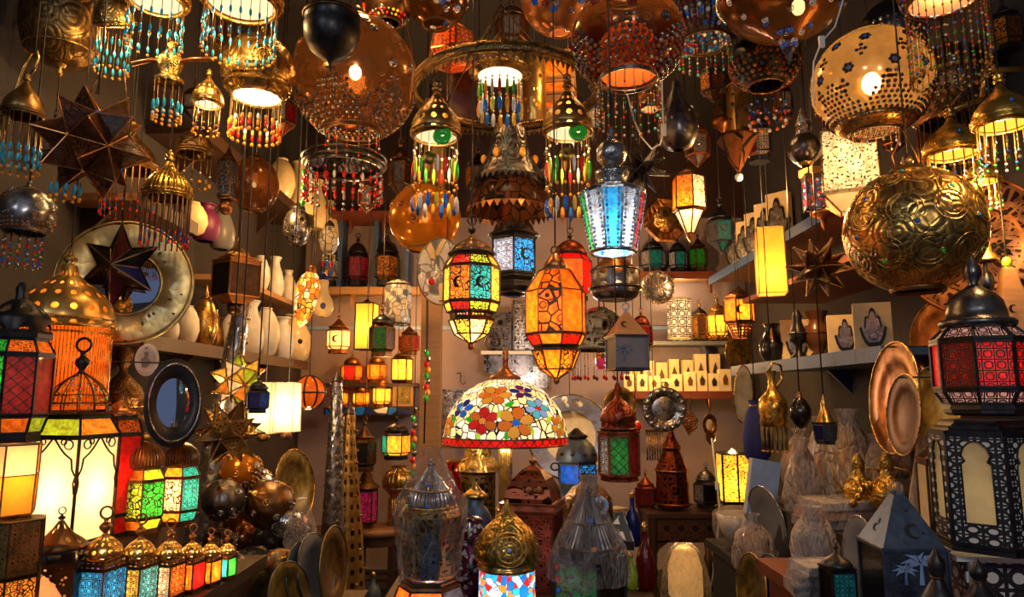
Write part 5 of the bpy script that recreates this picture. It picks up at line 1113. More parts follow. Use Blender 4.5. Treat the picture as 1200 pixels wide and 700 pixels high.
for i, (px, pz, a) in enumerate(((-6, 152, .9), (-38, 146, 2.8), (28, 136, -1), (2, 129, -1.6), (48, 146, .6), (-56, 146, -1.2), (-28, 128, -1.5), (5, 163, .4))):
    r, _ = on_shade(0, pz); u0 = math.asin(px / r); vs = []
    for p, v in ((-6, 0), (-2, 2.6), (3, 2.4), (7, 0), (3, -2.4), (-2, -2.6)):
        z = max(125.5, pz + p * math.sin(a) + v * math.cos(a)); rr, _ = on_shade(0, z); u = u0 + (p * math.cos(a) - v * math.sin(a)) / rr; vs.append(((rr + .9) * math.sin(u), -(rr + .9) * math.cos(u), z + .4))
    lf.m = i % 2; lf.add(vs, [(0, 1, 2, 3, 4, 5)], False)
t.part(lf, 'glass_leaf', ['g:lime:0.64:flat', 'g:green:0.48:flat'])
t.part(MB().lathe([(17, 191), (19, 193), (18, 196), (11, 199), (6, 204), (3.5, 208), (3, 214), (4, 217), (2.5, 220), (4, 224), (1, 230)], 26), 'brass_cap', 'm:copper')
t.part(MB().lathe([(10, 40), (12, 42), (8, 48), (9, 112), (12, 116), (7, 120), (3, 190)], 10, smooth=False), 'stem', 'm:brass:rib:8'); t.part(MB().lathe([(34, 0), (34, 6), (26, 14), (14, 24), (10, 40)], 32), 'foot', 'm:brass:engrave:6')
t.part(MB().ball((0, 0, 152), 9, 12, 14, 10), 'bulb', 'e:cream:12'); t.light(150, 12, (1, .8, .5), 10); t.light(112, 3, (1, .7, .4), 8, y=-14)
# ------------------------------------------------------------------ centre foreground
def wrap_cone(t, pts, seed=0, n=48, amt=2.2, mat='wrap:.22'):
    rnd = random.Random(seed); mb = MB().lathe(pts, n); ph = [rnd.uniform(0, 6.28) for _ in range(4)]
    for i, v in enumerate(mb.v):
        a = math.atan2(v.y, v.x); k = amt * (math.sin(a * 9 + ph[0] + v.z * .06) + .6 * math.sin(a * 17 + ph[1] - v.z * .11) + .5 * math.sin(v.z * .25 + a * 5 + ph[2])) * .6 + rnd.uniform(-.35, .35) * amt
        r = math.hypot(v.x, v.y)
        if r > 3: v.x *= (r + k) / r; v.y *= (r + k) / r
    return t.part(mb, 'plastic_wrap', mat)
t = T('wrapped_lantern', 'plastic-wrapped silver dome lantern with blue gems in front', 'lantern', 503, 676, 1.7)
t.part(MB().lathe([(26, 0), (30, 3), (31, 10), (34, 40), (37, 66), (38, 74), (34, 80), (30, 84)], 12, smooth=False), 'body', 'm:brass:lace:7'); dome(t, 84, 28, 46, 'm:silver:rib:10', [(1, 0), (1.05, .1), (.9, .35), (.6, .6), (.38, .8), (.2, 1)]); t.part(MB().torus((0, 0, 84), 30, 1.6, 30).torus((0, 0, 104), 24, 1.4, 26).torus((0, 0, 4), 31, 1.6, 30), 'rim', 'm:brass')
for x, z, c in ((0, 88, 'bead:blue'), (0, 112, 'bead:blue'), (-26, 86, 'bead:lime'), (22, 87, 'bead:amber')): t.part(MB().ball((x, -math.sqrt(max(9, (31 if z < 100 else 21) ** 2 - x * x)), z), 2.6, None, 8, 5), 'gem', c)
t.part(MB().extrude([(-10, 4), (10, 4), (10, 46), (6, 58), (0, 63), (-6, 58), (-10, 46)], 3, (4, -34, 0)).torus((4, -35, 62), 12, 1, 20, 5, 'y', arc=.5), 'arched_door', 'm:bluesteel:lace:6'); finial(t, 128, 16, 'm:silver', False, 5)
wrap_cone(t, [(34, -4), (36, 20), (39, 40), (42, 62), (43.5, 78), (40, 92), (31, 108), (22, 124), (14, 138), (9, 148), (11, 154), (3, 156)], 3, 64, 2.6, 'wrap:.08')
t = T('table_lantern', 'low lantern with orange and slate panes under the wrapped dome lantern', 'lantern', 503, 722, 1.66); lan(t, [(0, 50), 'p0', (36, 36), 'm', (41, 33), 'm', (44, 30)], [['g:bluegrey:.05', 'g:bluegrey:.05', 'g:navy:.03', 'g:navy:.03', 'g:orange:.7', 'g:orange:.6']], 6, 30, 'm:bronze', 1.4); t.light(16, 1, (1, .6, .4), 5)
t = T('golden_dome_lamp', 'golden onion-domed lamp with medallion on red white and blue mosaic', 'lamp', 594, 736, 1.6)
t.part(MB().lathe(sc([(.8, 0), (.95, .06), (1, .16), (.97, .3), (.86, .45), (.68, .58), (.46, .69), (.28, .79), (.16, .88), (.1, .95), (.06, 1)], 40, 72, 78), 44), 'dome', 'm:gold:engrave:7')
m_ = MB().torus((0, 0, 0), 15, 1.3, 36, 6, 'y').torus((0, 0, 0), 20, 1.1, 40, 6, 'y', arc=1).torus((0, 0, 0), 9, .8, 24, 5, 'y')
for i in range(12): a = 2 * PI * i / 12; m_.torus((12 * math.cos(a), 0, 12 * math.sin(a)), 2.6, .6, 10, 4, 'y')
for i in range(8): a = 2 * PI * i / 8; m_.torus((6 * math.cos(a), 0, 6 * math.sin(a)), 2.2, .6, 10, 4, 'y')
for v in m_.v: v.y -= .0; v.y += (v.x * v.x + v.z * v.z) / 78.0
t.part(m_.xf(TR(3, -39.5, 101) @ RX(-9)), 'medallion', 'm:brass'); t.part(MB().ball((3, -41, 101), 3, 3, 12, 8), 'gem', 'bead:ltblue')
t.part(MB().lathe([(33, 70), (36, 72), (34, 75), (32, 78), (33, 80)], 36), 'neck_ring', 'm:brass'); t.part(MB().lathe([(30, 0), (33, 4), (33.5, 60), (33, 70)], 40), 'mosaic_shade', 'mos:gold:.45:26'); t.part(MB().lathe([(34, -4), (34, 0), (31, 2)], 30), 'foot_ring', 'm:brass'); t.light(36, 1.3, (.95, .95, 1), 8); finial(t, 148, 8, 'm:gold', False, 2.4)
t = T('table_lantern', 'deep red square metal lantern with carved copper cap behind golden dome', 'lantern', 625, 686, 1.95)
lan(t, [(0, 40), 'p0', (88, 42), 'm', (92, 47), 'm', (100, 45)], [['m:redcopper:lace:4', 'm:redcopper:lace:4']], 4, 30, 'm:redcopper', 1.8)
t.part(MB().lathe(sc([(1, 0), (.99, .15), (.9, .4), (.7, .65), (.4, .88), (.12, 1)], 40, 44, 100), 4, rot=R_(30), smooth=False), 'cap', 'm:redcopper:lace:5'); t.part(MB().torus((0, 0, 100), 40, 1.4, 4, 6).xf(RZ(-90 + 30)), 'cap_rim', 'm:copper'); finial(t, 142, 16, 'm:copper', False, 5)
for s_ in (-1, 1): t.part(MB().ball((s_ * 6, -33, 118), 4, 4, 12, 8).xf(RZ(0)), 'gem', 'bead:rust')
t = T('sequin_lamp', 'dark purple sequin-covered cylinder lamp behind the golden dome', 'lamp', 549, 697, 1.85); t.part(MB().lathe([(15, 0), (17, 3), (17, 88), (14, 92), (4, 94)], 26), 'body', 'mos:sequin:0:18')
t = T('table_lantern', 'blue-grey onion lantern with hat-shaped brass lid near sequin lamp', 'lantern', 556, 674, 2.05)
t.part(MB().lathe([(24, 0), (24, 38), (25, 42), (24, 54), (21, 66), (15, 78), (10, 83), (10, 93)], 28), 'body', 'm:bluesteel'); t.part(MB().lathe([(15, 93), (16, 95), (10, 99), (4, 106), (2, 112)], 22), 'lid', 'm:brass'); t.part(MB().torus((0, 0, 42), 25, 1.2, 28), 'band', 'm:darksilver')
for a in (-60, -20, 20, 60): t.part(MB().ball((24.3 * math.sin(R_(a)), -24.3 * math.cos(R_(a)), 54), 3, 3, 10, 6), 'vent_hole', 'd:black:.6')
t = T('table_lantern', 'brass drum lantern with flared lid under the flowered lampshade', 'lantern', 560, 630, 2.6)
t.part(MB().lathe([(20, 0), (22, 4), (22, 76), (24, 80)], 8, rot=.39, smooth=False), 'body', 'm:darkbrass:lace:5'); t.part(MB().lathe([(28, 80), (26, 86), (18, 96), (16, 108), (17, 114)], 8, rot=.39, smooth=False), 'lid', 'm:brass:engrave:7'); t.part(MB().torus((0, 0, 80), 27, 1.5, 8), 'rim', 'm:brass')
t = T('table_lantern', 'blue-grey round-topped lantern with drilled holes beside the flowered shade', 'lantern', 677, 624, 2.35); t.kz *= .89
lan(t, [(0, 24), 'm', (66, 24), 'p0', (92, 24), 'm', (96, 25)], [['g:sky:.5:filigree:4', 'g:blue:.3']], 6, 0, 'm:bluesteel', 1.2); dome(t, 96, 25, 36, 'm:bluesteel', DOME); t.light(80, .3, (.7, .85, 1), 4)
for a in (-50, -17, 17, 50): t.part(MB().ball((24.6 * math.sin(R_(a)), -24.6 * math.cos(R_(a)), 106), 2.6, None, 10, 6), 'vent_hole', 'd:black:.6')
t.part(MB().lathe([(12, 126), (14, 129), (9, 133), (2, 140)], 16), 'lid', 'm:iron'); t.part(MB().torus((-26, -4, 88), 5, 1.2, 14, 5, 'y'), 'handle', 'm:iron')
t = T('wrapped_lantern', 'plastic-wrapped dark lantern with green pane and red gems', 'lantern', 692, 722, 1.7)
lan(t, [(0, 42), 'p0', (66, 44), 'm', (70, 45), 'm', (82, 34)], [['g:black:.02', 'g:black:0', 'g:black:0', 'g:green:.01:speck:3']], 4, 6, 'm:iron', 2.4); t.part(MB().lathe(sc([(1, 0), (.8, .2), (.55, .5), (.35, .75), (.18, 1)], 33, 62, 82), 24), 'cap', 'm:darksilver:rib:10'); t.part(MB().torus((0, 0, 84), 34, 1.6, 26).torus((0, 0, 112), 20, 1.3, 22), 'rim', 'm:bronze')
for x, z, c in ((-40, 60, 'bead:red'), (-40, 46, 'bead:red'), (-39, 32, 'bead:blue'), (2, 86, 'bead:orange'), (0, 116, 'bead:blue')): t.part(MB().ball((x * .96, -8 if abs(x) > 20 else (-34 if z < 100 else -20), z), 3.4, None, 8, 6), 'gem', c)
wrap_cone(t, [(48, 44), (47, 66), (44, 80), (34, 98), (24, 118), (16, 136), (10, 152), (8, 160), (11, 168), (3, 170)], 8, 64, 2.6); finial(t, 142, 18, 'm:iron', False, 4)
t = T('ring_handle_pot', 'brown bronze urn with blue ring boss behind the wrapped dark lantern', 'urn', 690, 660, 2.15); t.part(MB().lathe([(20, 0), (26, 24), (30, 60), (28, 78), (18, 90), (10, 94), (8, 102), (9, 106)], 26), 'body', 'm:bronze:engrave:6'); t.part(MB().torus((0, 0, 0), 8, 3, 22, 8, 'y').xf(TR(11, -28.5, 72) @ RX(-4) @ RZ(20)), 'ring_boss', 'd:ltblue:.3')
# ------------------------------------------------------------------ top right: globes
CB = bead_kinds((.2, ['bead:clear', 'bead:amber'], 1, 1), (.4, ['bead:red', 'bead:clear', 'bead:aqua'], 1.3, 1.3), (.6, ['bead:amber', 'bead:blue', 'bead:red'], 1.4, 1.4), (.8, ['bead:green', 'bead:red', 'bead:clear'], 1.4, 1.4), (.97, ['m:copper', 'bead:aqua', 'm:silver'], 1.9, 1.9))
CBL = bead_kinds(*[(f, ms, 1.5, 1.5) for f, ms in ((.12, ['bead:orange', 'bead:clear']), (.25, ['m:darkbrass', 'bead:red']), (.38, ['bead:clear', 'bead:amber', 'bead:red']), (.5, ['bead:red', 'bead:yellow', 'bead:blue']), (.62, ['bead:green', 'bead:clear']), (.74, ['bead:blue', 'bead:red', 'bead:amber']), (.86, ['bead:amber', 'bead:green']))], (.97, ['m:brass', 'm:copper'], 2.6, 2.6))
t = T('hanging_globe_lamp', 'silver globe lamp with glowing orange mouth and rows of red studs', 'lamp', 735, 46, 2.3, uni=True)
globe(t, 66, 't:rust:.12:.95', 33, 5, 3, ('m:darksilver', 'bead:darkred', 'm:silver', 'bead:rust'), 22, 4, lit=60, watt=7, neck='m:darksilver', zs=.86, bulb_z=.2, bulbr=.11, topr=.25)
t.part(MB().lathe([(22, 10), (30, 0), (33, -20), (32, -44)], 30), 'orange_lining', 'paper:orange:.15')
strands(t, 36, -44, 22, 62, CB, 'm:darkbrass')
t = T('hanging_globe_lamp', 'speckled pierced globe lamp shining at the top middle edge', 'lamp', 656, -4, 2.5, uni=True); globe(t, 46, 'x:copper:16:.3:.6', 12, 0, 2.2, ('bead:darkred', 'm:silver', 'bead:blue'), 40, 0, lit=34, watt=7, neck='m:copper', low=1)
t = T('hanging_drop_lamp', 'wide amber glass drop lamp with silver jewel studs at top right', 'lamp', 925, 64, 2.3, uni=True)
PR = [(3, 0), (7, 4), (9, 12), (20, 22), (46, 36), (66, 52), (77, 72), (78, 92), (68, 114), (40, 130), (12, 136)]
gd_ = MB().lathe(PR, 40); sm = MB()
for i in range(46):
    f = random.uniform(.15, .8); th = random.uniform(PI, 2 * PI); j = int(f * (len(PR) - 1)); g = f * (len(PR) - 1) - j
    r = PR[j][0] + (PR[j + 1][0] - PR[j][0]) * g; z = PR[j][1] + (PR[j + 1][1] - PR[j][1]) * g; sm.m = i % 3; st_ = len(sm.v)
    sm.torus((0, 0, 0), 3.4, .9, 10, 4); sm.ball((0, 0, 0), 2, 1.6, 6, 4); sm.xf(TR(r * math.cos(th), r * math.sin(th), z) @ Vector((math.cos(th), math.sin(th), -.7)).to_track_quat('Z', 'Y').to_matrix().to_4x4(), st_)
t.part(gd_.merge(sm, 1), 'glass_drop', ['t:rust:.16:.85', 'm:silver', 'bead:clear', 'bead:blue']); t.part(MB().torus((0, 0, 74), 79, 1.4, 48, 6), 'rim', 'm:silver'); t.part(MB().lathe([(.4, -12), (3, -8), (4, 0), (8, 5)], 12), 'tip', 'm:steel')
t.part(MB().ball((14, 0, 60), 8, 10), 'bulb', 'e:cream:25'); t.light(60, 6, r=8, x=14); t.cord(136)
t = T('hanging_globe_lamp', 'gold globe lamp with dark flower jewels and studded points', 'lamp', 1021, 98, 2.15, uni=True)
globe(t, 66, 't:tan:.16:.45', 27, 5, 2.4, ('m:bronze', 'bead:black', 'bead:darkred', 'm:darksilver'), 0, 6, lit=60, watt=6, neck='m:bronze', zs=.98, bulbr=.16, bulb_z=0, topr=.18)
fm = MB()
for k in range(40):
    ph, th = R_((72, 88, 104, 120)[k % 4]), 2 * PI * k / 40 + random.uniform(-.08, .08); x, y, z = math.sin(ph) * math.cos(th), math.sin(ph) * math.sin(th), -math.cos(ph) * .98; st_ = len(fm.v); fm.m = 0
    for q in range(6 if k % 2 else 4): a = q * 2 * PI / (6 if k % 2 else 4); fm.ball((4.2 * math.cos(a), (4.2 if k % 2 else 6) * math.sin(a), 0), 2.5, 1.2, 6, 4)
    fm.m = 1 + k % 2; fm.ball((0, 0, .3), 2, 1.6, 6, 4); fm.xf(TR(66 * x, 66 * y, 66 * z) @ Vector((x, y, z)).to_track_quat('Z', 'Y').to_matrix().to_4x4(), st_)
o = t.part(fm, 'jewel_flowers', ['m:iron', 'bead:darkred', 'bead:blue']); o['kind'] = 'stuff'; t.part(MB().lathe([(27, -59), (30, -60), (42, -52), (44, -48), (40, -51), (28, -56)], 36), 'flange', 'm:brass')
strands(t, 24, -60, 9, 18, bead_kinds((.5, ['bead:amber'], 1, 1), (.95, ['bead:clear'], 1.3, 2)))
t = T('hanging_globe_lamp', 'brass globe lamp at the top with long curtain of coloured beads', 'lamp', 1104, -18, 2.35, uni=True)
globe(t, 48, 'm:brass:engrave:9', 38, 2, 2.4, ('bead:blue', 'bead:darkred', 'bead:clear'), 6, 0, lit=16, watt=6, zs=.7)
t.part(MB().lathe([(37, -18), (20, -14), (.01, -13)], 28), 'glow_disc', 'paper:peach:.9'); strands(t, 40, -20, 30, 98, CBL, 'm:darkbrass')
t = T('hanging_globe_lamp', 'dark globe with steel ball studs behind the bead curtain', 'lamp', 1112, 104, 2.75, uni=True); globe(t, 52, 'm:bronze:hammer:10', 34, 6, 3.2, ('m:darksilver', 'm:silver'), 8, 0, neck='m:bronze'); strands(t, 36, -42, 26, 62, bead_kinds((.4, ['bead:brown', 'bead:darkred'], 1.4, 1.4), (.7, ['m:copper', 'bead:brown'], 1.4, 1.4), (.97, ['bead:amber'], 1.8, 1.8)), 'm:copper', .8)
t = T('hanging_globe_lamp', 'dark studded globe at the top between two big globes', 'lamp', 824, 22, 2.8, uni=True); globe(t, 42, 'm:darksilver:rib:12', 30, 5, 3, ('bead:darkred', 'm:copper', 'bead:blue', 'bead:clear'), 4, 0, lit=6, watt=2); strands(t, 30, -30, 18, 26, CB)
t = T('hanging_globe_lamp', 'dark polished globe with red stud rows under the amber drop', 'lamp', 896, 72, 2.75, uni=True); globe(t, 40, 'm:iron', 20, 5, 3, ('bead:darkred', 'm:copper', 'm:darksilver'), 4, 0, zs=.85); strands(t, 20, -30, 14, 50, bead_kinds((.5, ['bead:blue', 'bead:clear'], 1.5, 1.5), (.75, ['bead:red', 'bead:navy'], 1.6, 3), (.95, ['bead:clear', 'bead:orange'], 2.2, 2.2)), 'm:iron')
t = T('hanging_globe_lamp', 'steel studded dark globe behind the flower-jewelled gold globe', 'lamp', 1046, 36, 2.7, uni=True); globe(t, 36, 'm:iron', 16, 6, 3, ('m:silver', 'm:darksilver'), 0, 0)
t = T('hanging_globe_lamp', 'dark spotted glass globe at the top left of the chandelier', 'lamp', 512, -2, 2.8, uni=True); globe(t, 36, 't:brown:.15:.8', 16, 0, 2, ('bead:blue', 'm:silver', 'bead:clear'), 26, 0, lit=4, watt=1, low=1)
t = T('hanging_globe_lamp', 'tiny-jewelled dark globe cut by the top edge beside the dark bowl', 'lamp', 455, 2, 2.9, uni=True); globe(t, 30, 'm:bronze:hammer:9', 14, 2, 2, ('bead:red', 'bead:yellow', 'm:silver'), 14, 0, low=1)
t = T('hanging_box_lantern', 'red translucent faceted lantern with honeycomb sides behind the chandelier', 'lantern', 530, 78, 3.0); lan(t, [(0, 18), 'p0', (12, 30), 'p0', (36, 26), 'p0', (50, 6)], [['g:rust:.15:lattice:5', 'g:brown:.1', 'g:orange:.15:lattice:6']], 6, 12, 'm:copper', 1.2); t.light(24, 2, (1, .3, .1), 4); t.cord(50)
t = T('hanging_drop_lamp', 'dark silver teardrop lamp below the red-studded globe', 'lamp', 795, 176, 2.6); bd_ = MB().lathe([(6, 0), (16, 4), (23, 16), (24, 28), (20, 42), (12, 58), (6, 72), (4, 82)], 30); sm = MB()
for i in range(14): a = i * 2.4; z = 8 + i * 3.2; r = 23.5 if z < 34 else 20 - (z - 42) * .3; sm.ball((r * math.cos(a), r * math.sin(a), z), 1.8, None, 6, 4)
t.part(bd_.merge(sm, 1), 'body', ['m:darksilver:hammer:8', 'm:silver']); t.cord(82)
t = T('hanging_ball_lamp', 'silver ball pendant with beaded neck left of the white lit lamp', 'pendant', 944, 192, 2.5); t.part(MB().ball((0, 0, 17), 19, 18, 24, 14), 'ball', 'm:darksilver:hammer:16'); t.part(MB().lathe([(10, 33), (8, 40), (9, 48), (6, 54), (3, 64)], 16), 'neck', 'm:silver:engrave:6'); t.part(MB().lathe([(5, -3), (9, 0), (8, 3)], 14), 'foot', 'm:brass'); t.cord(64)
for x, lb in ((848, 'pierced dark bronze tube lamp, the slimmer of the two side by side'), (868, 'pierced dark bronze tube lamp with flared copper foot')):
    t = T('hanging_tube_lamp', lb, 'lamp', x, 168 if x > 850 else 150, 3.3 + (x < 850) * .3, 'bronze tube lamps'); w = 14 if x > 850 else 11; t.part(MB().lathe([(w, 12), (w, 66), (w * .8, 70), (w * .3, 74)], 24), 'tube', 'x:darkbrass:9:.28:1'); t.part(MB().lathe([(2, -6), (5, -2), (w * 1.2, 4), (w * 1.25, 9), (w, 12)], 24), 'foot', 'm:copper'); t.part(MB().torus((0, 0, 67), w, 1.2, 22), 'rim', 'm:darkbrass'); t.cord(74)
t = T('hanging_star_lamp', 'dark metal star with slim points right of the jewelled lantern', 'lamp', 750, 198, 2.9, uni=True); starlamp(t, 34, ['m:iron', 'm:darksilver'], 'm:darksilver', .3, .8, (30, 10, 0))
t = T('hanging_cone_lamp', 'dark brown glass cone pendant with white triangles and dangling crystal', 'pendant', 866, 208, 3.1); t.part(MB().lathe([(2, 6), (10, 20), (22, 42), (24, 46), (10, 54)], 6, smooth=False), 'cone', 'g:brown:.1:diamond:4'); t.part(MB().ball((0, 0, 0), 5, 5), 'crystal', 'bead:clear'); t.cord(54)
# ------------------------------------------------------------------ right: balls and bells
t = T('hanging_brass_ball', 'great embossed brass ball lamp with green and blue jewels', 'lamp', 1070, 271, 2.0, uni=True)
globe(t, 75, 'm:brass:engrave:13', 28, 0, 2, ('m:brass',), 0, 0, neck='m:darkbrass', zs=.99, topr=.2); b = MB()
for k in range(10):                                                         # raised interlaced circles
    for ph in (62, 100, 138):
        th = 2 * PI * (k + (.5 if ph == 100 else 0)) / 10; x, y, z = math.sin(R_(ph)) * math.cos(th), math.sin(R_(ph)) * math.sin(th), -math.cos(R_(ph)) * .99; st_ = len(b.v)
        for rr in (18, 13): b.torus((0, 0, 0), rr, .8, 22, 4)
        for v in b.v[st_:]: v.z -= (v.x ** 2 + v.y ** 2) / 150.0
        b.xf(TR(75 * x, 75 * y, 75 * z) @ Vector((x, y, z)).to_track_quat('Z', 'Y').to_matrix().to_4x4(), st_)
t.part(b, 'embossed_circles', 'm:brass'); b = MB()
for k in range(26):
    th, ph = k * 2.4, R_(35 + (k * 41) % 118); x, y, z = math.sin(ph) * math.cos(th), math.sin(ph) * math.sin(th), -math.cos(ph) * .99; st_ = len(b.v); b.m = 3; b.torus((0, 0, 0), 3.4, 1, 12, 5); b.m = k % 3; b.ball((0, 0, .4), 2.6, 2, 8, 5); b.xf(TR(75 * x, 75 * y, 75 * z) @ Vector((x, y, z)).to_track_quat('Z', 'Y').to_matrix().to_4x4(), st_)
o = t.part(b, 'jewel_studs', ['bead:green', 'bead:blue', 'bead:teal', 'm:brass']); o['kind'] = 'stuff'
t.part(MB().tube([(-16, -4, 70), (-20, -4, 90), (-8, -2, 110), (-4, 0, 130)], 1, 5).tube([(14, -4, 72), (8, -3, 96), (-4, 0, 130)], 1, 5), 'hanging_wire', 'm:copper')
t = T('hanging_copper_dish', 'huge pierced copper dish glowing behind the embossed brass ball', 'dish', 1142, 288, 2.35, uni=True); plate(t, 84, 'm:copper:lace:15', 'm:copper', -14, 4, .1); b = MB()
for cx_, cz_ in ((26, -8), (-50, 40), (40, 46), (-20, -64), (44, -52), (0, 62)):
    for q in range(7): a = q * PI / 3; r_ = 0 if q == 6 else 9; b.lathe([(2.6, -8.6), (3.4, -8), (2.6, -7.4)], 10, (cx_ + r_ * math.cos(a), cz_ + r_ * math.sin(a), 4.4)); b.disc(2.6, -3.4, 10, (cx_ + r_ * math.cos(a), cz_ + r_ * math.sin(a)))
t.part(b.xf(TR(0, 0, 0) @ RZ(-14) @ RX(94)), 'pierced_flowers', 'm:iron'); t.cord(84)
BR = bead_kinds((.55, ['bead:amber', 'bead:clear'], 1.4, 1.4), (.8, ['bead:green', 'bead:blue', 'bead:clear'], 1.7, 1.7), (.97, ['bead:clear', 'bead:green'], 1.9, 1.9))
for x, y, R, hd, Y, L, lb in ((1176, 146, 31, 52, 1.95, 46, 'bright brass bell lamp at the right edge above the copper dish'), (1117, 180, 30, 46, 2.1, 34, 'bright brass bell lamp with blue gem above the embossed ball'), (1150, 212, 20, 26, 2.2, 30, 'small glowing brass lamp squeezed between ball and copper dish')):
    t = T('hanging_bell_lamp', lb, 'lamp', x, y, Y); beadlamp(t, R, hd, 'm:gold', L, 16, BR, R * .86, 6, 4, ONION, glow='yellow', cm='m:brass', rs=.8); t.part(MB().torus((0, 0, R * .3), R * .9, R * .05, 28), 'band', 'm:gold')
    t.part(MB().ball((-R * .3, -R * .92, R * .55), 2.2, None, 8, 5), 'gem', 'bead:blue')
t = T('lamp_bracket', 'brass tube bracket arm tied with cord above the bell lamps', 'bracket', 1130, 122, 2.3); t.part(MB().tube([(-30, 0, -12), (10, 0, 2), (28, 0, 8)], 3.2, 8).tube([(28, 0, 40), (80, 4, 44)], 3.2, 8).tube([(22, 0, 6), (28, 0, 40), (40, 0, 66)], 3, 8), 'arm', 'm:brass'); t.part(MB().tube([(-24, -3, -10), (6, -2, 24), (30, -2, 46), (46, 0, 80)], .9, 5), 'cord', 'm:copper'); t.part(MB().ball((42, 0, 68), 6, 6), 'knob', 'm:gold:hammer:5')
t.part(MB().tube([(40, 0, 66), (40, 0, 400)], 1, 5), 'hanging_rod', 'm:darkbrass')
t = T('hanging_horn', 'trumpet-shaped brass bell hanging in front of the copper dish', 'bell', 1154, 306, 1.95); t.part(MB().lathe([(14, 0), (13, 3), (8, 10), (6, 30), (7, 60), (6, 80), (2, 90)], 24), 'horn', 'm:gold'); t.part(MB().torus((0, 0, 0), 14, 1.2, 24), 'rim', 'm:brass'); t.part(MB().lathe([(.4, -38), (6, -34), (8, -26), (7, -20), (3, -14), (2, -2)], 14), 'clapper', 'm:steel'); t.cord(90)
t = T('hanging_box_lantern', 'big bright white panel lamp behind the embossed brass ball', 'lantern', 1000, 246, 2.7)
lan(t, [(-4, 18), 'p1', (14, 42), 'm', (17, 42), 'p0', (88, 40), 'm', (92, 36)], [['g:cream:1.2:speck:7'], ['paper:peach:.6']], 4, 18, 'm:brass', 1.2); t.light(50, 3.5, (1, .74, .36), 8); t.cord(92)
t.part(MB().lathe([(36, 92), (10, 108), (3, 114)], 4, rot=R_(30), smooth=False), 'cap', 'm:brass')
t = T('hanging_wooden_lantern', 'cream wooden pyramid lantern with cut-out scrolls at the right edge', 'lantern', 1196, 462, 2.25); t.part(MB().lathe([(36, 44), (34, 48), (8, 150), (4, 154)], 4, rot=R_(30), smooth=False), 'pyramid_top', 'wood:light'); lan(t, [(0, 34), 'p0', (40, 35), 'm', (44, 36)], [['g:green:.1:diamond:3', 'g:clear:.05']], 4, 30, 'wood:light', 2); b = MB()
b.extrude(crescent(8), 1, (-12, -19, 70)).extrude(crescent(5), 1, (-9, -15, 100)); t.part(b, 'cut_out', 'd:black:.6'); t.part(MB().ball((0, 0, 158), 6, 8), 'gem_top', 'bead:lime'); t.cord(164)
# ------------------------------------------------------------------ right middle
def hamsa_out(s):
    o = [(-4, 0), (-6.5, 3), (-8.5, 8), (-10, 15), (-8.6, 16.5), (-7, 13), (-6.4, 17), (-5.6, 24), (-4, 25.5), (-2.8, 24), (-2.4, 28), (-1.4, 31), (0, 32)]
    o = o + [(-x, z) for x, z in o[-2::-1]]
    return [(x * s, z * s) for x, z in o]
def hamsa_block(label, px, zb, X, w, h, yaw, group, Yadd=0):
    Y = shelf_x(px, X) + Yadd; t = T('carved_block', label, 'decoration', 600, 465, Y, group, uni=True); t.o.location = (X, Y, zb + .001); t.k = t.kz = Y / FOC
    t.part(MB().box((0, 0, h / 2), (w, w * .42, h), R_(yaw)), 'block', 'd:cream:.6'); s_ = h / 40
    for q, m, dp in ((1, 'm:iron', 2), (.8, 'm:silver', 3)): t.part(MB().extrude([(x, z + 16 * s_ * (1 - q)) for x, z in hamsa_out(s_ * q)], dp, (0, -w * .21, h * .1)).xf(RZ(yaw)), 'hand_relief', m)
    t.part(MB().torus((0, -w * .23, h * .32), 3 * s_, .8 * s_, 14, 5, 'y').xf(RZ(yaw)), 'palm_ring', 'm:darksilver'); return t
hamsa_block('cream block with silver hand emblem, the smaller on the blue shelf', 991, 1.59, 1.55, 37, 47, -22, 'hand blocks on the blue shelf')
hamsa_block('cream block with silver hand emblem, the taller nearest on the blue shelf', 1024, 1.59, 1.55, 40, 57, -24, 'hand blocks on the blue shelf')
t = hamsa_block('cream hand block partly hidden behind the round brown vase', 934, 1.59, 1.62, 34, 50, -20, 'hand blocks on the blue shelf')
for i, (px, w, h) in enumerate(((868, 13, 50), (880, 15, 54), (892, 17, 58), (906, 19, 62), (922, 21, 66))):
    hamsa_block(['cream hand block at the far end of the upper right shelf', 'second cream hand block from the far end of the upper shelf', 'middle cream hand block on the upper right shelf', 'fourth cream hand block along the upper right shelf', 'nearest and largest cream hand block on the upper right shelf'][i], px, 2.36, 1.74, w * 1.3, h, -48, 'hand blocks on the upper right shelf')
def shelf_thing(name, label, cat, px, zb, X, group=None):
    Y = shelf_x(px, X); t = T(name, label, cat, 600, 465, Y, group, uni=True); t.o.location = (X, Y, zb + .001); t.k = t.kz = Y / FOC; return t
t = shelf_thing('round_vase', 'round brown vase with flared mouth beside the hand blocks', 'vase', 958, 1.59, 1.56); t.part(MB().lathe([(8, 0), (9, 3), (6, 8), (12, 16), (16, 27), (15, 36), (8, 44), (10, 48), (14, 56)], 26), 'body', 'd:brown:.25'); t.part(MB().torus((0, 0, 30), 16, .8, 26), 'band', 'm:darkbrass')
t = shelf_thing('incense_burner', 'black metal incense burner on the blue shelf by the round vase', 'burner', 936, 1.59, 1.47); t.part(MB().lathe([(10, 0), (10, 3), (4, 8), (4, 16), (10, 22), (11, 30), (8, 36), (5, 44), (6, 50), (2, 58)], 18), 'body', 'm:iron'); t.part(MB().torus((0, 0, 30), 11.5, 1, 18), 'rim', 'm:darksilver')
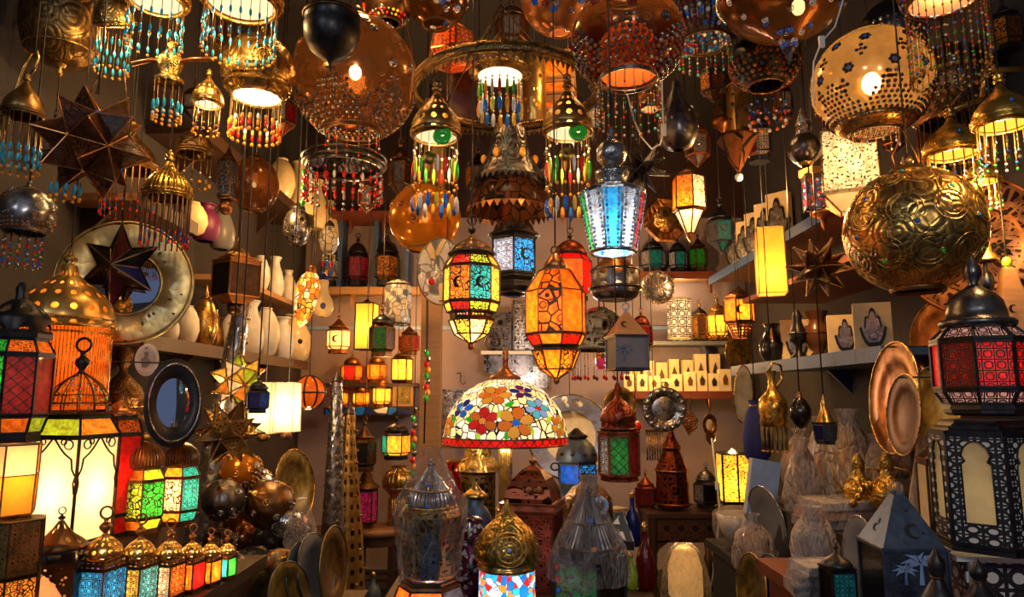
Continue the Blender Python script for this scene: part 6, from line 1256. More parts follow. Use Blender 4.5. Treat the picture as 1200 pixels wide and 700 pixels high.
t = shelf_thing('round_vase', 'dark bellied vase on the far end of the blue shelf', 'vase', 905, 1.59, 1.5); t.part(MB().lathe([(8, 0), (14, 10), (15, 22), (10, 34), (6, 40), (9, 46)], 22), 'body', 'd:black:.2'); t.part(MB().torus((0, 0, 46), 9, .9, 20), 'lip', 'd:brown')
t = shelf_thing('parchment_lamp', 'glowing yellow parchment block lamp under the upper right shelf', 'lamp', 905, 2.0, 1.5)
t.o.location = at(905, 345, 3.6); t.k = mpp(905, 320, 3.6); t.kz = t.k; lan(t, [(0, 22), 'p0', (77, 21)], [['paper:amber:1.6']], 4, 30, 'm:darkbrass', .8); t.light(20, 9, (1, .6, .2), 6); t.cord(77)
t = shelf_thing('mosaic_box', 'blue and red mosaic box lantern at the near end of upper shelf', 'lantern', 957, 2.36, 1.72); t.o.location = at(957, 246, 3.0); t.k = t.kz = mpp(957, 240, 3.0); lan(t, [(0, 17), 'p0', (36, 17), 'm', (40, 18)], [['mos:mosbox:.08:7']], 4, 32, 'm:iron', 1); t.part(MB().box((0, 0, 45), (26, 22, 9), .3), 'wooden_lid', 'wood:light'); t.cord(50)
t = T('hanging_star_lamp', 'dark brown spiky star lamp below the upper right shelf', 'lamp', 960, 314, 2.9, uni=True); starlamp(t, 36, ['m:bronze:hammer:5', 'g:brown:.02'], 'm:bronze', .42, 1, (15, 40, 10))
t = T('wooden_pendant', 'small wooden spinning-top pendant under the blue mosaic box', 'pendant', 966, 270, 3.0); t.part(MB().lathe([(.5, 0), (3, 6), (4, 14), (14, 18), (15, 22), (4, 24)], 20), 'top', 'm:copper'); t.part(MB().tube([(0, 0, 24), (0, 0, 34)], .7), 'cord', 'm:darkbrass')
# shelf of lit things and blocks (back, right of centre)
t = T('hanging_lantern', 'bright octagon lantern with orange and white panes right of the star', 'lantern', 809, 284, 3.6)
lan(t, [(10, 5), 'p1', (36, 17), 'm', (38, 20), 'p0', (76, 19), 'm', (80, 14)], [['g:cream:1.4:speck:4', 'g:white:.6', 'g:orange:.5', 'g:orange:.5', 'g:orange:.6', 'g:orange:.9:speck:4'], ['g:cream:1.3']], 6, 0, 'm:bronze', 1); dome(t, 80, 12, 16, 'm:bronze'); t.part(MB().lathe([(.4, 0), (4, 6), (5, 11)], 10), 'drop_knob', 'm:copper'); t.light(40, 5, (1, .65, .25), 4); t.cord(94)
t = T('hanging_lantern', 'grey-green lantern with crescent on its pale panes', 'lantern', 846, 298, 4.0); small_lantern(t, 32, 66, ['g:grey:.08', 'g:teal:.05'], 'm:steel', 6, 0, 0, True, CONE, True); crescent_on(t, 4, 0, -15, 28, 'm:darksilver')
t = T('octagonal_mirror', 'octagonal copper-framed plaque with round embossed centre', 'plaque', 780, 258, 4.4, uni=True); mx = RZ(6) @ RX(92); t.part(MB().lathe([(16, 3), (26, 4), (28, 0), (26, -4), (16, -4)], 8, rot=.39, smooth=False).xf(mx), 'frame', 'm:copper:engrave:5'); t.part(MB().lathe([(17, 0), (14, 2), (.01, 3)], 28).xf(mx), 'embossed_centre', 'm:brass:engrave:4'); t.part(MB().torus((0, 0, 2), 17, 1, 28).xf(mx), 'ring', 'm:silver'); t.cord(26)
for x, w, h, mt, tp, lb in ((766, 34, 40, 'm:steel', DOME, 'teal-edged dark lantern, left on the yellow-lit shelf'), (795, 26, 38, 'm:iron', DOME, 'black lantern with pale panes, middle of the yellow-lit shelf'), (819, 24, 44, 'm:bronze', CONE, 'green pointed lantern beside the wall on the yellow-lit shelf')):
    t = T('shelf_lantern', lb, 'lantern', x, 318, 5.65, 'dark lanterns on the yellow-lit shelf'); small_lantern(t, w * .86, h * 1.05, ['g:clear:.08', 'g:teal:.05'] if x < 810 else ['g:green:.08'], mt, 6, top=tp)
t = T('hanging_dish', 'round embossed dish hanging beside the pierced white cylinder', 'dish', 771, 337, 5.2, uni=True); plate(t, 20, 'm:silver:engrave:5', 'm:brass', 4, 2)
t = T('pierced_cylinder_lamp', 'bright white cylinder lamp with cut lattice on the grey shelf', 'lamp', 797, 398, 5.65); t.part(MB().lathe([(13, 0), (14, 2), (14, 46), (13, 48)], 28), 'lattice_shade', 'g:cream:2:lattice:9'); t.part(MB().torus((0, 0, 1), 14, 1, 26), 'rim', 'd:cream'); t.part(MB().torus((0, 0, 47), 14, 1, 26), 'rim', 'd:cream'); t.light(56, 4, (1, .7, .35), 4)
t = T('onion_lantern', 'green-topped onion lantern beside the bright lattice cylinder', 'lantern', 821, 398, 5.7); small_lantern(t, 20, 46, ['g:amber:.5', 'g:brown:.2'], 'm:brass', 6, top=ONION, dm='m:steel')
t = T('onion_lantern', 'glowing onion lantern with brass fringe by the green-topped one', 'lantern', 842, 398, 5.6); small_lantern(t, 24, 52, ['g:yellow:1.4'], 'm:brass', 6, 1, 3, top=ONION); strands(t, 11, 16, 14, 14, [[(.95, 'bead:amber', 1, 1)]], 'm:brass')
t = T('hanging_lantern', 'orange glowing lantern with crescent and latticed bowl near right shelf', 'lantern', 868, 398, 4.8)
lan(t, [(2, 8), 'x', (18, 15), 'm', (21, 18), 'p0', (46, 18), 'm', (50, 15)], [['g:orange:1.0', 'g:amber:1.1']], 6, 30, 'm:copper', 1, pierce='x:copper:4:.34'); dome(t, 50, 13, 14, 'm:copper'); crescent_on(t, 5, -4, -16, 34); t.light(32, 5, (1, .5, .14), 4); t.light(-6, 1); t.cord(62)
BLK = 'cream blocks on the red back shelf'; n_ = ['first', 'second', 'third', 'fourth', 'fifth', 'sixth', 'seventh', 'eighth', 'ninth']
for row, Y, zb_, xs, ht in ((0, 5.5, zG, (737, 752, 766, 780, 792, 808, 822, 836, 849), (20, 20, 18, 15, 20, 23, 24, 21, 26)), (1, 5.7, zG, (744, 760, 775, 790, 806, 821, 838), (42, 36, 34, 38, 37, 44, 44))):
    for i, (x, h) in enumerate(zip(xs, ht)):
        P = at(x, 455, Y); t = T('carved_block', '%s cream block from the left in the %s row on the red shelf' % (n_[i], ('front', 'rear')[row]), 'decoration', x, 455, Y, BLK); t.o.location = (P.x, Y, zb_ + .001); w = 11.5 + (i % 3)
        t.part(MB().box((0, 0, h / 2), (w, 9, h), R_((i * 13) % 9 - 4)), 'block', 'd:cream:.6'); t.part(MB().extrude([(-2, h * .3), (2, h * .3), (3, h * .55), (0, h * .78), (-3, h * .55)], 1, (0, -4.7, 0)), 'motif', ('m:darkbrass', 'm:darksilver', 'd:brown')[i % 3])
t = T('hanging_lantern', 'dark red bronze lantern beside the palm box lantern', 'lantern', 752, 410, 3.4); small_lantern(t, 26, 48, ['g:darkred:.2', 'g:red:.2'], 'm:redcopper', 6, 0, 0, True, DOME)
t = T('hanging_glass_cup', 'small clear cup with pink base hanging by the box lantern', 'cup', 709, 433, 3.0); t.part(MB().lathe([(9, 0), (11, 4), (11, 12)], 20), 'base', 'g:pink:.5'); t.part(MB().lathe([(11, 12), (10, 20), (7, 26), (2, 30)], 20), 'top', 'mos:crystal:.3:9'); t.cord(30)
# dishes under the red shelf
t = T('hanging_dish', 'ornate silver wall dish with glossy blue-white centre', 'dish', 779, 480, 4.6, uni=True); plate(t, 26, 'm:silver:engrave:4', 'm:darksilver', 2, 2, .12, mid='m:silver', midr=.62); b = MB()
for i in range(16): a = i * PI / 8; b.ball((22 * math.cos(a), -2, 22 * math.sin(a)), 3, 3, 8, 5)
t.part(b, 'scalloped_edge', 'm:silver'); t.part(MB().torus((0, 0, 29), 3, 1, 12, 5, 'y'), 'hanging_ring', 'm:silver')
t = T('hanging_dish', 'brass ring dish with dark middle behind the red dark lantern', 'dish', 727, 474, 4.4, uni=True); plate(t, 20, 'm:brass', 'm:gold', 10, 2, .15, mid='m:iron', midr=.5)
t = T('hanging_medallion', 'small framed oval pendant under the red shelf', 'pendant', 832, 498, 5.0, uni=True); plate(t, 13, 'm:copper', 'm:brass', 10, 0, .12, .7, mid='d:cream', midr=.5); t.part(MB().tube([(0, 0, 12), (0, 0, 30)], .8).lathe([(.4, -24), (5, -18), (6, -12)], 10), 'tassel', 'm:copper')
for x, yb, lb in ((768, 540, 'striped brass tube tassel under the ornate silver dish'), (808, 512, 'dark leaf-shaped copper pendant beside the silver dish'), (745, 506, 'red glass bauble beside the brass ring dish')):
    if x == 745: t = T('hanging_bauble', lb, 'ornament', x, yb, 4.6); t.part(MB().ball((0, 0, 6), 7, 7, 16, 10), 'ball', 'bead:red'); t.part(MB().lathe([(2, 12), (2, 15), (.5, 16)], 8), 'cap', 'm:brass'); t.cord(15)
    elif x == 768: t = T('hanging_tassel', lb, 'tassel', x, yb, 4.9); b = MB(); [b.tube([(-9 + 3 * q, 0, 0), (-9 + 3 * q, 0, 34)], .9, 5) for q in range(7)]; t.part(b, 'tubes', 'm:brass'); t.part(MB().box((0, 0, 35), (22, 4, 3)), 'bar', 'm:darkbrass'); t.cord(36)
    else: t = T('hanging_leaf', lb, 'pendant', x, yb, 4.8); t.part(MB().extrude([(0, 0), (9, 10), (11, 20), (4, 30), (-6, 28), (-9, 16)], 2), 'leaf', 'm:copper:engrave:4'); t.part(MB().tube([(2, 0, 28), (2, 0, 48)], .7), 'loop', 'm:bronze')
t = T('hanging_brass_bell', 'shiny brass jug bell with fringe on a curled hook', 'bell', 907, 500, 3.2); t.part(MB().lathe([(14, 0), (16, 4), (15, 12), (17, 20), (15, 32), (9, 39), (5, 44), (4, 56), (6, 66)], 24), 'body', 'm:gold'); t.part(MB().tube([(4, 0, 44), (13, 0, 56), (12, 0, 72), (2, 0, 76), (-2, 0, 66)], 1.6, 7), 'handle', 'm:brass'); strands(t, 14, 0, 16, 30, [[(.95, 'bead:amber', 1.2, 1.2)]], 'm:olive', .9); t.cord(76)
t = T('hanging_glass_tray', 'oval glass tray with brass rim hanging by the right shelf', 'tray', 871, 462, 3.9, uni=True); plate(t, 34, 't:clear:.3:.4', 'm:brass', 34, 4, .08, .5); t.cord(34)
t = T('hanging_fan', 'round engraved brass fan dish below the orange glowing lantern', 'dish', 866, 414, 4.6, uni=True); plate(t, 20, 'm:brass:engrave:4', 'm:gold', 20, 0, .1); t.cord(20)
t = T('hanging_gourd', 'black gourd-shaped pendant right of the brass jug bell', 'pendant', 939, 503, 3.0); t.part(MB().lathe([(.5, 0), (6, 3), (12, 14), (12, 24), (7, 34), (2, 38)], 20), 'gourd', 'd:black:.18'); t.part(MB().lathe([(3, 37), (3, 41), (1, 44)], 10), 'cap', 'm:copper'); t.cord(44)
t = T('hanging_lantern', 'blue-black small lantern with brass spire under the blue shelf', 'lantern', 968, 520, 2.85); lan(t, [(0, 11), 'm', (4, 12), 'p0', (22, 14), 'm', (25, 15)], [['g:navy:.02', 'g:bluegrey:.03']], 6, 30, 'm:steel', 1); t.part(MB().lathe(sc([(1, 0), (.7, .2), (.5, .35), (.3, .5), (.35, .6), (.15, .8), (.05, 1)], 11, 34, 25), 18), 'spire', 'm:brass'); t.cord(58)
t = T('hanging_bag', 'dark blue cloth pouch hanging behind the brass jug bell', 'bag', 888, 540, 3.6); t.part(MB().lathe([(10, 0), (15, 6), (16, 30), (12, 54), (6, 66), (8, 72)], 14), 'pouch', 'd:navy:.8'); t.part(MB().torus((0, 0, 65), 6, 1.2, 14), 'tie', 'm:copper'); t.cord(70)
for i, (x, y, R, Y, yw, sq, m_, lb) in enumerate(((1046, 466, 66, 2.75, 96, 1, 'm:copper', 'large copper tray hung edge-on under the blue shelf'), (1058, 486, 48, 2.6, 98, 1, 'm:bronze', 'smaller dark copper tray in front of the large one'), (1093, 482, 54, 2.5, 92, 1, 'm:olive', 'shiny gold tray on edge beside the black red-paned lantern'), (1100, 396, 46, 2.45, 80, 1, 'm:copper', 'copper tray peeking out below the embossed brass ball'))):
    t = T('hanging_tray', lb, 'tray', x, y, Y, 'trays hung along the right wall', uni=True); t.part(MB().tube([(-2, 0, R * .9), ((XR - t.P.x) / t.k, 0, R * .95)], 1.2), 'wall_hook', 'm:iron'); plate(t, R, m_, 'm:brass', -yw, -6, .1)
# ------------------------------------------------------------------ right front lanterns
t = T('table_lantern', 'tall black lantern with arched cream panes and white lattice at right', 'lantern', 1164, 640, 1.72); t.kz *= .893
lan(t, [(0, 58), 'm', (8, 58), 'p0', (150, 56), 'm', (154, 56), 'm', (160, 48)], [['paper:cream:.05']], 6, -14, 'm:iron', 3); N = 6
for i in range(N):
    a0 = -PI / 2 + R_(-14) + i * PI / 3; a1 = a0 + PI / 3; p0, p1 = Vector((57.5 * math.cos(a0), 57.5 * math.sin(a0), 0)), Vector((57.5 * math.cos(a1), 57.5 * math.sin(a1), 0)); hf = (p1 - p0).length / 2; md = (p0 + p1) / 2; rz = math.atan2(p1.y - p0.y, p1.x - p0.x)
    kb = [(hf * .52, 36), (hf * .52, 112), (hf * .38, 116), (hf * .5, 124), (hf * .4, 134), (hf * .2, 141), (0, 143)]; inn = kb + [(-x, z) for x, z in kb[-2::-1]]
    b = MB(); out = [(-hf, 9), (-hf, 150), (hf, 150), (hf, 9)]
    for poly in ([(hf, 9), (hf, 150), (0, 150)] + kb[::-1] + [(0, 36), (0, 9)], [(-hf, 9), (0, 9), (0, 36)] + [(-x, z) for x, z in kb] + [(0, 150), (-hf, 150)]): b.extrude(poly, 1.6, (md.x, md.y, 0), rz)
    t.part(b, 'lattice_arch', 'fret')
    e = MB(); e.tube([Vector((md.x * 1.02, md.y * 1.02, 0)) + Vector((x * math.cos(rz), x * math.sin(rz), z)) for x, z in inn], 1.1, 5, True); t.part(e, 'arch_moulding', 'm:iron')
t.part(MB().lathe([(50, 158), (46, 164), (42, 167), (42, 170), (.01, 170)], 6, rot=R_(-14), smooth=False), 'top_plate', 'm:iron'); t.light(70, .15, (1, .85, .6), 10)
t = T('table_lantern', 'black eight-sided lantern with red lattice panes on the tall black one', 'lantern', 1155, 483, 1.72, yref=430)
RL = ['g:red:.22:lattice:3', 'g:red:.15:lattice:3', 'g:red:.2', 'g:red:.2', 'g:red:.2', 'g:red:.2', 'g:darkred:.2:lattice:3', 'g:red:.3:lattice:3']; WL = ['g:clear:.06:lattice:3']
lan(t, [(0, 40), 'm', (10, 41), 'p1', (24, 49), 'm', (28, 50), 'p0', (80, 50), 'm', (84, 50), 'p1', (98, 36), 'm', (100, 34)], [RL, WL], 8, 5, 'm:iron', 2.2); t.part(MB().lathe([(38, -4), (42, 0), (41, 10), (44, 3)], 8, rot=R_(5), smooth=False), 'plinth', 'm:iron')
t.part(MB().lathe([(34, 98), (39, 100), (40, 105), (37, 108), (32, 109), (31, 118), (28, 130), (20, 140), (10, 146), (7, 149)], 32), 'dome', 'm:darksilver'); t.part(MB().lathe([(7, 148), (5, 152), (9, 160), (10, 168), (6, 178), (3, 184)], 16), 'finial', 'm:darksilver'); t.light(50, .7, (1, .5, .35), 8)
t = T('stone_slab', 'white marble slab on dark lattice box under the tall black lantern', 'stand', 1166, 722, 1.76); t.part(MB().box((0, 0, 76), (112, 90, 6), R_(-8)), 'slab', 'd:white:.3'); t.part(MB().box((4, 0, 36), (98, 80, 72), R_(-8)), 'lattice_box', 'fret'); 
for x in (-44, 52): t.part(MB().box((x, -36 + x * .02, 36), (9, 9, 72), R_(-8)), 'corner_post', 'd:white:.4')
for x, yb, Y, R, H, lb in ((1152, 730, 1.56, 22, 76, 'black onion finial lantern before the white marble slab'), (1104, 740, 1.56, 23, 100, 'black onion finial lantern beside the palm lantern')):
    t = T('table_lantern', lb, 'lantern', x, yb, Y, 'black onion lanterns at the front right'); t.part(MB().lathe([(R, 0), (R * 1.02, H * .2), (R * .9, H * .35), (R * .55, H * .5), (R * .3, H * .6), (R * .26, H * .64), (R * .42, H * .74), (R * .4, H * .84), (R * .2, H * .92), (R * .05, H)], 28), 'dome', 'm:iron'); t.part(MB().torus((0, 0, H * .2), R * 1.03, 1.6, 28), 'rim', 'm:bronze'); t.part(MB().torus((0, 0, H * .64), R * .3, 1.2, 18), 'rim', 'm:bronze'); t.part(MB().lathe([(R, -24), (R, 0)], 8, smooth=False), 'body', 'g:darkred:.05:filigree:4')
t = T('table_lantern', 'cream carved lattice lantern half hidden left of the tall black lantern', 'lantern', 1114, 690, '.85'); lan(t, [(0, 28), 'p1', (50, 28), 'm', (54, 29), 'p0', (150, 28), 'm', (156, 28)], [['paper:cream:.12'], ['fret']], 4, 30, 'm:bronze', 1.5); t.part(MB().lathe([(28, 156), (10, 176), (3, 184)], 4, rot=R_(30), smooth=False), 'cap', 'm:bronze')
t.part(MB().lathe([(6, 0), (9, 8), (10, 20), (6, 30), (3, 36)], 14).xf(TR(-4, -30, 100)), 'hanging_tassel', 'm:bronze:engrave:4')
t = T('table_lantern', 'slate blue square lantern with white palm and pierced pyramid top', 'lantern', 1062, 722, 1.62)
lan(t, [(0, 50), 'p0', (84, 50), 'm', (86, 52)], [['g:bluegrey:.06', 'g:navy:.02', 'g:black:0', 'g:black:0']], 4, -50, 'm:bluesteel', 1.6); t.part(MB().lathe([(50, 86), (9, 146), (9, 150)], 4, rot=R_(-50), smooth=False), 'pyramid_top', 'm:bluesteel')
a_ = R_(-90 - 50 + 45); nx, ny = math.cos(a_), math.sin(a_); rz_ = a_ + PI / 2
M4 = TR(nx * 35.9, ny * 35.9, 44) @ Matrix.Rotation(rz_, 4, 'Z'); t.part(palm_mb(2.5, -.6, 4, 2).xf(M4), 'palm_relief', 'd:ltblue:.5'); t.part(palm_mb(1.6, -.6, -13, 2).xf(M4), 'palm_relief', 'd:ltblue:.5')
nr = Vector((nx, ny, 0)); b = MB(); tl = math.degrees(math.atan2(35.4 - 6.4, 60)); F4 = TR(nx * 35.6, ny * 35.6, 86) @ Matrix.Rotation(rz_, 4, 'Z') @ RX(-tl)
b.extrude(crescent(9), .8, (3, -.3, 22)).extrude([(1.8 * math.cos(i), 1.8 * math.sin(i)) for i in [k * PI / 4 for k in range(8)]], .8, (14, -.3, 20)).extrude([(2.2 * math.cos(i), 2.2 * math.sin(i)) for i in [k * PI / 4 for k in range(8)]], .8, (2, -.3, 47)); t.part(b.xf(F4), 'cut_out', 'd:black:.7')
b = MB().extrude(crescent(5), .8, (-3, -.3, 22)).extrude([(-1.5, 8), (1.5, 8), (0, 14)], .8, (0, -.3, 20)); t.part(b.xf(Matrix.Rotation(-PI / 2, 4, 'Z') @ F4), 'cut_out', 'd:black:.7'); t.part(MB().lathe([(7, 146), (7.5, 158), (4, 162)], 12), 'plastic_cap', 'wrap:.3'); t.part(MB().torus((0, 0, 86), 50, 1.3, 4).xf(RZ(-90 - 50)), 'eaves', 'm:darksilver')
# ------------------------------------------------------------------ right floor: table, trays, wrapped goods
t = T('hanging_lantern', 'dark red lantern with green lattice window hanging by the lampshade', 'lantern', 726, 562, 2.45)
lan(t, [(0, 21), 'm', (6, 23), 'p0', (52, 23), 'm', (56, 24), 'm', (60, 20)], [['g:darkred:.05', 'g:darkred:.05', 'g:darkred:.05', 'g:darkred:.05', 'g:clear:.05:lattice:3', 'g:green:.03:diamond:3']], 6, 22, 'm:redcopper', 2); 
t.part(MB().lathe([(21, 60), (20, 68), (22, 70), (18, 82), (10, 92), (4, 97), (3, 102), (5, 108), (2, 116)], 22), 'dome', 'm:redcopper:engrave:5'); t.part(MB().torus((0, 0, 60), 21, 1.5, 24), 'rim', 'm:bronze'); t.light(28, .1, (.9, 1, .8), 4); t.cord(116)
t = T('carved_box', 'sloping carved wooden box with triangle lattice in the middle', 'box', 722, 640, 2.3); t.part(MB().lathe([(30, 0), (30, 10), (14, 40), (13, 42), (.01, 42)], 4, rot=.6, smooth=False), 'box', 'fret'); t.part(MB().box((0, 0, 43), (22, 20, 4), .6), 'lid', 'wood:light')
t = T('wooden_table', 'dark carved wooden side table with lattice apron at the back', 'table', 801, 702, 4.6)
t.part(MB().box((0, 0, 105), (94, 76, 5)), 'table_top', 'wood:dark')
for s_, nm in ((-1, 0), (1, 0)): t.part(MB().box((0, s_ * 33, 88), (82, 3, 28)), 'apron', 'fretwood'); t.part(MB().box((s_ * 40, 0, 88), (3, 64, 28)), 'apron', 'fretwood')
for sx in (-1, 1):
    for sy in (-1, 1): t.part(MB().lathe([(4, 0), (5, 4), (3, 10), (5, 20), (4, 34), (6, 40), (4, 46), (5, 60), (5.5, 102)], 12, (sx * 40, sy * 32, 0)), 'leg', 'wood:dark')
    t.part(MB().extrude([(0, 0), (sx * 18, 0), (sx * 18, -26), (sx * 12, -10), (sx * 4, -4)], 3, (sx * 22, -33, 76)), 'apron_bracket', 'wood:dark')
t = T('table_lantern', 'dark red conical lantern with orange glints on the carved table', 'lantern', 789, 594, 4.6); t.part(MB().lathe([(19, 0), (20, 5), (19, 40), (20, 44), (15, 56), (10, 66), (12, 70), (6, 80), (3, 90), (1, 96)], 8, smooth=False), 'body', 'm:redcopper:lace:6'); t.part(MB().torus((0, 0, 4), 20, 1.2, 20).torus((0, 0, 43), 20, 1.2, 20), 'rim', 'm:copper')
t = T('table_lantern', 'silver and dark domed lantern beside the lit panel lamp', 'lantern', 829, 595, 4.5); small_lantern(t, 30, 52, ['g:clear:.05:lattice:4', 'g:black:0'], 'm:darksilver', 6, top=DOME)
t = T('table_lantern', 'small dark pointed lantern left of the carved table', 'lantern', 757, 597, 4.7); small_lantern(t, 24, 46, ['g:darkred:.1'], 'm:redcopper', 6, top=CONE)
t = T('panel_lamp', 'bright yellow two-panel lamp with black frame on the carved table', 'lamp', 861, 589, 4.75); lan(t, [(0, 23), 'm', (2, 23), 'p0', (58, 23)], [['g:yellow:1.4:speck:5']], 4, 42, 'm:iron', 1.2); t.part(MB().bar((0, -17, 2), (0, -17, 58), 1.2), 'mullion', 'm:iron'); t.light(18, 8, (1, .66, .2), 5); t.light(64, 4, (1, .6, .2), 4)
t.part(MB().lathe([(23, 58), (4, 62), (1, 64)], 4, rot=R_(42), smooth=False), 'cap', 'm:iron')
t = T('wrapped_lamp', 'glowing plastic-wrapped lamp on the floor under the carved table', 'lamp', 804, 705, 4.75); t.part(MB().lathe([(14, 0), (20, 8), (20, 40), (14, 60), (6, 66)], 20), 'shade', 'paper:cream:.3'); wrap_cone(t, [(30, 0), (28, 20), (24, 44), (16, 62), (6, 72), (8, 78)], 11, 30, 1.6, 'wrap:.4'); t.light(74, 4, (1, .6, .25), 4)
t = T('green_bag', 'green cloth bag slumped beside the carved table leg', 'bag', 866, 700, '0'); t.part(MB().lathe([(20, 0), (24, 12), (20, 40), (13, 62), (8, 72), (10, 78)], 14), 'bag', 'd:green:.8'); t.part(MB().torus((0, 0, 71), 8, 1.4, 14), 'tie', 'd:white')
t = T('electric_flex', 'white electric cord looping down in front of the carved table', 'cord', 838, 660, 4.0); t.part(MB().tube([(2, 0, 150), (6, 0, 100), (8, 0, 66), (4, 0, 30), (0, 0, 0), (-6, 0, -30)], 1.1, 6), 'cable', 'd:white'); t.part(MB().box((6, 0, 92), (4, 3, 10)), 'inline_switch', 'd:white')
def tray(label, x, y, R, Y, yw, m_, pitch=-6, sq=1, rim='m:brass', grp='trays on the right bench', cat='tray', deep=.1, name='metal_tray'):
    t = T(name, label, cat, x, y, Y, grp, uni=True); plate(t, R, m_, rim, -yw, pitch, deep, sq); return t
tray('large plastic-wrapped grey tray standing by the carved table', 899, 616, 46, 3.2, 80, 'd:grey:.3', 8, .9, 'm:silver'); tray('brass tray with dark side at the bottom left of the wrapped goods', 880, 690, 40, 2.85, 84, 'm:olive'); tray('dark grey tray next to the bottom brass tray', 902, 696, 44, 2.75, 84, 'd:bluegrey:.35', rim='m:darksilver'); tray('olive brass tray on edge beside the stack of wrapped packets', 929, 628, 44, 2.9, 88, 'm:olive')
t = T('glass_bowl', 'pale plastic-wrapped bowl at the end of the carved table', 'bowl', 867, 640, 3.7); t.part(MB().lathe([(6, 0), (14, 6), (22, 20), (26, 38), (24, 38), (20, 22), (10, 8), (.1, 6)], 26), 'bowl', 'd:clear:.2'); wrap_cone(t, [(24, -2), (30, 20), (29, 40), (14, 46), (3, 48)], 5, 30, 1.5)
t = T('gift_box', 'pale blue flat box leaning among the wrapped goods', 'box', 884, 654, 3.3); t.part(MB().box((0, 0, 60), (36, 10, 116)).xf(RY(9) @ RZ(-20)), 'box', 'd:ltblue:.4'); t.part(MB().box((-16, -5.6, 60), (4, 1, 116)).xf(RY(9) @ RZ(-20)), 'spine', 'd:white')
for i, (y, w, lb) in enumerate(((616, 86, 'bottom'), (605, 84, 'middle'), (594, 80, 'top'))):
    t = T('wrapped_packet', '%s plastic-wrapped flat packet in the stack near the golden pieces' % lb, 'packet', 984 + i * 2, y, 2.7, 'wrapped packets stacked on the right bench'); t.part(MB().box((0, 0, 4), (w, 50, 8), R_(6 + 3 * i)), 'packet', ('d:grey:.4', 'd:peach:.4', 'd:clear:.4')[i]); b = MB().box((0, 0, 4.6), (w + 4, 54, 11), R_(6 + 3 * i)); t.part(b, 'plastic_wrap', 'wrap:.45')
for i, (y, lb) in enumerate(((694, 'lowest'), (682, 'middle'), (670, 'uppermost'))):
    t = T('wrapped_packet', '%s shiny wrapped packet in the low stack beside the bottom trays' % lb, 'packet', 962 + i * 2, y, 2.04, 'low stack of wrapped packets'); t.part(MB().box((0, 0, 5), (68 - i * 4, 44, 9), R_(-8 + 6 * i)), 'packet', ('d:bluegrey:.4', 'd:grey:.4', 'd:clear:.4')[i]); t.part(MB().box((0, 0, 5.4), (72 - i * 4, 48, 12), R_(-8 + 6 * i)), 'plastic_wrap', 'wrap:.4')
for x, yb, w, h, Y, core, lb in ((1000, 601, 58, 122, 3.0, 'm:brass', 'amber bottle lamp wrapped in clear plastic by the large copper tray'), (970, 600, 50, 112, 3.25, 'm:copper', 'tall plastic-wrapped copper lamp under the blue-black small lantern'), (944, 612, 44, 98, 3.05, 'm:bronze', 'plastic-wrapped brown vase beside the pale blue box'), (955, 660, 52, 66, '.85', 'm:bluesteel', 'plastic-wrapped dark jar below the packet stack'), (1092, 667, 36, 158, 2.3, 'm:copper', 'plastic-wrapped copper lamp behind the palm lantern'), (1034, 607, 38, 98, 2.85, 'm:gold', 'plastic-wrapped golden jug behind the palm lantern top')):
    t = T('wrapped_vase', lb, 'vase', x, yb, Y); t.part(MB().lathe(sc([(.6, 0), (.85, .1), (.9, .35), (.6, .6), (.3, .78), (.42, .92), (.35, 1)], w / 2 * .8, h * .86), 20), 'vase', core); wrap_cone(t, sc([(1, 0), (1.05, .3), (.9, .55), (.6, .75), (.3, .92), (.45, 1.02)], w / 2, h), int(x), 30, 2.0, 'wrap:.75')
for x, yb, h, Y, lb in ((1010, 614, 84, 2.72, 'amber brass bottle with pointed lid beside wrapped packets'), (1044, 622, 94, 2.58, 'golden figure-like ewer behind the palm lantern')):
    t = T('brass_ewer', lb, 'ewer', x, yb, Y); r = h * .24; t.part(MB().lathe(sc([(.5, 0), (.7, .04), (.35, .14), (.9, .32), (1, .44), (.7, .6), (.3, .7), (.32, .8), (.4, .86), (.1, 1)], r, h), 22), 'body', 'm:gold:engrave:5'); t.part(MB().tube([(r * .3, 0, h * .8), (r * 1.2, 0, h * .75), (r * 1.3, 0, h * .55), (r * .9, 0, h * .4)], 1.6, 6), 'handle', 'm:gold'); t.part(MB().tube([(-r * .8, 0, h * .4), (-r * 1.4, 0, h * .6), (-r * 1.5, 0, h * .78)], 2, 6, r1=1.1), 'spout', 'm:gold')
t = T('bead_garland', 'string of small golden gourds lying over the wrapped packets', 'garland', 1014, 592, 2.6); b = MB()
for i in range(9): b.ball((-14 + i * 5.2, -3 * (i % 2), 2 + 22 * math.sin(i * .35)), 4.2, 5, 10, 6)
t.part(b, 'gourds', 'm:gold'); t.part(MB().tube([(-14 + i * 5.2, -3 * (i % 2), 2 + 22 * math.sin(i * .35)) for i in range(9)], .8), 'string', 'd:red')
t = T('oval_glass_plate', 'plastic-wrapped oval plate standing left of the palm lantern', 'plate', 1008, 656, 2.0, uni=True); plate(t, 50, 'd:grey:.25', 'm:silver', -94, -3, .1)
t = T('table_lantern', 'small black lantern with teal mosaic panes by the oval plate', 'lantern', 984, 716, 2.1); lan(t, [(0, 20), 'p0', (48, 20), 'm', (52, 21)], [['g:teal:.25:lattice:5', 'g:black:0']], 4, -40, 'm:iron', 1.6); dome(t, 52, 17, 20, 'm:iron'); finial(t, 70, 12, 'm:iron')
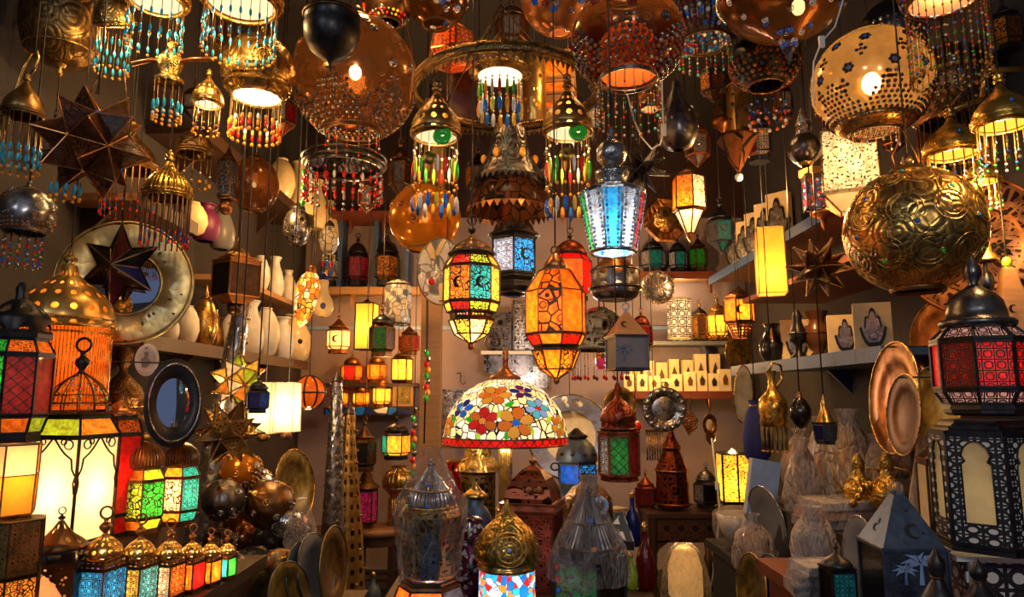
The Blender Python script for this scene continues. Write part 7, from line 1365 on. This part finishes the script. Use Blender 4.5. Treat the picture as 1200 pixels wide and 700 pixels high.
# loose flexes with switches, fixed to the ceiling
def flex(label, pts, Y, mat='d:white', r=1.0, sw=None):
    x0, y0 = pts[-1]; t = T('electric_flex', label, 'cord', x0, y0, Y); P = [(x - x0, 0, y0 - y) for x, y in pts]
    t.part(MB().tube([(P[0][0], 0, (CEIL - t.P.z) / t.kz)] + P, r, 6), 'cable', mat)
    if sw is not None: x, y = pts[sw]; t.part(MB().box((x - x0, 0, y0 - y), (6, 4, 13)), 'inline_switch', mat)
flex('white flex with inline switch looping beside the silver teardrop lamp', [(776, 60), (776, 120), (776, 152), (772, 168), (762, 174), (750, 160), (742, 140), (735, 110)], 2.45, sw=2)
flex('thin white flex with a white plug left of the gold globe lamp', [(1000, -10), (985, 30), (968, 48), (957, 72), (954, 100), (955, 124)], 2.05, sw=2)
flex('thin brown flex hanging down beside the amber globe', [(470, 0), (478, 40), (484, 80), (480, 120)], 2.25, 'm:copper')
flex('thin black flex running down the wooden pillar', [(497, 300), (498, 400), (497, 520)], 4.9, 'd:black')
# ------------------------------------------------------------------ dim lamps hanging deeper in the shop, above the middle
t = T('hanging_box_lantern', 'tall grey-brown glass panel lantern seen through the chandelier ring', 'lantern', 542, 150, 3.3); lan(t, [(0, 22), 'p0', (70, 22), 'm', (74, 20)], [['g:grey:.03:speck:4', 'g:brown:.02']], 4, 40, 'm:bronze', 1.4); t.part(MB().lathe([(20, 74), (8, 88), (2, 92)], 4, rot=R_(40), smooth=False), 'cap', 'm:bronze'); t.cord(92)
t = T('hanging_tube_lamp', 'golden pierced tube lamp lit warm behind the chandelier', 'lamp', 626, 150, 3.2); t.part(MB().lathe([(12, 0), (14, 4), (14, 84), (10, 90), (3, 94)], 24), 'tube', 'x:brass:9:.24:1'); t.part(MB().torus((0, 0, 4), 14, 1.2, 22).torus((0, 0, 84), 14, 1.2, 22), 'rim', 'm:brass'); t.part(MB().ball((0, 0, 50), 5, 8), 'bulb', 'e:yellow:8'); t.light(50, 2, r=4); t.cord(94)
t = T('hanging_box_lantern', 'wide orange wooden box lantern between chandelier and red-studded globe', 'lantern', 652, 126, 3.5); lan(t, [(0, 30), 'm', (8, 30), 'p0', (22, 30), 'm', (26, 30), 'p0', (52, 28), 'm', (58, 24)], [['g:orange:.12', 'g:amber:.1']], 4, 36, 'wood:light', 2); t.part(MB().lathe([(24, 58), (5, 66)], 4, rot=R_(36), smooth=False), 'cap', 'wood:mid'); t.cord(66); t.light(30, 1.2, (1, .5, .15), 4)
DK = [(468, 232, 28, 70, 3.6, 'm:bronze', 'tall dim bronze lantern left of the amber flower-bossed globe'), (440, 150, 34, 62, 3.2, 'm:copper', 'dim copper lantern beside the huge amber globe'), (560, 232, 30, 62, 3.5, 'm:iron', 'black lantern with dull panes left of the grey cone lamp'), (640, 236, 28, 58, 3.6, 'm:darksilver', 'dull silver lantern right of the grey cone lamp'), (694, 170, 30, 70, 3.4, 'm:iron', 'black lantern behind the bead strings of the red-studded globe'), (762, 128, 28, 60, 3.5, 'm:bronze', 'bronze lantern hanging above the silver teardrop lamp'),
      (818, 196, 30, 62, 3.7, 'm:copper', 'copper lantern above the bright octagon lantern'), (890, 190, 30, 66, 3.5, 'm:steel', 'blue-black lantern right of the brown glass cone'), (836, 120, 30, 56, 3.1, 'm:darksilver', 'dull silver lantern below the top studded globe'), (918, 140, 24, 52, 3.2, 'm:bronze', 'small bronze lantern left of the silver ball pendant'), (330, 160, 34, 62, 3.6, 'm:bronze', 'dim bronze lantern between amber tassel lamp and huge globe'), (376, 130, 26, 50, 3.3, 'm:darkbrass', 'little brass lantern half behind the huge amber globe'), (600, 62, 40, 64, 3.4, 'm:bronze', 'dark lantern high behind the chandelier dome'), (764, 66, 34, 60, 3.1, 'm:iron', 'black lantern high beside the red-studded globe'), (962, 30, 36, 60, 3.0, 'm:bronze', 'dark bronze lantern high between amber drop and gold globe'), (250, 60, 32, 60, 3.0, 'm:darkbrass', 'dark brass lantern behind the two turquoise bead lamps'), (226, 140, 26, 46, 3.2, 'm:bronze', 'dim lantern behind the tiny glowing bell lamp'), (1180, 60, 36, 64, 2.7, 'm:iron', 'black lantern high at the right edge above the bell lamp'), (1048, 180, 26, 44, 3.0, 'm:copper', 'copper lantern glimpsed between gold globe and embossed ball'), (60, 190, 30, 60, 2.6, 'm:iron', 'black lantern behind the onion lamp at the left wall'), (700, 262, 24, 60, 3.4, 'm:redcopper', 'dark red lantern left of the jewelled silver lantern'), (742, 262, 26, 54, 3.8, 'm:iron', 'black lantern between jewelled lantern and octagonal plaque'), (430, 250, 22, 46, 4.2, 'm:copper', 'little copper lantern left of the amber flower-bossed globe')]
for i, (x, yb, w, h, Y, m_, lb) in enumerate(DK):
    t = T('hanging_lantern', lb, 'lantern', x, yb, Y); small_lantern(t, w, h, [('g:brown:.03', 'g:grey:.02'), ('g:darkred:.03', 'g:clear:.02:lattice:4'), ('g:amber:.05:filigree:4', 'g:brown:.02')][i % 3], m_, 6, 0, 0, True, (DOME, ONION, CONE)[i % 3], i % 2 == 0)
# ------------------------------------------------------------------ small wares on the left shelves, pillar and floor
for px, X, zb_, w, h, pr, m_, lb in ((238, -1.6, 1.65, 30, 60, 'egg', 'm:brass', 'small brass onion pot beside the mirror plate on the lower shelf'), (252, -1.66, 1.65, 24, 40, 'pot', 'm:darkbrass', 'dark brass pot behind the leaning silver cone on the lower shelf')):
    t = shelf_vase(lb, px, zb_, X, w, h, pr, m_, 'brass pots on the lower left shelf'); t.part(MB().lathe([(w * .12, h), (w * .06, h * 1.15), (.3, h * 1.25)], 10), 'spire', 'm:brass')
solid('side_shelf', 'short brown shelf on the left wall behind the bead-fringed onion lamps', 'shelf', XL + .001, -1.5, 2.65, 3.15, 2.18, 2.21, 'wood:mid', None, 'wood:dark', 2)
for px, w, h, m_, pr, lb in ((232, 34, 46, 'd:purple:.5', 'pot', 'purple-dark pot on the short brown shelf'), (252, 30, 56, 'd:grey:.4', 'tall', 'grey tall vase at the far end of the short brown shelf'), (216, 34, 40, 'd:cream:.4', 'egg', 'cream egg pot at the near end of the short brown shelf')):
    shelf_vase(lb, px, 2.21, -1.62, w, h, pr, m_, 'pots on the short brown shelf')
t = T('gourd_lamp', 'cream gourd lamp with blue stopper hanging beside the lit crystal drop', 'lamp', 378, 372, 3.7); t.part(MB().lathe(sc([(.3, 0), (.8, .08), (1, .25), (.9, .45), (.55, .62), (.4, .78), (.5, .95), (.4, 1)], 12, 44), 20), 'body', 'd:cream:.35'); t.part(MB().ball((3, -11, 12), 3.4, 4, 10, 6), 'painted_spot', 'd:navy:.3'); t.part(MB().lathe([(5, 43), (4, 48), (1, 52)], 12), 'stopper', 'd:navy:.4'); t.cord(52)
for x, yb, L, Y, lb in ((484, 560, 74, 4.85, 'string of green and amber glass drops hanging by the pillar'), (500, 470, 60, 4.8, 'knotted bead string with silver bells on the pillar'), (356, 240, 40, 3.3, 'short red bead string hanging under the silver bead dish')):
    t = T('hanging_bead_string', lb, 'bead string', x, yb, Y); b = MB().tube([(0, 0, 0), (0, 0, L)], .6, 5); ms = ['d:brown', 'bead:green', 'bead:amber', 'bead:red', 'm:silver']
    for i in range(9): b.m = 1 + i % 4; b.ball(((i % 2) * 2 - 1, 0, L * (i + .5) / 9), 3.2, 4.2, 8, 6)
    t.part(b, 'beads', ms); t.cord(L)
t = T('small_easel', 'little golden folding easel standing on the stool edge', 'easel', 413, 618, 4.95); t.part(MB().bar((-5, 0, 0), (4, 0, 34), 1.4).bar((12, 0, 0), (4, 0, 34), 1.4).bar((4, 10, 0), (4, 0, 34), 1.2).bar((-3, -1, 9), (10, -1, 9), 1.2), 'frame', 'm:gold')
t = T('red_vase', 'red glass vase with gold dots under the flowered lampshade edge', 'vase', 532, 634, 2.7); t.part(MB().lathe(sc([(.5, 0), (.8, .08), (1, .3), (.9, .5), (.5, .7), (.35, .82), (.6, 1)], 17, 96), 20), 'body', 'g:red:.03:speck:4'); t.part(MB().torus((0, 0, 95), 10, 1, 18), 'lip', 'm:gold')
for x, yb, w, h, Y, m_, lb in ((742, 640, 18, 62, 2.55, 'g:navy:.03', 'dark blue bottle with brass neck right of the carved box'), (757, 690, 22, 74, 2.9, 'g:darkred:.03', 'tall dark red bottle before the carved table'), (740, 690, 16, 40, 2.7, 'g:lime:.05', 'small lime green bottle low in the middle'), (436, 712, 20, 40, '0', 'd:bluegrey:.4', 'grey-blue jar on the floor before the stool')):
    t = T('glass_bottle', lb, 'bottle', x, yb, Y); t.part(MB().lathe(sc([(.8, 0), (1, .05), (1, .45), (.7, .62), (.32, .72), (.3, .92), (.4, 1)], w / 2, h), 18), 'body', m_); t.part(MB().lathe(sc([(.35, .92), (.42, .96), (.3, 1.02), (.05, 1.08)], w / 2, h), 12), 'stopper', 'm:brass')

for i, (x, y, R, Y, m_, lb) in enumerate(((302, 566, 17, 3.3, 'm:silver:hammer:12', 'small bright silver studded ball near the yellow-lit globe'), (336, 612, 18, 2.95, 'm:silver:hammer:12', 'silver studded ball left of the leaning brass dish'), (270, 668, 20, 2.45, 'm:silver:hammer:12', 'bright silver studded ball below the teal row lantern'), (326, 664, 20, 2.6, 'm:darkbrass:hammer:12', 'brassy studded ball under the clear plastic bag'))):
    t = T('studded_globe', lb, 'lamp', x, y, Y, 'studded globes heaped on the left bench', uni=True); globe(t, R, m_, R * .45, 3, 1.8, ('m:silver', 'm:brass', 'm:darksilver'), 8, 3, neck='m:brass', cord=False); t.rot(40, -30 + 25 * i, 0)
for x, yb, w, h, Y, m_, lb in ((884, 668, 46, 62, 2.95, 'd:brown:.8', 'brown cloth bundle in film between the grey tray and bottom trays'), (914, 640, 36, 54, 3.3, 'd:grey:.6', 'grey cloth bundle in film left of the packet stack'), (940, 566, 40, 60, 3.4, 'd:peach:.5', 'peach bundle in film beside the pale blue box'), (1052, 560, 44, 66, 2.9, 'm:copper', 'copper-coloured bundle in film below the shiny gold tray')):
    t = T('wrapped_bundle', lb, 'bundle', x, yb, Y); t.part(MB().lathe(sc([(.5, 0), (.9, .06), (.95, .35), (.75, .62), (.4, .8), (.15, .92)], w / 2, h * .9), 18), 'cloth', m_); wrap_cone(t, sc([(.9, 0), (1.05, .1), (1.05, .4), (.8, .68), (.42, .86), (.22, .95), (.34, 1.08)], w / 2, h), int(x + yb), 36, 2.4, 'wrap:.6')
